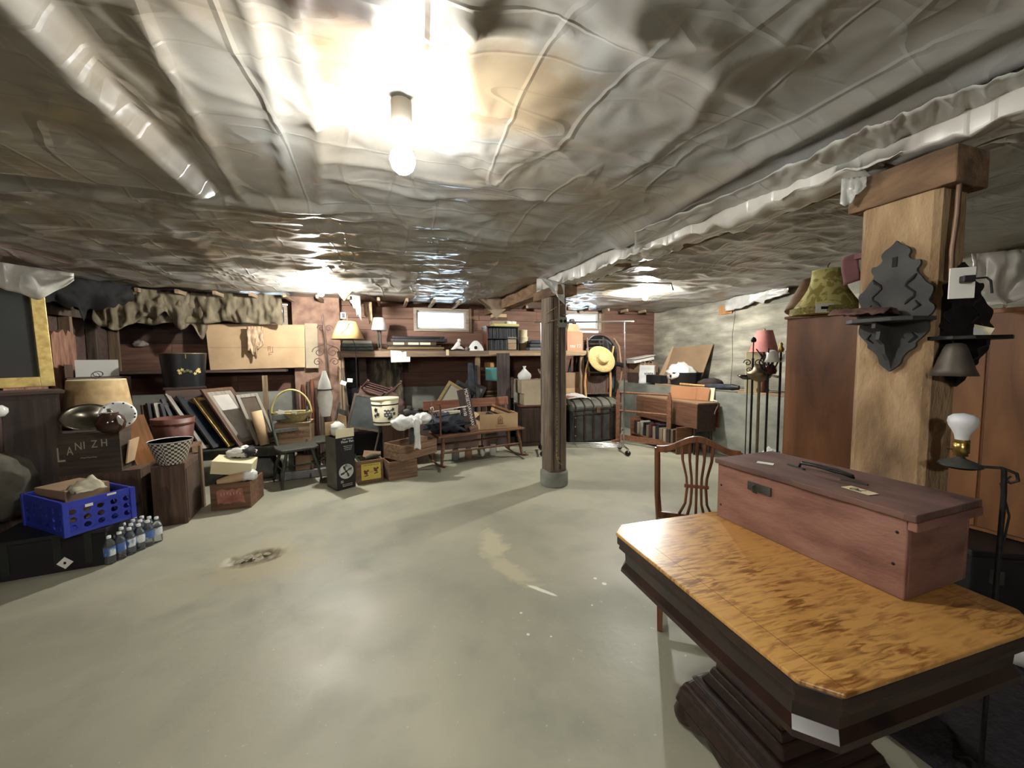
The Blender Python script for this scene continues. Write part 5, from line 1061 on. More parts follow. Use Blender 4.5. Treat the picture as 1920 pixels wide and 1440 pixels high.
for k, (dx, dy) in enumerate(((-.1, 0), (-.02, -.05), (.07, .0), (.12, -.04), (.02, .06))):
    o = L([(0, -.03), (.026, -.02), (.036, 0), (.028, .022), (0, .036)], 12).build('darning_egg', [mat('dark_egg', (40, 32, 28), rough=.3), steel, mat('dark_egg2', (66, 50, 40), rough=.3)][k % 3], loc=(q.x + dx, 5.44 + dy, tz + .267 + .06), rot=(k, k * .7, 0)); tag(o, ['dark wooden darning egg leftmost in the basket', 'metal egg at the front of the basket', 'brown wooden egg right of centre in the basket', 'dark egg at the right rim of the basket', 'metal egg at the rear of the basket'][k], 'egg')
ptag(t, (-.08, -.15, .14), .1, .07); ptag(t, (.06, -.15, .13), -.1, .06)
# bed posts and poles standing by the chimney
for k, px in enumerate((558, 567, 577, 586, 594, 602)):
    q = ony(px, 800, 5.75); h_ = ony(px, [730, 722, 716, 712, 728, 735][k], 5.75).z
    tag(MB().tube([(0, 0, 0), (0, 0, h_ * .3), (0, .0, h_ * .6), (.01 * (k % 3 - 1), .02, h_ - .06), (.01 * (k % 3 - 1), .02, h_)], [.022, .03, .024, .028, .016], 8).build('bed_post', [darkwood_z, mahog, darkwood_z, mahog, darkwood_z, greywood_z][k], loc=(q.x, 5.8 + .06 * (k % 2), 0)), ['leftmost turned dark bed post', 'second bed post, red-brown', 'third bed post, dark and tallest of its row', 'fourth bed post, red-brown', 'fifth bed post, dark', 'rightmost greyish bed post'][k] + ' standing before the chimney', 'bed post')
q = ony(608, 765, 5.75); tag(MB().tube([(q.x, 5.75, 0.), (q.x + .01, 5.8, ony(608, 706, 5.75).z)], .016, 8).build('white_pole', mat('pole_cream', (206, 196, 164), rough=.6)), 'cream painted pole standing before the chimney', 'pole')
# wrought-iron stand with scrolls
q = ony(612, 700, 5.95); t = thing('iron_stand', 'tall rusty wrought-iron stand with scrolls in front of the chimney', 'stand', (q.x, 5.98, 0)); zt = ony(600, 588, 5.95).z; rust = mat('rusty_iron', (58, 44, 38), (96, 72, 60), .8, 16, bump=.4, metal=.3)
MB().tube([(0, 0, 0), (0, 0, zt - .35), (-.03, 0, zt)], .012, 8).build('shaft', rust, t)
def scroll(cx, cz, r, s, turns=1.4, w=.006): return MB().tube([(cx + s * r * (1 - i / 26) * math.cos(i * turns * 2 * math.pi / 22), 0, cz + r * (1 - i / 26) * math.sin(i * turns * 2 * math.pi / 22)) for i in range(22)], w, 6)
zm = ony(612, 660, 5.95).z
for s in (-1, 1):
    scroll(s * .09, zm, .085, s).build('scroll', rust, t); scroll(s * .11, zm - .14, .06, -s).build('scroll', rust, t); scroll(s * .05, zt - .2, .05, s).build('scroll', rust, t)
    MB().tube([(0, 0, zm + .12), (s * .05, 0, zm + .1), (s * .1, 0, zm + .08)], .006, 6).build('stem', rust, t); MB().tube([(0, 0, .1), (s * .1, 0, .08), (s * .2, -.05, .006)], .01, 6).build('foot', rust, t)
# blackboard, sticks, broken chairs under the shelf's left end
q = ony(684, 790, 5.75); t = thing('blackboard', 'small blackboard in a worn wooden frame leaning under the shelf', 'blackboard', (q.x + .0, 5.62, .5), (R(-14), R(12), R(-8)))
B((0, 0, .22), (.42, .01, .42)).build('slate', mat('slate', (44, 50, 52), (66, 72, 72), .7, 6), t)
for s in (-1, 1): B((s * .22, 0, .22), (.03, .022, .48)).build('frame_side', greywood_z, t); B((0, 0, .22 + s * .225), (.41, .022, .03)).build('frame_rail', greywood_z, t)
for s in (-1, 1): MB().tube([(s * .2, .02, -.5), (s * .2, .01, .0)], .014, 6).build('leg', greywood_z, t)
q = ony(648, 760, 5.9); t = thing('grey_stick', 'bare grey stick with two white price tags beside the shelf post', 'stick', (0, 0, 0)); p0, p1 = ony(661, 800, 5.9), ony(643, 690, 5.95); p0.z = 0
MB().tube([p0, p0.lerp(p1, .7), p1], .016, 8).build('shaft', greywood_z, t); ptag(t, ony(644, 718, 5.86), 0, .075, .4); ptag(t, ony(656, 713, 5.86), 0, .07, .1)
rw = wood('old_chair_red', (78, 50, 44), (120, 84, 72), 'x', 3, .6, .15)
for k, (px, py, rot) in enumerate(((700, 735, (R(70), R(20), R(10))), (722, 745, (R(60), R(-25), R(40))))):
    q = ony(px, py, 6.2); t = thing('broken_chair', ['red-brown chair lying tipped over behind the blackboard', 'red-brown slatted chair part tipped behind the painted bucket'][k], 'chair', q, rot)
    for s in (-1, 1): MB().tube([(s * .19, 0, -.25), (s * .18, 0, .0), (s * .17, .03, .35)], .015, 8).build('post', rw, t)
    for z in (-.15, 0., .12, .22, .31): B((0, .01, z), (.35, .014, .04)).build('slat', rw, t)
    for s in (-1, 1): MB().tube([(s * .18, -.3, -.25), (s * .18, -.28, 0)], .015, 8).build('front_leg', rw, t)
    B((0, -.14, 0), (.4, .34, .025)).build('seat', rw, t)
q0, q1 = onz(692, 850), at(706, 785, 5.3); t = tag(MB().bar(q0 + Vector((0, .1, 0)), q1, .05, .03).build('red_batten', wood('batten_red', (88, 44, 40), (120, 70, 62), 'z')), 'slanting red-brown batten left of the painted bucket', 'board')
t = thing('goods_chest', 'dark low chest under the shelf behind the crates', 'chest', (ony(690, 800, 5.9).x, 6.05, 0)); B((0, 0, .2), (.9, .5, .4)).build('body', blackm, t); B((0, 0, .415), (.94, .54, .03)).build('lid', darkwood, t)
# ================================================================ left-hand pile
A, B_ = onz(-40, 1100), onz(203, 1058); c, rz, W = edge(A, B_, .55)
t = thing('black_chest', 'flat black trunk on the floor with a white price tag, under the blue crate', 'trunk', (c.x, c.y, 0), rz)
B((0, 0, .12), (W, .55, .24)).build('body', blackm, t, bevel=.008); B((0, 0, .254), (W + .012, .56, .03)).build('lid', black, t, bevel=.006)
for s in (-.3, .1, .35): B((s * W, -.277, .15), (.04, .008, .22)).build('strap', mat('strap_dark', (34, 36, 32), rough=.8), t)
q = Matrix.Rotation(-rz, 4, 'Z') @ (onz(102, 1072, .06) - c); B((0, 0, 0), (.06, .002, .06), (0, R(45), 0)).build('price_tag', paper, t, loc=(q.x, -.282, .065)); B((0, 0, 0), (.012, .003, .016)).build('tag_mark', ink, t, loc=(q.x, -.283, .065))
zt = .2705
# blue plastic crate
F, RR, LL = onz(125, 1008, zt), onz(236, 968, zt), onz(50, 984, zt)
blue = mat('blue_plastic', (40, 56, 186), (50, 68, 204), .38, 5)
dl = (F - LL); dl.z = 0; ln = dl.length; c, rz, W = edge(LL, F, (RR - F).length)
D, H = (RR - F).length, .235; t = thing('blue_crate', 'bright blue plastic crate with round holes, heaped with packing', 'crate', (c.x, c.y, zt), rz); q = .008
def holed(w_, h_, nx, nz, r, skip_top=True):
    b = MB(); cw, chh = w_ / nx, h_ / nz; ns = 12
    for i in range(nx):
        for j in range(nz):
            cx, cz = -w_ / 2 + cw * (i + .5), chh * (j + .5); rr_ = min(cw, chh) * r
            out = []
            for k in range(ns):
                a = 2 * math.pi * (k + .5) / ns; x_, z_ = math.cos(a), math.sin(a); s_ = min(cw / 2 / max(abs(x_), 1e-6), chh / 2 / max(abs(z_), 1e-6)); out.append((cx + x_ * s_, cz + z_ * s_))
            inn = [(cx + rr_ * math.cos(2 * math.pi * (k + .5) / ns), cz + rr_ * math.sin(2 * math.pi * (k + .5) / ns)) for k in range(ns)]
            vs = [(x_, -q / 2, z_) for x_, z_ in out + inn] + [(x_, q / 2, z_) for x_, z_ in out + inn]; fs = []
            for k in range(ns):
                k2 = (k + 1) % ns; fs += [(k, k2, ns + k2, ns + k), (2 * ns + k2, 2 * ns + k, 3 * ns + k, 3 * ns + k2), (ns + k, ns + k2, 3 * ns + k2, 3 * ns + k)]
            b.add(vs, fs)
            for sx_ in (-1, 1):
                for sz_ in (-1, 1): b.add([(cx + sx_ * cw / 2, y_, cz + sz_ * chh / 2) for y_ in (-q / 2, q / 2)] + [(cx + sx_ * cw * .3, y_, cz + sz_ * chh / 2) for y_ in (-q / 2, q / 2)] + [(cx + sx_ * cw / 2, y_, cz + sz_ * chh * .3) for y_ in (-q / 2, q / 2)], [(0, 2, 4), (1, 3, 5)])
    return b
for nm, w_, nx, loc, r_ in (('long_side', W, 6, (0, -D / 2, 0), 0), ('long_side', W, 6, (0, D / 2, 0), 0), ('short_side', D, 5, (W / 2, 0, 0), R(90)), ('short_side', D, 5, (-W / 2, 0, 0), R(90))):
    holed(w_, H - .07, nx, 3, .36).build(nm, blue, t, loc=(loc[0], loc[1], .025), rot=r_)
rimb = MB()
for s in (-1, 1):
    for z_, hh in ((H - .022, .045), (.0125, .025)): rimb.box((0, s * D / 2, z_), (W + .016, .016, hh)); rimb.box((s * W / 2, 0, z_), (.016, D - .016, hh))
    for k in (-1, 1): rimb.box((s * W / 2, k * D / 2, H / 2), (.03, .03, H))
rimb.build('rim_frame', blue, t, bevel=.003); B((0, 0, .008), (W - .02, D - .02, .01)).build('base', blue, t)
B((W / 2 + .009, -.06, H - .05), (.002, .04, .02)).build('sticker', paper, t); B((W / 2 + .01, .06, H - .012), (.002, .05, .014)).build('sticker', paper, t)
MZ = Matrix.Rotation(rz, 4, 'Z'); lc = lambda x, y, z: c + MZ @ Vector((x, y, z))
tag(B((0, 0, .13), (W * .6, D * .7, .24)).build('brown_carton', board_d, loc=lc(-.08, .0, .02), rot=rz + .1, bevel=.004), 'brown carton packed inside the blue crate', 'box')
b = MB(); b.grid(lambda u, v: lc(.05 + .2 * u + .02 * noise.noise(Vector((u * 4, v * 4, 2))), -.1 + .16 * v, .27 + .07 * (1 - u) * v + .03 * noise.noise(Vector((u * 5, v * 5, 6)))), 8, 8)
tag(b.build('shell_paper', mat('old_cream_paper', (150, 142, 116), (190, 182, 152), .8, 7, bump=.4), thick=.004), 'curled cream paper sticking out of the blue crate', 'paper')
# water bottles
p0, p1 = onz(214, 1056), onz(309, 1012); ax = (p1 - p0); n_ = 6; stp = ax.length / (n_ - 1) if False else .0665; ax.normalize(); ay = Vector((-ax.y, ax.x, 0))
wg = mat('bottle_plastic', (226, 236, 240), rough=.06, trans=.9); wlab = mat('bottle_label_white', (214, 220, 222), (70, 110, 180), .4, 14, (1, 1, .6), lo=.46, hi=.52); wl2 = mat('bottle_label_blue', (40, 84, 170), (58, 106, 190), .35, 6)
def bottle():
    t = thing('water_bottle', 'clear plastic water bottle in the pack beside the blue crate', 'bottle', (0, 0, 0), 0, 'pack of water bottles')
    L([(.03, 0), (.032, .01), (.032, .05), (.031, .055), (.032, .06), (.032, .125), (.03, .145), (.018, .172), (.012, .18), (.012, .186)], 16).build('body', wg, t)
    L([(.0325, .06), (.0328, .062), (.0328, .118), (.0325, .12)], 16).build('label_wrap', wlab, t)
    L([(.014, .184), (.014, .2), (.012, .202), (0, .202)], 12).build('cap', mat('cap_white', (226, 228, 230), rough=.4), t); return t
bt = None
for i in range(6):
    for j in range(4):
        p = p0 + ax * (i * .0665) + ay * (j * .0665 + .03)
        if bt is None: bt = bottle(); bt.location = (p.x, p.y, .001)
        else: dup(bt, (p.x, p.y, .001), random.uniform(0, 6))
b = MB(); pc0 = p0 + ax * .166 + ay * .13
tag(B((0, 0, .0), (.42, .285, .0015)).build('pack_tray', board_g, loc=(pc0.x, pc0.y, .0012), rot=math.atan2(ax.y, ax.x)), 'thin cardboard tray under the pack of water bottles', 'tray') if False else None
# lower carton and lettered dark crate
A, B_ = at(92, 890, 3.12), at(228, 874, 3.3)
A.z = B_.z = 0; dA = (B_ - A).normalized()
obox('brown_carton', 'worn brown carton under the dark lettered crate', 'box', A + dA * .0, B_ + dA * .12, .4, 0, .50, crate_d, .014, lid=True)
t, W = obox('lettered_box', 'dark wooden box with faded white painted letters', 'crate', A, B_, .34, .516, .33, wood('box_dark', (54, 44, 36), (84, 68, 54), 'x', 2.4, .8, .2), .016, lid=True)
chalk = mat('worn_white_paint', (168, 164, 144), rough=.9)
text('L', .17, chalk, t, T(-W * .33, -.172, .17) @ FRONT, sx=.7); text('A', .1, chalk, t, T(-W * .2, -.172, .2) @ FRONT, sx=.6)
for k, (ch_, x_) in enumerate((('N', -.08), ('I', .0), ('Z', .14), ('H', .28))): text(ch_, .09, chalk, t, T(W * x_, -.172, .235 + .005 * k) @ FRONT, sx=.7)
text('~~~', .06, chalk, t, T(W * .05, -.172, .14) @ FRONT)
B((W / 2 + .03, .02, .15), (.01, .3, .2), (0, R(8), 0)).build('tan_side_flap', board, t)
zb = .516 + .33 + .018
cx_, rz_, _ = edge(A, B_, .34); MZ2 = Matrix.Rotation(rz_, 4, 'Z'); lb = lambda x, y, z=0: Vector((cx_.x, cx_.y, zb + z)) + MZ2 @ Vector((x, y, 0))
p = at(186, 760, 3.55); t = thing('tan_lampshade', 'large tan drum lampshade behind the oval dish on the lettered box', 'lampshade', (p.x, p.y, zb), 0)
L([(.235, .0), (.225, .12), (.19, .42)], 32).build('cover', mat('tan_shade', (168, 134, 84), (198, 166, 112), .8, 14), t, thick=.003); L([(.19, .415), (.193, .42), (.187, .425)], 32).build('top_ring', cream, t)
MB().tube([(-.19, 0, .40), (0, 0, .38), (.19, 0, .40)], .003, 6).build('spider', iron, t); MB().tube([(.03 * math.cos(a), -.02, .46 + .03 * math.sin(a)) for a in np.linspace(0, 6.2, 14)], .002, 5, closed=True).build('wire_loop', iron, t)
p = at(165, 795, 3.22); t = thing('oval_dish', 'shiny dark metal oval dish leaning on the lettered box', 'dish', (p.x, p.y, zb + .0), (R(66), 0, face(165)))
L([(0, .0), (.1, .004), (.14, .03), (.16, .034), (.162, .038), (.138, .04), (.1, .014), (0, .01)], 36, sy=.72, c=(0, .12, 0)).build('dish', mat('pewter', (96, 90, 78), (140, 132, 114), .22, 5, metal=.9), t)
p = at(222, 790, 3.35); t = thing('china_plate', 'white china plate with a decorated rim standing behind the oval dish', 'plate', (p.x, p.y, zb), (R(74), 0, face(222)))
L([(0, 0), (.07, .003), (.1, .014), (.12, .017), (.121, .02), (.1, .018), (.07, .008), (0, .005)], 36, c=(0, .121, 0)).build('plate', gloss_w, t)
for a in np.arange(0, 6.2, .6): L([(.008, 0), (.006, .002), (0, .003)], 8).build('rim_decoration', ink, t, loc=(.108 * math.cos(a), .121 + .108 * math.sin(a), .0185))
p = at(208, 795, 3.2); t = thing('brown_jug', 'squat brown glazed jug with a price tag in front of the china plate', 'jug', (p.x, p.y, zb)); L([(.05, 0), (.085, .03), (.095, .08), (.08, .13), (.05, .155), (.055, .165)], 20).build('body', mat('brown_gloss', (58, 36, 28), (84, 54, 42), .15, 6), t); B((.09, -.06, .1), (.075, .002, .05), (0, R(28), R(-30))).build('price_tag', paper, t)
# far-left stack: dark cupboard, picture, globe
p = at(-50, 900, 2.98); t = thing('dark_cupboard', 'dark stained cupboard at the far left edge under the gilt picture', 'cabinet', (p.x + .1, p.y - .06, 0), face(-47)); B((0, 0, .6), (.8, .34, 1.2)).build('body', darkwood_z, t); B((0, 0, 1.21), (.86, .38, .025)).build('cabinet_top', plank_dk, t)
for s in (-1, 1): B((s * .195, -.175, .62), (.38, .015, 1.08)).build('door', wood('dk_door', (44, 34, 30), (74, 56, 48), 'z', 2, .7, .1), t, bevel=.004)
q = at(-72, 722, 3.02); frame('large dark canvas in a gilt frame at the far left edge', .98, .93, .085, .05, gold, mat('dark_canvas', (26, 28, 26), (40, 42, 40), .35, 4), (q.x, q.y, 1.236), (R(-4), 0, face(-20) + R(14)))
p = at(2, 780, 2.9); t = thing('white_globe', 'white glass globe finial at the left edge, below the gilt frame', 'globe', (p.x - .02, p.y, 0)); MB().tube([(0, 0, 0), (0, 0, p.z - .01)], .02, 8).build('pole', darkwood_z, t); L([(0, 0), (.035, .006), (.055, .035), (.055, .065), (.03, .09), (0, .095)], 18, c=(0, 0, p.z - .01)).build('globe', gloss_w, t); L([(.12, 0), (.12, .02), (.03, .03)], 18).build('foot', darkwood_z, t)
wad('dusty grey-brown sack slumped at the far left', 'sack', 'sack', (at(5, 900, 2.9).x, at(5, 900, 2.9).y, .272), (.16, .2, .28), mat('sackcloth', (66, 62, 52), (96, 90, 74), .95, 9, bump=.4), 11, .2)
q = at(184, 706, 4.4); t = thing('sketch_card', 'white card with a small round drawing propped in the corner by the studs', 'picture', q, face(184) + R(10)); B((0, 0, .095), (.345, .008, .19)).build('card', mat('card_grey', (176, 174, 166), rough=.8), t); MB().tube([(.0 + .04 * math.cos(a), -.006, .03 + .03 * math.sin(a)) for a in np.linspace(0, 6.2, 14)], .003, 5, closed=True).build('drawn_ring', ink, t); B((-.22, .0, .07), (.06, .03, .14)).build('prop_block', crate_d, t); B((0, .01, -.6), (.5, .2, 1.19)).build('stand', plank_dk, t)
# orange board, red bucket, tall crates, checked bowl
F, LL, RR = onz(353, 980), onz(283, 960), onz(381, 946)
FA = F + Vector((-.23, -.03, 0)); t, W = obox('tall_crate', 'upright brown wooden crate carrying the checked bowl', 'crate', FA, F, .46, 0, .53, crate_d, .014, lid=True); cc_, r_, _ = edge(FA, F, .46)
MZ = Matrix.Rotation(r_, 4, 'Z'); B((W / 2 + .003, 0, .265), (.004, .42, .45)).build('side_recess', mat('crate_shadow', (66, 50, 38), (88, 66, 50), .85, 5), t); B((W / 2 + .012, .20, .31), (.02, .06, .62)).build('corner_batten', lumber_z, t)  # flat dark panel: shade of an open side put into its colour
p = onz(323, 872, .546); p = p + (p - CAM) * .02; p.z = .546; t = thing('checked_bowl', 'small black and white checked bowl on the tall crate', 'bowl', p)
def check():
    M = mat('check_pattern', (232, 228, 214), rough=.4); nt = M.node_tree; N = nt.nodes; tc = N.new('ShaderNodeTexCoord'); ck_ = N.new('ShaderNodeTexChecker'); sp_ = N.new('ShaderNodeSeparateXYZ'); at_ = N.new('ShaderNodeMath'); at_.operation = 'ARCTAN2'; cb = N.new('ShaderNodeCombineXYZ'); ml = N.new('ShaderNodeMath'); ml.operation = 'MULTIPLY'; ml.inputs[1].default_value = 6.2; mz = N.new('ShaderNodeMath'); mz.operation = 'MULTIPLY'; mz.inputs[1].default_value = 55
    K = nt.links.new; K(tc.outputs['Object'], sp_.inputs[0]); K(sp_.outputs[0], at_.inputs[0]); K(sp_.outputs[1], at_.inputs[1]); K(at_.outputs[0], ml.inputs[0]); K(sp_.outputs[2], mz.inputs[0]); K(ml.outputs[0], cb.inputs[0]); K(mz.outputs[0], cb.inputs[1]); K(cb.outputs[0], ck_.inputs['Vector']); ck_.inputs['Scale'].default_value = 1.; ck_.inputs[1].default_value = lin((46, 42, 40)); ck_.inputs[2].default_value = lin((206, 200, 180)); K(ck_.outputs[0], N['Principled BSDF'].inputs['Base Color']); return M
L([(.085, .0), (.1, .02), (.135, .14), (.155, .205)], 36).build('outer', check(), t); L([(.155, .205), (.158, .21), (.152, .208), (.13, .14), (.09, .025), (0, .02)], 36).build('lining', gloss_w, t)
p = at(328, 842, 4.12); A = Vector((p.x, p.y, 0)) + MZ @ Vector((-.19, -.17, 0)); t, W = obox('wooden_crate', 'pale-edged wooden crate behind the tall crate, under the red bucket', 'crate', A, A + MZ @ Vector((.38, 0, 0)), .34, 0, .53, crate_w, .016, slats=1, lid=True)
t = thing('red_bucket', 'red-brown wooden bucket among the crates on the left', 'bucket', (p.x, p.y, .549))
L([(.15, .0), (.185, .3), (.175, .3), (.145, .02), (0, .02)], 28).build('staves', mat('bucket_red', (86, 48, 40), (116, 68, 56), .5, 4, (4, 4, 1)), t)
for z in (.05, .24): L([(.153 + .035 * z / .3, z - .012), (.158 + .035 * z / .3, z), (.156 + .035 * z / .3, z + .012)], 28).build('hoop', mahog, t)
p = at(281, 872, 3.55); t = tag(B((0, 0, .22), (.17, .014, .44)).build('orange_board', orange_w, loc=(p.x, p.y, .52), rot=(R(-8), R(-12), face(281) + R(10))), 'bright orange-brown board propped beside the red bucket', 'board')
# ---- leaning pictures on the low table
fm = [wood('frame_walnut', (70, 48, 34), (104, 74, 52), 'z', 4, .4, .05), wood('frame_black_z', (22, 22, 24), (40, 40, 44), 'z', 4, .35, .03), wood('frame_grey', (112, 104, 92), (150, 142, 128), 'z', 4, .45, .05), gold]
pmx = [mat('print_dark', (24, 30, 40), (40, 48, 58), .25, 3), mat('print_blue', (22, 30, 40), (52, 64, 78), .22, 3), mat('print_pale', (160, 154, 144), (190, 186, 176), .3, 4), mat('print_brown', (60, 50, 42), (90, 76, 62), .4, 4)]
spec = [(300, .54, .34, 5, 0, 3, 'slim walnut frame at the left end of the leaning pictures'), (314, .56, .36, 7, 1, 0, 'second leaning picture, black with dark glass'), (328, .56, .34, 10, 2, 3, 'third leaning picture, pale-edged frame'), (345, .56, .34, 15, 1, 0, 'fourth leaning picture, black frame'),
        (372, .66, .4, 27, 1, 0, 'fifth leaning picture, black'), (408, .8, .46, 37, 2, 1, 'large blue-black picture in a pale grey edge among leaning ones'), (424, .78, .42, 38, 1, 1, 'large blue-black picture right of the grey-edged one'), (448, .74, .36, 39, 3, 3, 'long gilt-edged frame leaning over the blue-black pictures'), (470, .84, .42, 36, 0, 2, 'grey frame with pale print and a price tag'), (496, .66, .32, 24, 2, 3, 'narrow brown-backed picture leaning at the right end')]
for k, (px, hh, ww, tilt, fi, pi_, lab) in enumerate(spec):
    p = ony(px, 800, 5.5); t = frame(lab, ww, hh, .045, .028, fm[fi], pmx[pi_], (p.x + .02, 5.5, tz + .012), (R(-tilt), 0, R(62)), None, fm[2] if k == 8 else None)
    if k == 8: ptag(t, (.05, -.03, .2), 0, .06)
t = thing('paper_tube', 'rolled tan paper tube standing open at the right end of the pictures', 'tube', (ony(492, 800, 5.3).x, 5.36, tz + .01), (R(-6), R(-12), 0)); L([(.05, 0), (.055, .2), (.06, .42)], 18).build('roll', board, t, thick=.003)
q = ony(504, 740, 6.3); tag(B((0, 0, .55), (.05, .02, 1.1)).build('pale_batten', lumber_z, loc=(q.x, 6.2, .0 + .42 - .01), rot=0) if False else B((0, 0, .62), (.06, .03, 1.24)).build('pale_batten', lumber_z, loc=(q.x, 6.15, 0)), 'pale squared batten standing behind the basket', 'board')
# tole box on a stack
p = at(338, 726, 4.62); t = thing('box_stack', 'dark wooden stand behind the leaning pictures', 'stand', (p.x, p.y + .12, tz), face(338)); B((0, 0, (p.z - tz) / 2), (.36, .3, p.z - tz - .002)).build('body', plank_dk, t); B((0, 0, p.z - tz - .012), (.4, .32, .02)).build('stand_top', darkwood, t)
t = thing('toleware_box', 'black toleware pail painted with yellow flowers', 'pail', (p.x, p.y + .12, p.z), face(338)); L([(.19, 0), (.2, .1), (.225, .40)], 24, sy=.7).build('body', mat('tole_black', (16, 18, 22), (26, 30, 34), .3, 4), t)
L([(.225, .40), (.229, .405), (.222, .41)], 24, sy=.7).build('rim', brass_d, t); B((.02, -.155, .37), (.008, .004, .05)).build('rim_mark', brass, t)
for k, (x_, z_) in enumerate(((-.05, .2), (-.02, .21), (-.04, .17), (.12, .19), (.135, .21), (.14, .18), (.1, .16), (.0, .19), (.03, .2), (.06, .185))):
    yy = -.7 * math.sqrt(max(0, (.205 + .02 * z_ / .4) ** 2 - x_ ** 2)) - .002
    MB().prism([(.022 * (1 if i % 2 else .5) * math.cos(i * .628), .022 * (1 if i % 2 else .5) * math.sin(i * .628)) for i in range(10)], -.002, .002).build('painted_flower', goldp if k < 7 else mat('olive_paint', (96, 90, 54), rough=.6), t, loc=(x_, yy, z_), rot=math.atan2(x_, -yy) if False else x_ * 3)
# ---- red-label crate with packing
A, B_ = onz(396, 958), onz(471, 951); t, W = obox('wooden_crate', 'brown wooden crate with a torn red label, full of packing paper', 'crate', A, B_, .34, 0, .255, wood('crate_red_brown', (98, 66, 46), (140, 98, 70), 'x', 2.4, .8, .2), .014)
b = MB(); b.prism([(-.12 + random.uniform(-.01, .01) + .24 * i / 8, .06 + random.uniform(-.012, .012)) for i in range(9)] + [(.1 - .22 * i / 8, .19 + random.uniform(-.015, .015)) for i in range(9)], -.172, -.1705); b.build('torn_label', mat('label_red', (150, 82, 66), (186, 122, 98), .85, 12), t)
for i in range(7): B((-.08 + .027 * i, -.1725, .15 + .006 * (i % 3)), (.006, .001, .026 + .006 * (i % 2)), (0, R(12 * (i % 3 - 1)), 0)).build('label_print', mat('label_faded', (206, 160, 136), rough=.8), t)
c, rz, _ = edge(A, B_, .34); MZ = Matrix.Rotation(rz, 4, 'Z'); rc = lambda x, y, z: c + MZ @ Vector((x, y, z))
tag(B((0, 0, .065), (.34, .2, .13), (0, 0, 0)).build('cream_box', cream, loc=rc(-.02, -.02, .335), rot=(R(6), R(10), rz + .1), bevel=.004), 'long cream cardboard box tilted on top of the red-label crate', 'box')
wad('crumpled black-and-white newspaper above the cream box', 'newspaper', 'paper', rc(.03, .06, .46), (.13, .1, .06), mat('newsprint_bw', (30, 30, 30), (226, 224, 214), .8, 10, lo=.47, hi=.53, bump=.5), 6, .35)
tag(MB().tube([rc(-.12, -.12, .26), rc(-.0, -.12, .285), rc(.1, -.1, .30)], [.03, .045, .05], 12).build('brown_paper', board), 'twisted brown paper in the red-label crate', 'paper')
wad('clear crumpled plastic bag at the right of the red-label crate', 'plastic_bag', 'plastic bag', rc(.13, -.08, .25), (.07, .07, .06), bag_w, 8, .4)
wad('dark brown packing heap filling the red-label crate', 'packing', 'packing', rc(-.03, .03, .15), (.14, .13, .1), mat('packing_brown', (62, 48, 38), (92, 72, 56), .9, 12), 4, .3)

# ================================================================ hangings at the back left
t = struct(B(((XL - 1.42) / 2, 6.66, 1.30), (abs(XL + 1.42), .44, .035)).build('trim_1', plank_dk))
a, b2 = ony(394, 695, 6.5), ony(572, 690, 6.5); zt_ = ony(480, 607, 6.5).z
t = thing('flat_carton', 'big flattened tan cardboard carton leaning on the back wall', 'cardboard', ((a.x + b2.x) / 2, 6.52, 1.319), (R(-3), 0, 0)); Wc, Hc = b2.x - a.x, zt_ - 1.319
b = MB(); b.prism([(-Wc / 2, 0), (Wc / 2, .02), (Wc / 2 + .01, Hc), (-Wc / 2 - .04, Hc - .01)], -.012, .006); b.build('panel', board, t); B((0, -.014, Hc * .48), (Wc, .003, .006)).build('fold_line', board_d, t)
for x_, z_, w_, h_ in ((.12, .30, .006, .07), (.15, .30, .006, .07), (.135, .33, .04, .006), (.135, .30, .03, .006), (.18, .29, .006, .09), (.165, .25, .05, .006), (.13, .22, .006, .05), (.15, .22, .04, .006)): B((x_, -.0135, z_), (w_, .001, h_)).build('print_mark', inkred, t)
B((Wc / 2 + .1, -.02, Hc * .52), (.17, .01, Hc * 1.02)).build('side_panel', board_g, t)
def hang(name, label, cat, pts_top, drop, mm, nu=40, nv=12, amp=.05, k=14, seed=0, jag=.1, th=.004):
    b = MB(); P0, P1 = Vector(pts_top[0]), Vector(pts_top[1]); n = (P1 - P0).cross(Vector((0, 0, 1))).normalized()
    def fn(u, v):
        d_ = drop(u) * (1 + jag * noise.noise(Vector((u * 9, seed, 0)))) * v; q = P0.lerp(P1, u)
        return q + n * (amp * noise.noise(Vector((u * k, v * 2.2, seed))) * (.3 + v) + amp * .5 * noise.noise(Vector((u * k * 2.7, v * 4, seed + 3)))) - Vector((0, 0, d_))
    b.grid(fn, nu, nv); return tag(b.build(name, mm, thick=th), label, cat)
t1, t2 = ony(225, 560, 6.36), ony(528, 560, 6.36); zb_ = ony(500, 610, 6.36).z
hang('insulation_batt', 'long drooping insulation batt in crinkled paper hanging along the back wall', 'insulation', ((t1.x, 6.36, 2.385), (t2.x, 6.36, 2.385)), lambda u: 2.37 - zb_ + .02 * math.sin(u * 7), kraft, 90, 16, .09, 13, 2., .12)
t1, t2 = ony(165, 560, 6.1), ony(300, 560, 6.3)
hang('insulation_batt', 'shaggy torn insulation batt hanging in the corner above the studs', 'insulation', ((-3.35, 6.0, 2.37), (-2.35, 6.42, 2.37)), lambda u: .42 + .1 * math.sin(u * 9), kraft, 50, 14, .12, 10, 7., .4)
hang('black_plastic', 'black plastic rags hanging in the ceiling corner over the left wall', 'plastic sheet', ((-3.45, 5.2, 2.36), (-2.9, 5.9, 2.38)), lambda u: .2 + .16 * math.sin(u * 3.1), blackm, 30, 10, .08, 6, 5., .5)
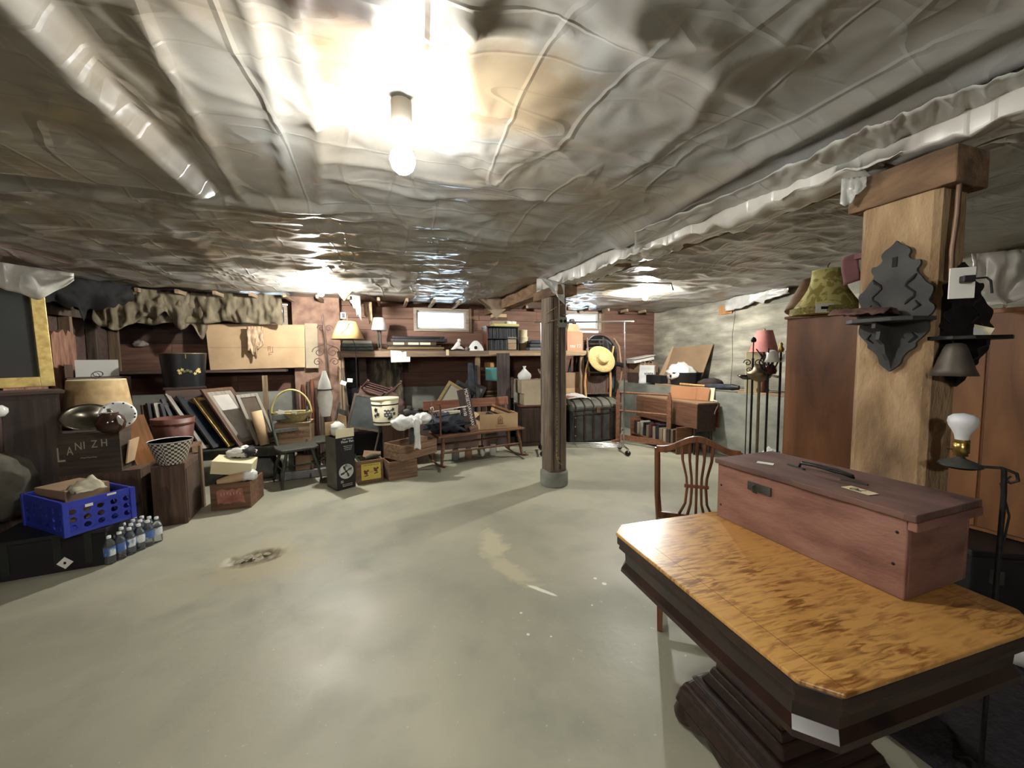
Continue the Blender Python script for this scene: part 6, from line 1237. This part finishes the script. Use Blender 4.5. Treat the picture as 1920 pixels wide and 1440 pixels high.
hang('plastic_flap', 'pale grey plastic sheet corner hanging down over the left wall', 'plastic sheet', (tuple(at(-150, 470, 2.9)), tuple(at(138, 512, 3.4))), lambda u: .06 + .30 * (u if u < .72 else (1 - u) * 2.6), poly_g, 30, 12, .04, 4, 8., .1)
hang('insulation_tuft', 'tan fluffy insulation tuft hanging in front of the flat carton', 'insulation', (tuple(ony(463, 612, 6.42)), tuple(ony(492, 612, 6.42))), lambda u: .25 + .3 * max(0, .6 - abs(u - .35)), fluff, 12, 14, .06, 5, 3., .5, .02)
q = ony(300, 640, 6.86); wad('grey fluff caught on the back wall planks', 'grey_fluff', 'insulation', (ony(262, 645, 6.84).x, 6.84, ony(262, 650, 6.84).z), (.08, .02, .05), mat('grey_fluff', (130, 118, 112), (170, 158, 150), .95, 20), 3, .5)
hang('yellow_sheet', 'torn yellow paper sheet hanging beside the bulb at the chimney', 'paper', (tuple(ony(627, 538, 5.6)), tuple(ony(662, 540, 5.6))), lambda u: .02 + .16 * (1 - abs(u - .5) * 2), mat('yellow_sheet', (206, 172, 84), (222, 194, 110), .7, 4), 10, 8, .02, 4, 1.)
hang('torn_rag', 'torn grey plastic rag hanging from a joist right of the chimney', 'plastic sheet', (tuple(ony(655, 552, 6.2)), tuple(ony(676, 555, 6.2))), lambda u: .28 * (.3 + u), poly_g, 10, 10, .05, 4, 4., .4)
hang('torn_rag', 'limp brown insulation scrap hanging above the white lamp', 'insulation', ((ony(682, 566, 6.5).x, 6.5, 2.35), (ony(697, 566, 6.5).x, 6.5, 2.35)), lambda u: .2 + .12 * u, fluff, 8, 8, .04, 4, 6., .4, .01)
p0, p1 = ony(868, 545, 5.9), ony(968, 545, 5.9)
hang('brown_sheet', 'brown paper sheet hanging in a point from the joists near the middle post', 'paper', (tuple(p0), tuple(p1)), lambda u: .03 + .40 * max(0, 1 - abs(u - .62) / .5), mat('brown_sheet', (128, 108, 88), (160, 138, 114), .6, 4, bump=.2), 24, 12, .06, 3, 9., .1)
hang('plastic_flap', 'pale plastic flap torn loose beside the cap of the middle post', 'plastic sheet', ((1.55, 3.75, 2.28), (1.78, 3.68, 2.22)), lambda u: .02 + .2 * u, poly_w, 10, 8, .02, 4, 2., .2)
hang('plastic_flap', 'small pale plastic flap hanging from the beam by the pale post', 'plastic sheet', (tuple(at(1578, 335, 1.6)), tuple(at(1625, 330, 1.55))), lambda u: .02 + .1 * (1 - abs(u - .2)), poly_w, 10, 8, .02, 4, 3., .2)
q = at(520, 428, 2.4); tag(B((0, 0, 0), (.28, .05, .002)).build('tape_strip', mat('pale_tape', (200, 198, 190), rough=.4), loc=(q.x, q.y, 2.30), rot=(R(8), 0, -.1)), 'flat pale tape strip stuck on the ceiling plastic, left of centre', 'tape') 
# ================================================================ right of the middle post
A, B_ = onz(1062, 829), onz(1172, 818); A = Vector((2.92, 5.72, 0)); B_ = Vector((3.9, 5.80, 0)); c, rz, W = edge(A, B_, .52)
t = thing('travel_chest', 'grey-black camel-back travel trunk with slats beside the middle post', 'trunk', (c.x, c.y, 0), rz)
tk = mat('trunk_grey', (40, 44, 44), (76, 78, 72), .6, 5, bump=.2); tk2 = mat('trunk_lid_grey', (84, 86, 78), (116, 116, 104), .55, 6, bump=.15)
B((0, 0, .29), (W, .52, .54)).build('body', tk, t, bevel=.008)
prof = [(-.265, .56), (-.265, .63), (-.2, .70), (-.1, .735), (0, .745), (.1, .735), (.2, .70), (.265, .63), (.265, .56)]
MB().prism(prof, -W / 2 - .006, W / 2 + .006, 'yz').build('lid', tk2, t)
for k in range(6):
    x_ = -W / 2 + .05 + k * (W - .1) / 5
    MB().tube([(x_, y_ * 1.02, z_ + .006) for y_, z_ in prof], .014, 6).build('lid_slat', darkwood, t); B((x_, -.266, .29), (.04, .014, .53)).build('body_slat', darkwood, t)
for z_ in (.05, .5, .585): B((0, -.265, z_), (W, .012, .03)).build('metal_band', greyiron, t)
B((0, -.278, .56), (.08, .02, .1)).build('lock_plate', brass_d, t)
for z_ in (.15, .3, .45):
    for s in (-1, 1): L([(.012, 0), (.008, .008), (0, .01)], 8).xf(Matrix.Rotation(R(90), 4, 'X')).build('stud', chrome, t, loc=(s * (W / 2 - .04), -.275, z_))
MZ = Matrix.Rotation(rz, 4, 'Z'); tr = lambda x, y, z: c + MZ @ Vector((x, y, z))
# cloth bag on the trunk
b = MB(); b.grid(lambda u, v: tr(-.5 + .5 * u, -.12 + .34 * v, .752 + .09 * math.sin(u * 3.1) * math.sin(.3 + v * 2.6) + .02 * noise.noise(Vector((u * 7, v * 5, 1))) - .03 * u), 20, 10)
tag(b.build('printed_cloth', mat('printed_cloth', (226, 226, 220), (196, 110, 80), .85, 6, (1, 1, 3), lo=.45, hi=.62, c3=(226, 226, 220)), thick=.01), 'white cloth with orange print heaped on the travel trunk', 'cloth')
# black carriage seat behind the trunk
q = ony(1128, 740, 6.45); t = thing('carriage_seat', 'black leather carriage seat with a rounded hooded back behind the trunk', 'seat', (q.x + .0, 6.45, 0)); blk = mat('black_leather', (16, 17, 20), (34, 36, 42), .35, 5, bump=.15)
zt_ = ony(1140, 628, 6.45).z; h0 = .78
b = MB(); b.grid(lambda u, v: ((-.36 + .72 * u) * (.82 + .18 * math.sin(min(v, 1) * 2.4)), .12 * math.cos((u - .5) * 3.0) + .05 * math.sin(v * 3), h0 + (zt_ - h0) * v * (1 - .28 * abs(2 * u - 1) ** 3)), 18, 12); b.build('back_shell', blk, t, thick=.03)
b = MB(); b.grid(lambda u, v: ((-.34 + .68 * u), .1 - .36 * v, zt_ - .55 + .05 * math.sin(u * 3.1) - .04 * v), 12, 8); b.build('cushion', blk, t, thick=.08)
B((0, .0, h0 / 2), (.66, .32, h0)).build('body', blackm, t)
for s in (-1, 1): MB().tube([(s * .33, -.1, h0 + .1), (s * .35, -.14, h0 + .4), (s * .34, -.06, zt_ - .22), (s * .29, .05, zt_ - .06)], .016, 8).build('side_rail', wood('rail_tan', (150, 112, 84), (178, 140, 108), 'z'), t)
MB().tube([(-.2, -.25, h0 + .2), (-.08, -.27, h0 + .3), (.02, -.27, h0 + .2), (-.04, -.27, h0 + .12), (-.1, -.27, h0 + .2)], .008, 6).build('iron_scroll', greyiron, t)
for k in range(3): MB().tube([(-.12 + .16 * k, -.1, zt_ - .1), (-.08 + .16 * k, -.12, zt_ - .34)], .012, 6).build('hood_strut', greyiron, t)
# tipped tan chair with straw hat
p0 = tr(.18, .02, .76); t = thing('rush_chair', 'tan wooden chair with a rush seat tipped up on the travel trunk', 'chair', (p0.x, p0.y, .748), R(-10))
for s, top in ((-1, .86), (1, .9)): MB().tube([(s * .225, -.06, 0), (s * .24, -.04, .25), (s * .22, -.05, .5), (s * .2 + .07, -.08, top)], [.02, .022, .02, .016], 8).build('back_post', tan_w, t)
for z_ in (.44, .06): MB().tube([(-.225, -.04, z_), (.235, -.04, z_)], .014, 8).build('rail', greywood_z, t)
B((0, .02, .22), (.34, .03, .3)).build('rush_seat', mat('rush_dark', (70, 54, 48), (104, 84, 72), .9, 12, (8, 1, 1), bump=.6), t)
for s in (-1, 1): B((s * .185, .01, .22), (.03, .05, .34)).build('seat_frame', mahog, t)
straw = mat('straw', (178, 146, 82), (214, 186, 120), .8, 40, (1, 1, 1), bump=.5)
t = thing('straw_hat', 'wide-brimmed straw hat hung on the tipped chair', 'hat', tuple(tr(.17, -.12, 1.42)), (R(72), R(24), R(-8)))
L([(.23, .0), (.225, .012), (.15, .01), (.1, .02), (.095, .06), (.075, .085), (0, .095)], 32, sx=1.15).build('hat', straw, t, thick=.004)
for r, z in ((.2, .014), (.17, .013), (.14, .014), (.098, .04), (.08, .085)): MB().tube([(r * 1.15 * math.cos(a), r * math.sin(a), z) for a in np.linspace(0, 6.1, 28)], .003, 5, closed=True).build('straw_ridge', straw, t)
# chrome garment rack
P0, P1 = onz(1183, 850), None; d_ = Vector((-.95, .32, 0)).normalized(); E0 = Vector((3.40, 4.98, 0)); E1 = E0 + d_ * 1.25; sd = Vector((-d_.y, d_.x, 0))
t = thing('garment_rack', 'chrome rolling garment rack with a wire base beside the middle post', 'rack', (0, 0, 0)); zt_ = 1.98
for k, E in enumerate((E0, E1)):
    n_ = 0 if k == 0 else 1
    MB().tube([E + Vector((0, 0, .12)), E + Vector((0, 0, zt_))], .012, 8).build('upright', chrome, t)
    MB().tube([E - sd * .22 + Vector((0, 0, .1)), E + sd * .22 + Vector((0, 0, .1))], .014, 8).build('end_foot', mat('pink_plastic', (196, 150, 120), rough=.5) if False else chrome, t)
    MB().tube([E - sd * .16 + Vector((0, 0, .1)), E - sd * .15 + Vector((0, 0, .28)), E - sd * .06 + Vector((0, 0, .34)), E + Vector((0, 0, .34))], .008, 8).build('brace', chrome, t)
    for s in (-1, 1):
        w_ = L([(.04, -.012), (.04, .012)], 18).xf(Matrix.Rotation(R(90), 4, 'X')).build('caster', blackm, t, loc=E + sd * (s * .22) + Vector((0, 0, .041)), rot=(0, 0, math.atan2(d_.y, d_.x)))
        B((0, 0, .08), (.02, .035, .05)).build('caster_fork', chrome, t, loc=E + sd * (s * .22))
for k in range(5): MB().tube([E0 + sd * (-.16 + .08 * k) + Vector((0, 0, .12)), E1 + sd * (-.16 + .08 * k) + Vector((0, 0, .12))], .006, 6).build('base_wire', chrome, t)
for k in range(6): q = E0.lerp(E1, (k + .5) / 6); MB().tube([q - sd * .17 + Vector((0, 0, .114)), q + sd * .17 + Vector((0, 0, .114))], .004, 6).build('cross_wire', chrome, t)
MB().tube([E0 - d_ * .13 + Vector((0, 0, zt_)), E1 + d_ * .1 + Vector((0, 0, zt_))], .013, 8).build('hanging_rail', chrome, t)
MB().tube([E0 - sd * .02 + Vector((0, 0, .15)), E0 - sd * .12 + Vector((0, 0, .14))], .02, 10).build('pink_grip', mat('skin_pink', (200, 152, 122), rough=.5), t)
# quilt rack
A, B_ = Vector((3.72, 5.62, 0)), Vector((4.13, 4.86, 0)); dv = (B_ - A).normalized(); nv = Vector((-dv.y, dv.x, 0))
t = thing('quilt_rack', 'reddish wooden quilt rack with three rails in front of the drop-leaf table', 'rack', (0, 0, 0))
for E in (A, B_):
    MB().prism([(-.035, 0), (.035, 0), (.035, .8), (.02, .86), (.012, .9), (-.012, .9), (-.02, .86), (-.035, .8)], -.015, .015, 'xz').xf(T(E.x, E.y, .0) @ Matrix.Rotation(math.atan2(nv.y, nv.x) + R(90), 4, 'Z')).build('end_upright', cherry, t, bevel=.004)
    B((E.x, E.y, .03), (.06, .34, .06), (0, 0, math.atan2(dv.y, dv.x))).build('end_foot', cherry, t, bevel=.006)
for z_ in (.86, .55): MB().tube([A + Vector((0, 0, z_)), B_ + Vector((0, 0, z_))], .017, 10).build('rail', cherry, t)
MB().bar(A + Vector((0, 0, .1)), B_ + Vector((0, 0, .1)), .03, .09).build('lower_board', cherry, t)
# books on the low shelf behind it
t = thing('book_shelf', 'low dark book shelf under the drop-leaf table', 'shelf', (4.20, 5.18, 0)); B((0, 0, .12), (.26, 1.1, .02)).build('shelf_board', cherry, t); B((.14, 0, .25), (.02, 1.1, .3)).build('rear_board', darkwood, t)
for s in (-1, 1): B((0, s * .56, .2), (.28, .02, .4)).build('end_board', cherry, t)
bcol = [(60, 44, 40), (150, 140, 116), (176, 168, 144), (44, 40, 44), (120, 104, 80), (92, 40, 36), (160, 150, 126), (36, 40, 52), (140, 120, 92), (170, 160, 138), (60, 50, 44), (110, 92, 72)]
nm_ = ['dark brown', 'pale', 'ivory', 'black', 'tan', 'wine red', 'cream', 'navy', 'light brown', 'off-white', 'umber', 'khaki']
for k in range(12):
    w_ = random.uniform(.045, .075); h_ = random.uniform(.19, .25); tag(B((0, 0, h_ / 2), (.17, w_, h_)).build('old_book', mat('book_%d' % k, bcol[k], rough=.75), loc=(4.17, 5.65 - k * .082, .131), bevel=.003), nm_[k] + ' old book on the low shelf behind the quilt rack', 'book')
# drop-leaf table
t = thing('drop_leaf_table', 'brown drop-leaf table along the concrete ledge with its leaf hanging', 'table', (4.44, 5.12, 0)); LT = 1.42
B((0, 0, .765), (.38, LT, .022)).build('top', wood('table_tan', (130, 98, 68), (168, 132, 96), 'y', 2, .5, .1), t, bevel=.004)
B((-.197, 0, .58), (.016, LT, .36)).build('drop_leaf', wood('leaf_brown', (92, 58, 40), (128, 88, 62), 'y', 2, .5, .1), t, bevel=.004); B((.197, 0, .58), (.016, LT, .36)).build('drop_leaf', mahog_x, t)
B((0, -LT / 2 + .04, .55), (.34, .022, .4)).build('end_apron', wood('end_dark', (54, 28, 24), (80, 44, 36), 'y', 2, .4, .05), t)
for s in (-1, 1):
    for k in (-1, 1): MB().tube([(s * .15, k * (LT / 2 - .1), .74), (s * .15, k * (LT / 2 - .1), .3), (s * .15, k * (LT / 2 - .1), 0)], [.025, .022, .014], 8).build('leg', darkwood_z, t)
t = thing('card_folder', 'orange-brown cardboard folder leaning on the drop-leaf table', 'cardboard', (4.5, 4.86, .778), R(-70)); b = B((0, 0, .1), (.62, .008, .2), (R(-14), 0, 0)); b.build('panel', mat('card_orange', (164, 104, 62), (180, 120, 76), .8, 4), t); B((.2, .03, .1), (.34, .006, .2), (R(-14), 0, 0)).build('pale_panel', cream, t); B((.12, -.006, .1), (.003, .003, .2), (R(-14), 0, 0)).build('fold', inkred, t)
b = MB(); b.grid(lambda u, v: (4.60 + .03 * math.sin(v * 5) + .04 * u, 4.46 - .04 + .1 * u, .80 - .2 * v + .02 * noise.noise(Vector((u * 4, v * 4, 3)))), 8, 10)
tag(b.build('white_cloth', cloth_w, thick=.006), 'white cloth hanging from the end of the drop-leaf table', 'cloth')
# ================================================================ things on the concrete ledge
LZ_ = .931
q = onx(1216, 720, 4.85); t = thing('paper_bag', 'white paper shopping bag with handles and black lettering on the ledge', 'bag', (4.86, 6.35, LZ_), R(-55)); b = MB()
bw2, bh = .30, .36; b.grid(lambda u, v: ((bw2 / 2) * math.copysign(min(1, abs(1.5 * math.cos(u * 2 * math.pi))), math.cos(u * 2 * math.pi)) * (1 - .06 * v) + .012 * noise.noise(Vector((u * 8, v * 5, 1))), .07 * math.copysign(min(1, abs(1.5 * math.sin(u * 2 * math.pi))), math.sin(u * 2 * math.pi)) * (1 - .4 * v) + .014 * noise.noise(Vector((u * 8, v * 5, 4))), bh * v), 28, 12); b.build('bag', mat('bag_white', (206, 206, 202), (232, 232, 228), .7, 5, bump=.3), t, thick=.002)
for dx in (-.08, .07): MB().tube([(dx - .04, -.03, bh - .01), (dx - .038, -.03, bh + .06), (dx, -.03, bh + .09), (dx + .038, -.03, bh + .06), (dx + .04, -.03, bh - .01)], .005, 6).build('handle', mat('handle_paper', (196, 176, 140), rough=.8), t)
text('vista', .1, ink, t, T(.05, -.083, .2) @ FRONT)
t = thing('cardboard_sheet', 'large bent cardboard sheet leaning on the concrete wall', 'cardboard', (5.12, 5.75, LZ_), R(-84)); b = MB()
b.prism([(-.46, 0), (.40, 0), (.50, .76), (-.36, .72)], -.004, .004).xf(Matrix.Rotation(R(-16), 4, 'X')); b.build('sheet', board_d, t); b = MB(); b.prism([(-.44, 0), (-.36, .72), (-.40, .76), (-.56, .1)], -.03, -.02).xf(Matrix.Rotation(R(-19), 4, 'X')); b.build('bent_flap', board, t)
t = thing('laundry_basket', 'black plastic basket heaped with white cloth on the ledge', 'basket', (4.92, 5.42, LZ_), R(-70)); L([(.19, 0), (.21, .04), (.26, .24), (.27, .25), (.25, .245), (.2, .05), (0, .02)], 24, sx=1.15, sy=.75).build('basket', mat('basket_black', (24, 24, 26), (38, 38, 42), .35, 5), t)
wad('rumpled white cloth spilling over the black basket', 'white_cloth', 'cloth', (4.90, 5.5, LZ_ + .12), (.2, .24, .17), cloth_w, 12, .35, 6, 26, flat=.3)
wad('dark brown jacket bundled beside the black basket', 'jacket', 'cloth', (5.05, 4.98, LZ_), (.16, .2, .09), mat('jacket_brown', (44, 36, 34), (72, 58, 52), .9, 9, bump=.4), 7, .35)
for k, (x_, y0, y1, mm) in enumerate(((4.74, 4.7, 5.9, lumber_y), (4.80, 2.6, 4.2, lumber_y), (5.02, 2.4, 4.6, lumber_y))):
    tag(B((x_, (y0 + y1) / 2, LZ_ + .015), (.12, y1 - y0, .03)).build('loose_plank', mm), ['pale plank lying along the ledge edge below the basket', 'pale plank on the ledge edge beside the iron stands', 'pale plank lying at the middle of the ledge'][k], 'board')
tag(B((0, 0, .01), (.34, .9, .02)).build('dark_grating', mat('grating', (44, 44, 44), (78, 76, 72), .8, 26, bump=.8), loc=(5.16, 4.25, LZ_)), 'dark ribbed mat lying on the ledge', 'mat')
t = thing('umbrella', 'furled black umbrella with wooden handle on the ledge planks', 'umbrella', (0, 0, 0)); MB().tube([(4.72, 5.3, LZ_ + .06), (4.72, 4.75, LZ_ + .06)], .018, 10).build('wooden_shaft', tan_w, t); MB().tube([(4.72, 4.75, LZ_ + .06), (4.73, 4.5, LZ_ + .065), (4.75, 4.3, LZ_ + .07)], [.03, .045, .04], 12).build('cover', navy, t); MB().tube([(4.75, 4.3, LZ_ + .07), (4.77, 4.2, LZ_ + .07)], [.05, .03], 10).build('tip', black, t)
q = tag(B((0, 0, .075), (.16, .42, .15)).build('black_case', blackm, loc=(4.80, 6.0, LZ_ + .031), bevel=.008), 'long black case on the ledge in front of the paper bag', 'case')
tag(B((XR - .03, 4.35, 1.2), (.02, .5, .03), (R(12), 0, 0)).build('grey_batten', greywood_z), 'short grey batten leaning on the concrete wall behind the ledge', 'board')
for k in range(2): tag(B((0, 0, .1), (.5 - .1 * k, .4, .2)).build('flat_carton_box', board_d if k else plank_dk, loc=(4.58, 6.62, .0 + .93 + .205 * k) if False else (5.0, 6.66, .932 + .203 * k), rot=.1 * k, bevel=.004), ['dark box at the far corner of the ledge, under another', 'brown box at the far corner of the ledge, upper one'][k], 'box')
t = thing('white_carton', 'flat white carton tilted on the boxes in the far corner', 'box', (4.88, 6.6, 1.345), (0, R(-10), R(-6))); B((0, 0, .06), (.44, .3, .08)).build('carton', paper, t); B((0, -.03, .105), (.46, .34, .012)).build('lid', paper, t)
tag(B((5.05, 6.66, .46), (.72, .38, .92)).build('corner_bin', plank_dk) if False else B((0, 0, 0), (.02, .02, .02)).build('x', plank_dk), 'x', 'x') if False else None
# ================================================================ iron stands and lamps by the ledge
def spike(px, d, label, ztop, kind):
    q = at(px, 700, d); t = thing('iron_stand', label, 'stand', (q.x, q.y, 0), face(px)); z1 = at(px, ztop, d).z; mm = iron if kind != 2 else brass_d
    MB().tube([(0, 0, .03), (0, 0, z1)], .011 if kind != 2 else .014, 8).build('pole', mm, t); L([(.13, 0), (.13, .015), (.05, .03), (.02, .06)], 20).build('base', mm, t)
    if kind == 0:
        for s in (-1, 1): scroll(s * .05, z1 - .05, .04, s, 1.3, .006).build('scroll', iron, t); scroll(s * .035, z1 - .13, .03, -s, 1.3, .005).build('scroll', iron, t)
        MB().tube([(0, 0, z1), (0, 0, z1 + .18)], .007, 6).build('spike', iron, t); L([(.02, 0), (.03, .02), (.02, .045), (0, .06)], 10, c=(0, 0, z1 + .18)).build('finial', iron, t)
    if kind == 1:
        for a in range(6): an = a * 1.047; MB().tube([(0, 0, z1 - .2), (.05 * math.cos(an), .05 * math.sin(an), z1 - .12), (.08 * math.cos(an), .08 * math.sin(an), z1 - .04), (.05 * math.cos(an), .05 * math.sin(an), z1 + .02), (.07 * math.cos(an), .07 * math.sin(an), z1 + .06)], [.006, .01, .008, .012, .003], 6).build('leaf_scroll', iron, t)
        for a in range(3): an = a * 2.1 + .5; MB().tube([(0, 0, z1 - .1), (.09 * math.cos(an), .09 * math.sin(an), z1 + .05), (.13 * math.cos(an), .13 * math.sin(an), z1 + .1)], .006, 6).build('branch', iron, t)
        L([(.05, 0), (.06, .03), (.045, .08), (.02, .1)], 16, c=(.02, 0, z1 - .16)).build('red_glass', mat('ruby_glass', (70, 20, 28), rough=.1), t)
    if kind == 2: L([(.03, -.02), (.1, .02), (.12, .06), (.115, .08), (.07, .1), (.05, .15), (.055, .17)], 24, c=(0, 0, z1)).build('brass_bowl', brass_d, t)
    if kind == 3:
        for s in (-1, 1): MB().tube([(0, 0, z1 - .1), (s * .05, 0, z1), (s * .07, 0, z1 + .04)], .007, 6).build('arm', brass_d, t); L([(.02, .0), (.05, -.03), (.055, -.08), (.07, -.12)], 16, c=(s * .07, -.02, z1 + .02)).build('tulip_shade', gloss_w, t, thick=.003)
        L([(.02, 0), (.03, .03), (.012, .06), (.018, .08), (0, .1)], 12, c=(0, 0, z1)).build('finial', brass, t)
    return t
spike(1411, 4.3, 'black iron stand with scrolled top, leftmost of the iron stands', 672, 0)
spike(1424, 4.15, 'old brass bowl on a tall brass pole among the iron stands', 712, 2)
spike(1440, 4.0, 'black iron candelabrum with leafy top in front of the pink lamp', 672, 1)
spike(1463, 3.9, 'brass lamp with two white tulip glass shades next to the tall cabinet', 660, 3)
t = thing('smoking_dish', 'dark red dish held on a thin stand left of the brass bowl', 'dish', tuple(at(1400, 830, 4.35) * Vector((1, 1, 0)) if False else (at(1402, 700, 4.3).x, at(1402, 700, 4.3).y, 0))); zd = at(1402, 712, 4.3).z; L([(.0, 0), (.05, .005), (.1, .04), (.105, .05), (.09, .03), (0, .012)], 20, c=(0, 0, zd)).build('dish', mat('dark_red_glaze', (44, 18, 20), rough=.25), t); MB().tube([(0, 0, 0), (0, 0, zd)], .006, 6).build('stem', iron, t); L([(.08, 0), (.08, .01), (.01, .02)], 16).build('foot', iron, t)
q = at(1432, 660, 5.0); t = thing('table_lamp', 'lamp with a pink pleated shade standing on the ledge', 'lamp', (4.83, 3.62, LZ_ + .031)); zz = q.z - LZ_ + .0
q = onx(1432, 660, 4.83); t.location = (4.83, q.y, LZ_ + .031); zz = q.z - LZ_ - .031; u = q.y / ray(1432, 660).y / FPX
L([(24 * u, zz), (22 * u, zz + .03), (13 * u, zz + 40 * u)], 60, wob=.018).build('pleated_shade', mat('pink_pleat', (176, 98, 92), (204, 130, 120), .8, 6), t); L([(.07, 0), (.08, .03), (.05, .1), (.06, .16), (.03, .22), (.02, zz + .05)], 20).build('lamp_body', mahog, t); L([(.01, 0), (.015, .012), (0, .03)], 10, c=(0, 0, zz + 40 * u)).build('finial', brass, t)
q = onx(1414, 715, 4.75); t = thing('cream_board', 'cream card board standing behind the scrolled iron stand', 'board', (4.74, q.y, LZ_ + .031), face(1414) + R(10)); zz = onx(1414, 660, 4.74).z - LZ_ - .031; B((0, 0, zz / 2), (.2, .012, zz)).build('panel', cream, t)
wad('white crumpled plastic bag on the floor behind the iron stands', 'plastic_bag', 'plastic bag', (at(1448, 830, 4.4).x, at(1448, 830, 4.4).y, 0), (.14, .12, .22), bag_w, 15, .3)
hang('plastic_flap', 'bright plastic strip hanging over the top of the concrete wall', 'plastic sheet', (tuple(onx(1360, 560, 5.3)), tuple(onx(1480, 535, 5.3))), lambda u: .22 * (1 - .5 * u), poly_w, 24, 8, .06, 6, 6., .3)

tag(MB().tube([at(1112, 528, 4.3), at(1190, 530, 4.5), at(1258, 531, 4.7), at(1262, 545, 4.7)], .011, 8).build('white_conduit', mat('conduit_white', (214, 212, 204), rough=.4)), 'white pipe running under the ceiling right of the middle post', 'pipe')
q = onx(1360, 581, 5.38); tag(B((0, 0, 0), (.03, .26, .14)).build('wood_block', orange_w, loc=(5.395, q.y, q.z)), 'small orange wooden block at the top of the concrete wall', 'board')
hang('plastic_flap', 'dull grey plastic sheet hanging behind the black fretwork shelf at the right edge', 'plastic sheet', (tuple(at(1822, 476, 2.0)), tuple(at(1990, 462, 1.9))), lambda u: .24 + .04 * math.sin(u * 5), poly_g, 24, 10, .06, 5, 11., .1)
# ================================================================ small fittings belong to the part that carries them
CARRY = {'wooden_toolbox': {'handle': 'lid', 'handle_strap': 'lid', 'paper_label': 'lid', 'handwriting': 'lid', 'lid_batten': 'lid', 'hasp_plate': 'front_board', 'hasp_staple': 'front_board', 'nail_hole': 'front_board'},
         'pedestal_table': {'end_seam': 'top', 'scalloped_skirt': 'platform', 'foot': 'platform'},
         'floor_lamp': {'painted_branch': 'shade', 'painted_twig': 'shade', 'shade_rim': 'shade', 'switch': 'socket', 'cord': 'pole', 'saucer_rim': 'saucer', 'card_picture': 'framed_card'},
         'painted_bucket': {'grape': 'staves', 'painted_leaf': 'staves', 'painted_band': 'staves', 'rim_hoop': 'staves'},
         'fan_carton': {'lettering': 'front_board', 'small_print': 'front_board', 'printed_guard': 'front_board', 'printed_fan': 'front_board', 'printed_blade': 'front_board', 'printed_hub': 'front_board', 'printed_handle': 'front_board', 'printed_badge': 'front_board'},
         'fruit_crate': {'label_print': 'yellow_label', 'fruit_print': 'yellow_label', 'label_bar': 'yellow_label', 'centre_print': 'yellow_label'},
         'travel_chest': {'lid_slat': 'lid', 'body_slat': 'body', 'lock_plate': 'body', 'stud': 'body', 'metal_band': 'body'},
         'keg': {'hoop': 'staves', 'paper_cover': 'staves'}, 'red_bucket': {'hoop': 'staves'},
         'sign_board': {'lettering': 'board', 'time': 'board'}, 'cardboard_box': {'emblem': 'front_panel', 'print_line': 'front_panel', 'stain': 'front_panel'},
         'toleware_box': {'painted_flower': 'body', 'rim_mark': 'body'}, 'yellow_lampshade': {'fringe': 'cover', 'trim': 'cover', 'top_trim': 'cover', 'printed_mark': 'paper_label'},
         'china_plate': {'rim_decoration': 'plate'}, 'gathering_basket': {'weave_band': 'bowl'}, 'straw_hat': {'straw_ridge': 'hat'},
         'fretwork_shelf': {'fret_scroll': 'back_panel', 'fret_leaf': 'back_panel', 'hanging_slot': 'back_panel'},
         'blue_crate': {'sticker': 'short_side'}, 'black_chest': {'strap': 'body', 'tag_mark': 'price_tag'}, 'storage_chest': {'latch': 'body'},
         'window_1': {'pane': 'sash'}, 'window_2': {'pane': 'sash'}, 'window_3': {'pane': 'sash'},
         'lettered_box': {'lettering': 'front_board'}, 'lettered_crate': {'lettering': 'front_board'}, 'wooden_crate': {'label_print': 'torn_label'}, 'peach_box': {'lettering': 'carton'}, 'paper_bag': {'lettering': 'bag'},
         'flat_carton': {'print_mark': 'panel', 'fold_line': 'panel'}, 'dining_chair': {'splat_tie': 'crest_rail'}, 'power_adapter': {'cord': 'plug'}, 'outlet_box': {'socket': 'box'}, 'price_tag': {'sticker': 'card'}}
kids = {}
for o in COL.objects:
    if o.parent: kids.setdefault(o.parent, []).append(o)
for root in [o for o in COL.objects if o.parent is None]:
    mp = CARRY.get(root.name.split('.')[0])
    if not mp: continue
    st_ = lambda o: o.name.split('.')[0]; by = {}
    for k in kids.get(root, []): by.setdefault(st_(k), k)
    for k in kids.get(root, []):
        host = by.get(mp.get(st_(k), ''))
        if host and host is not k: M_ = host.matrix_basis.inverted() @ k.matrix_basis; k.parent = host; k.matrix_basis = M_
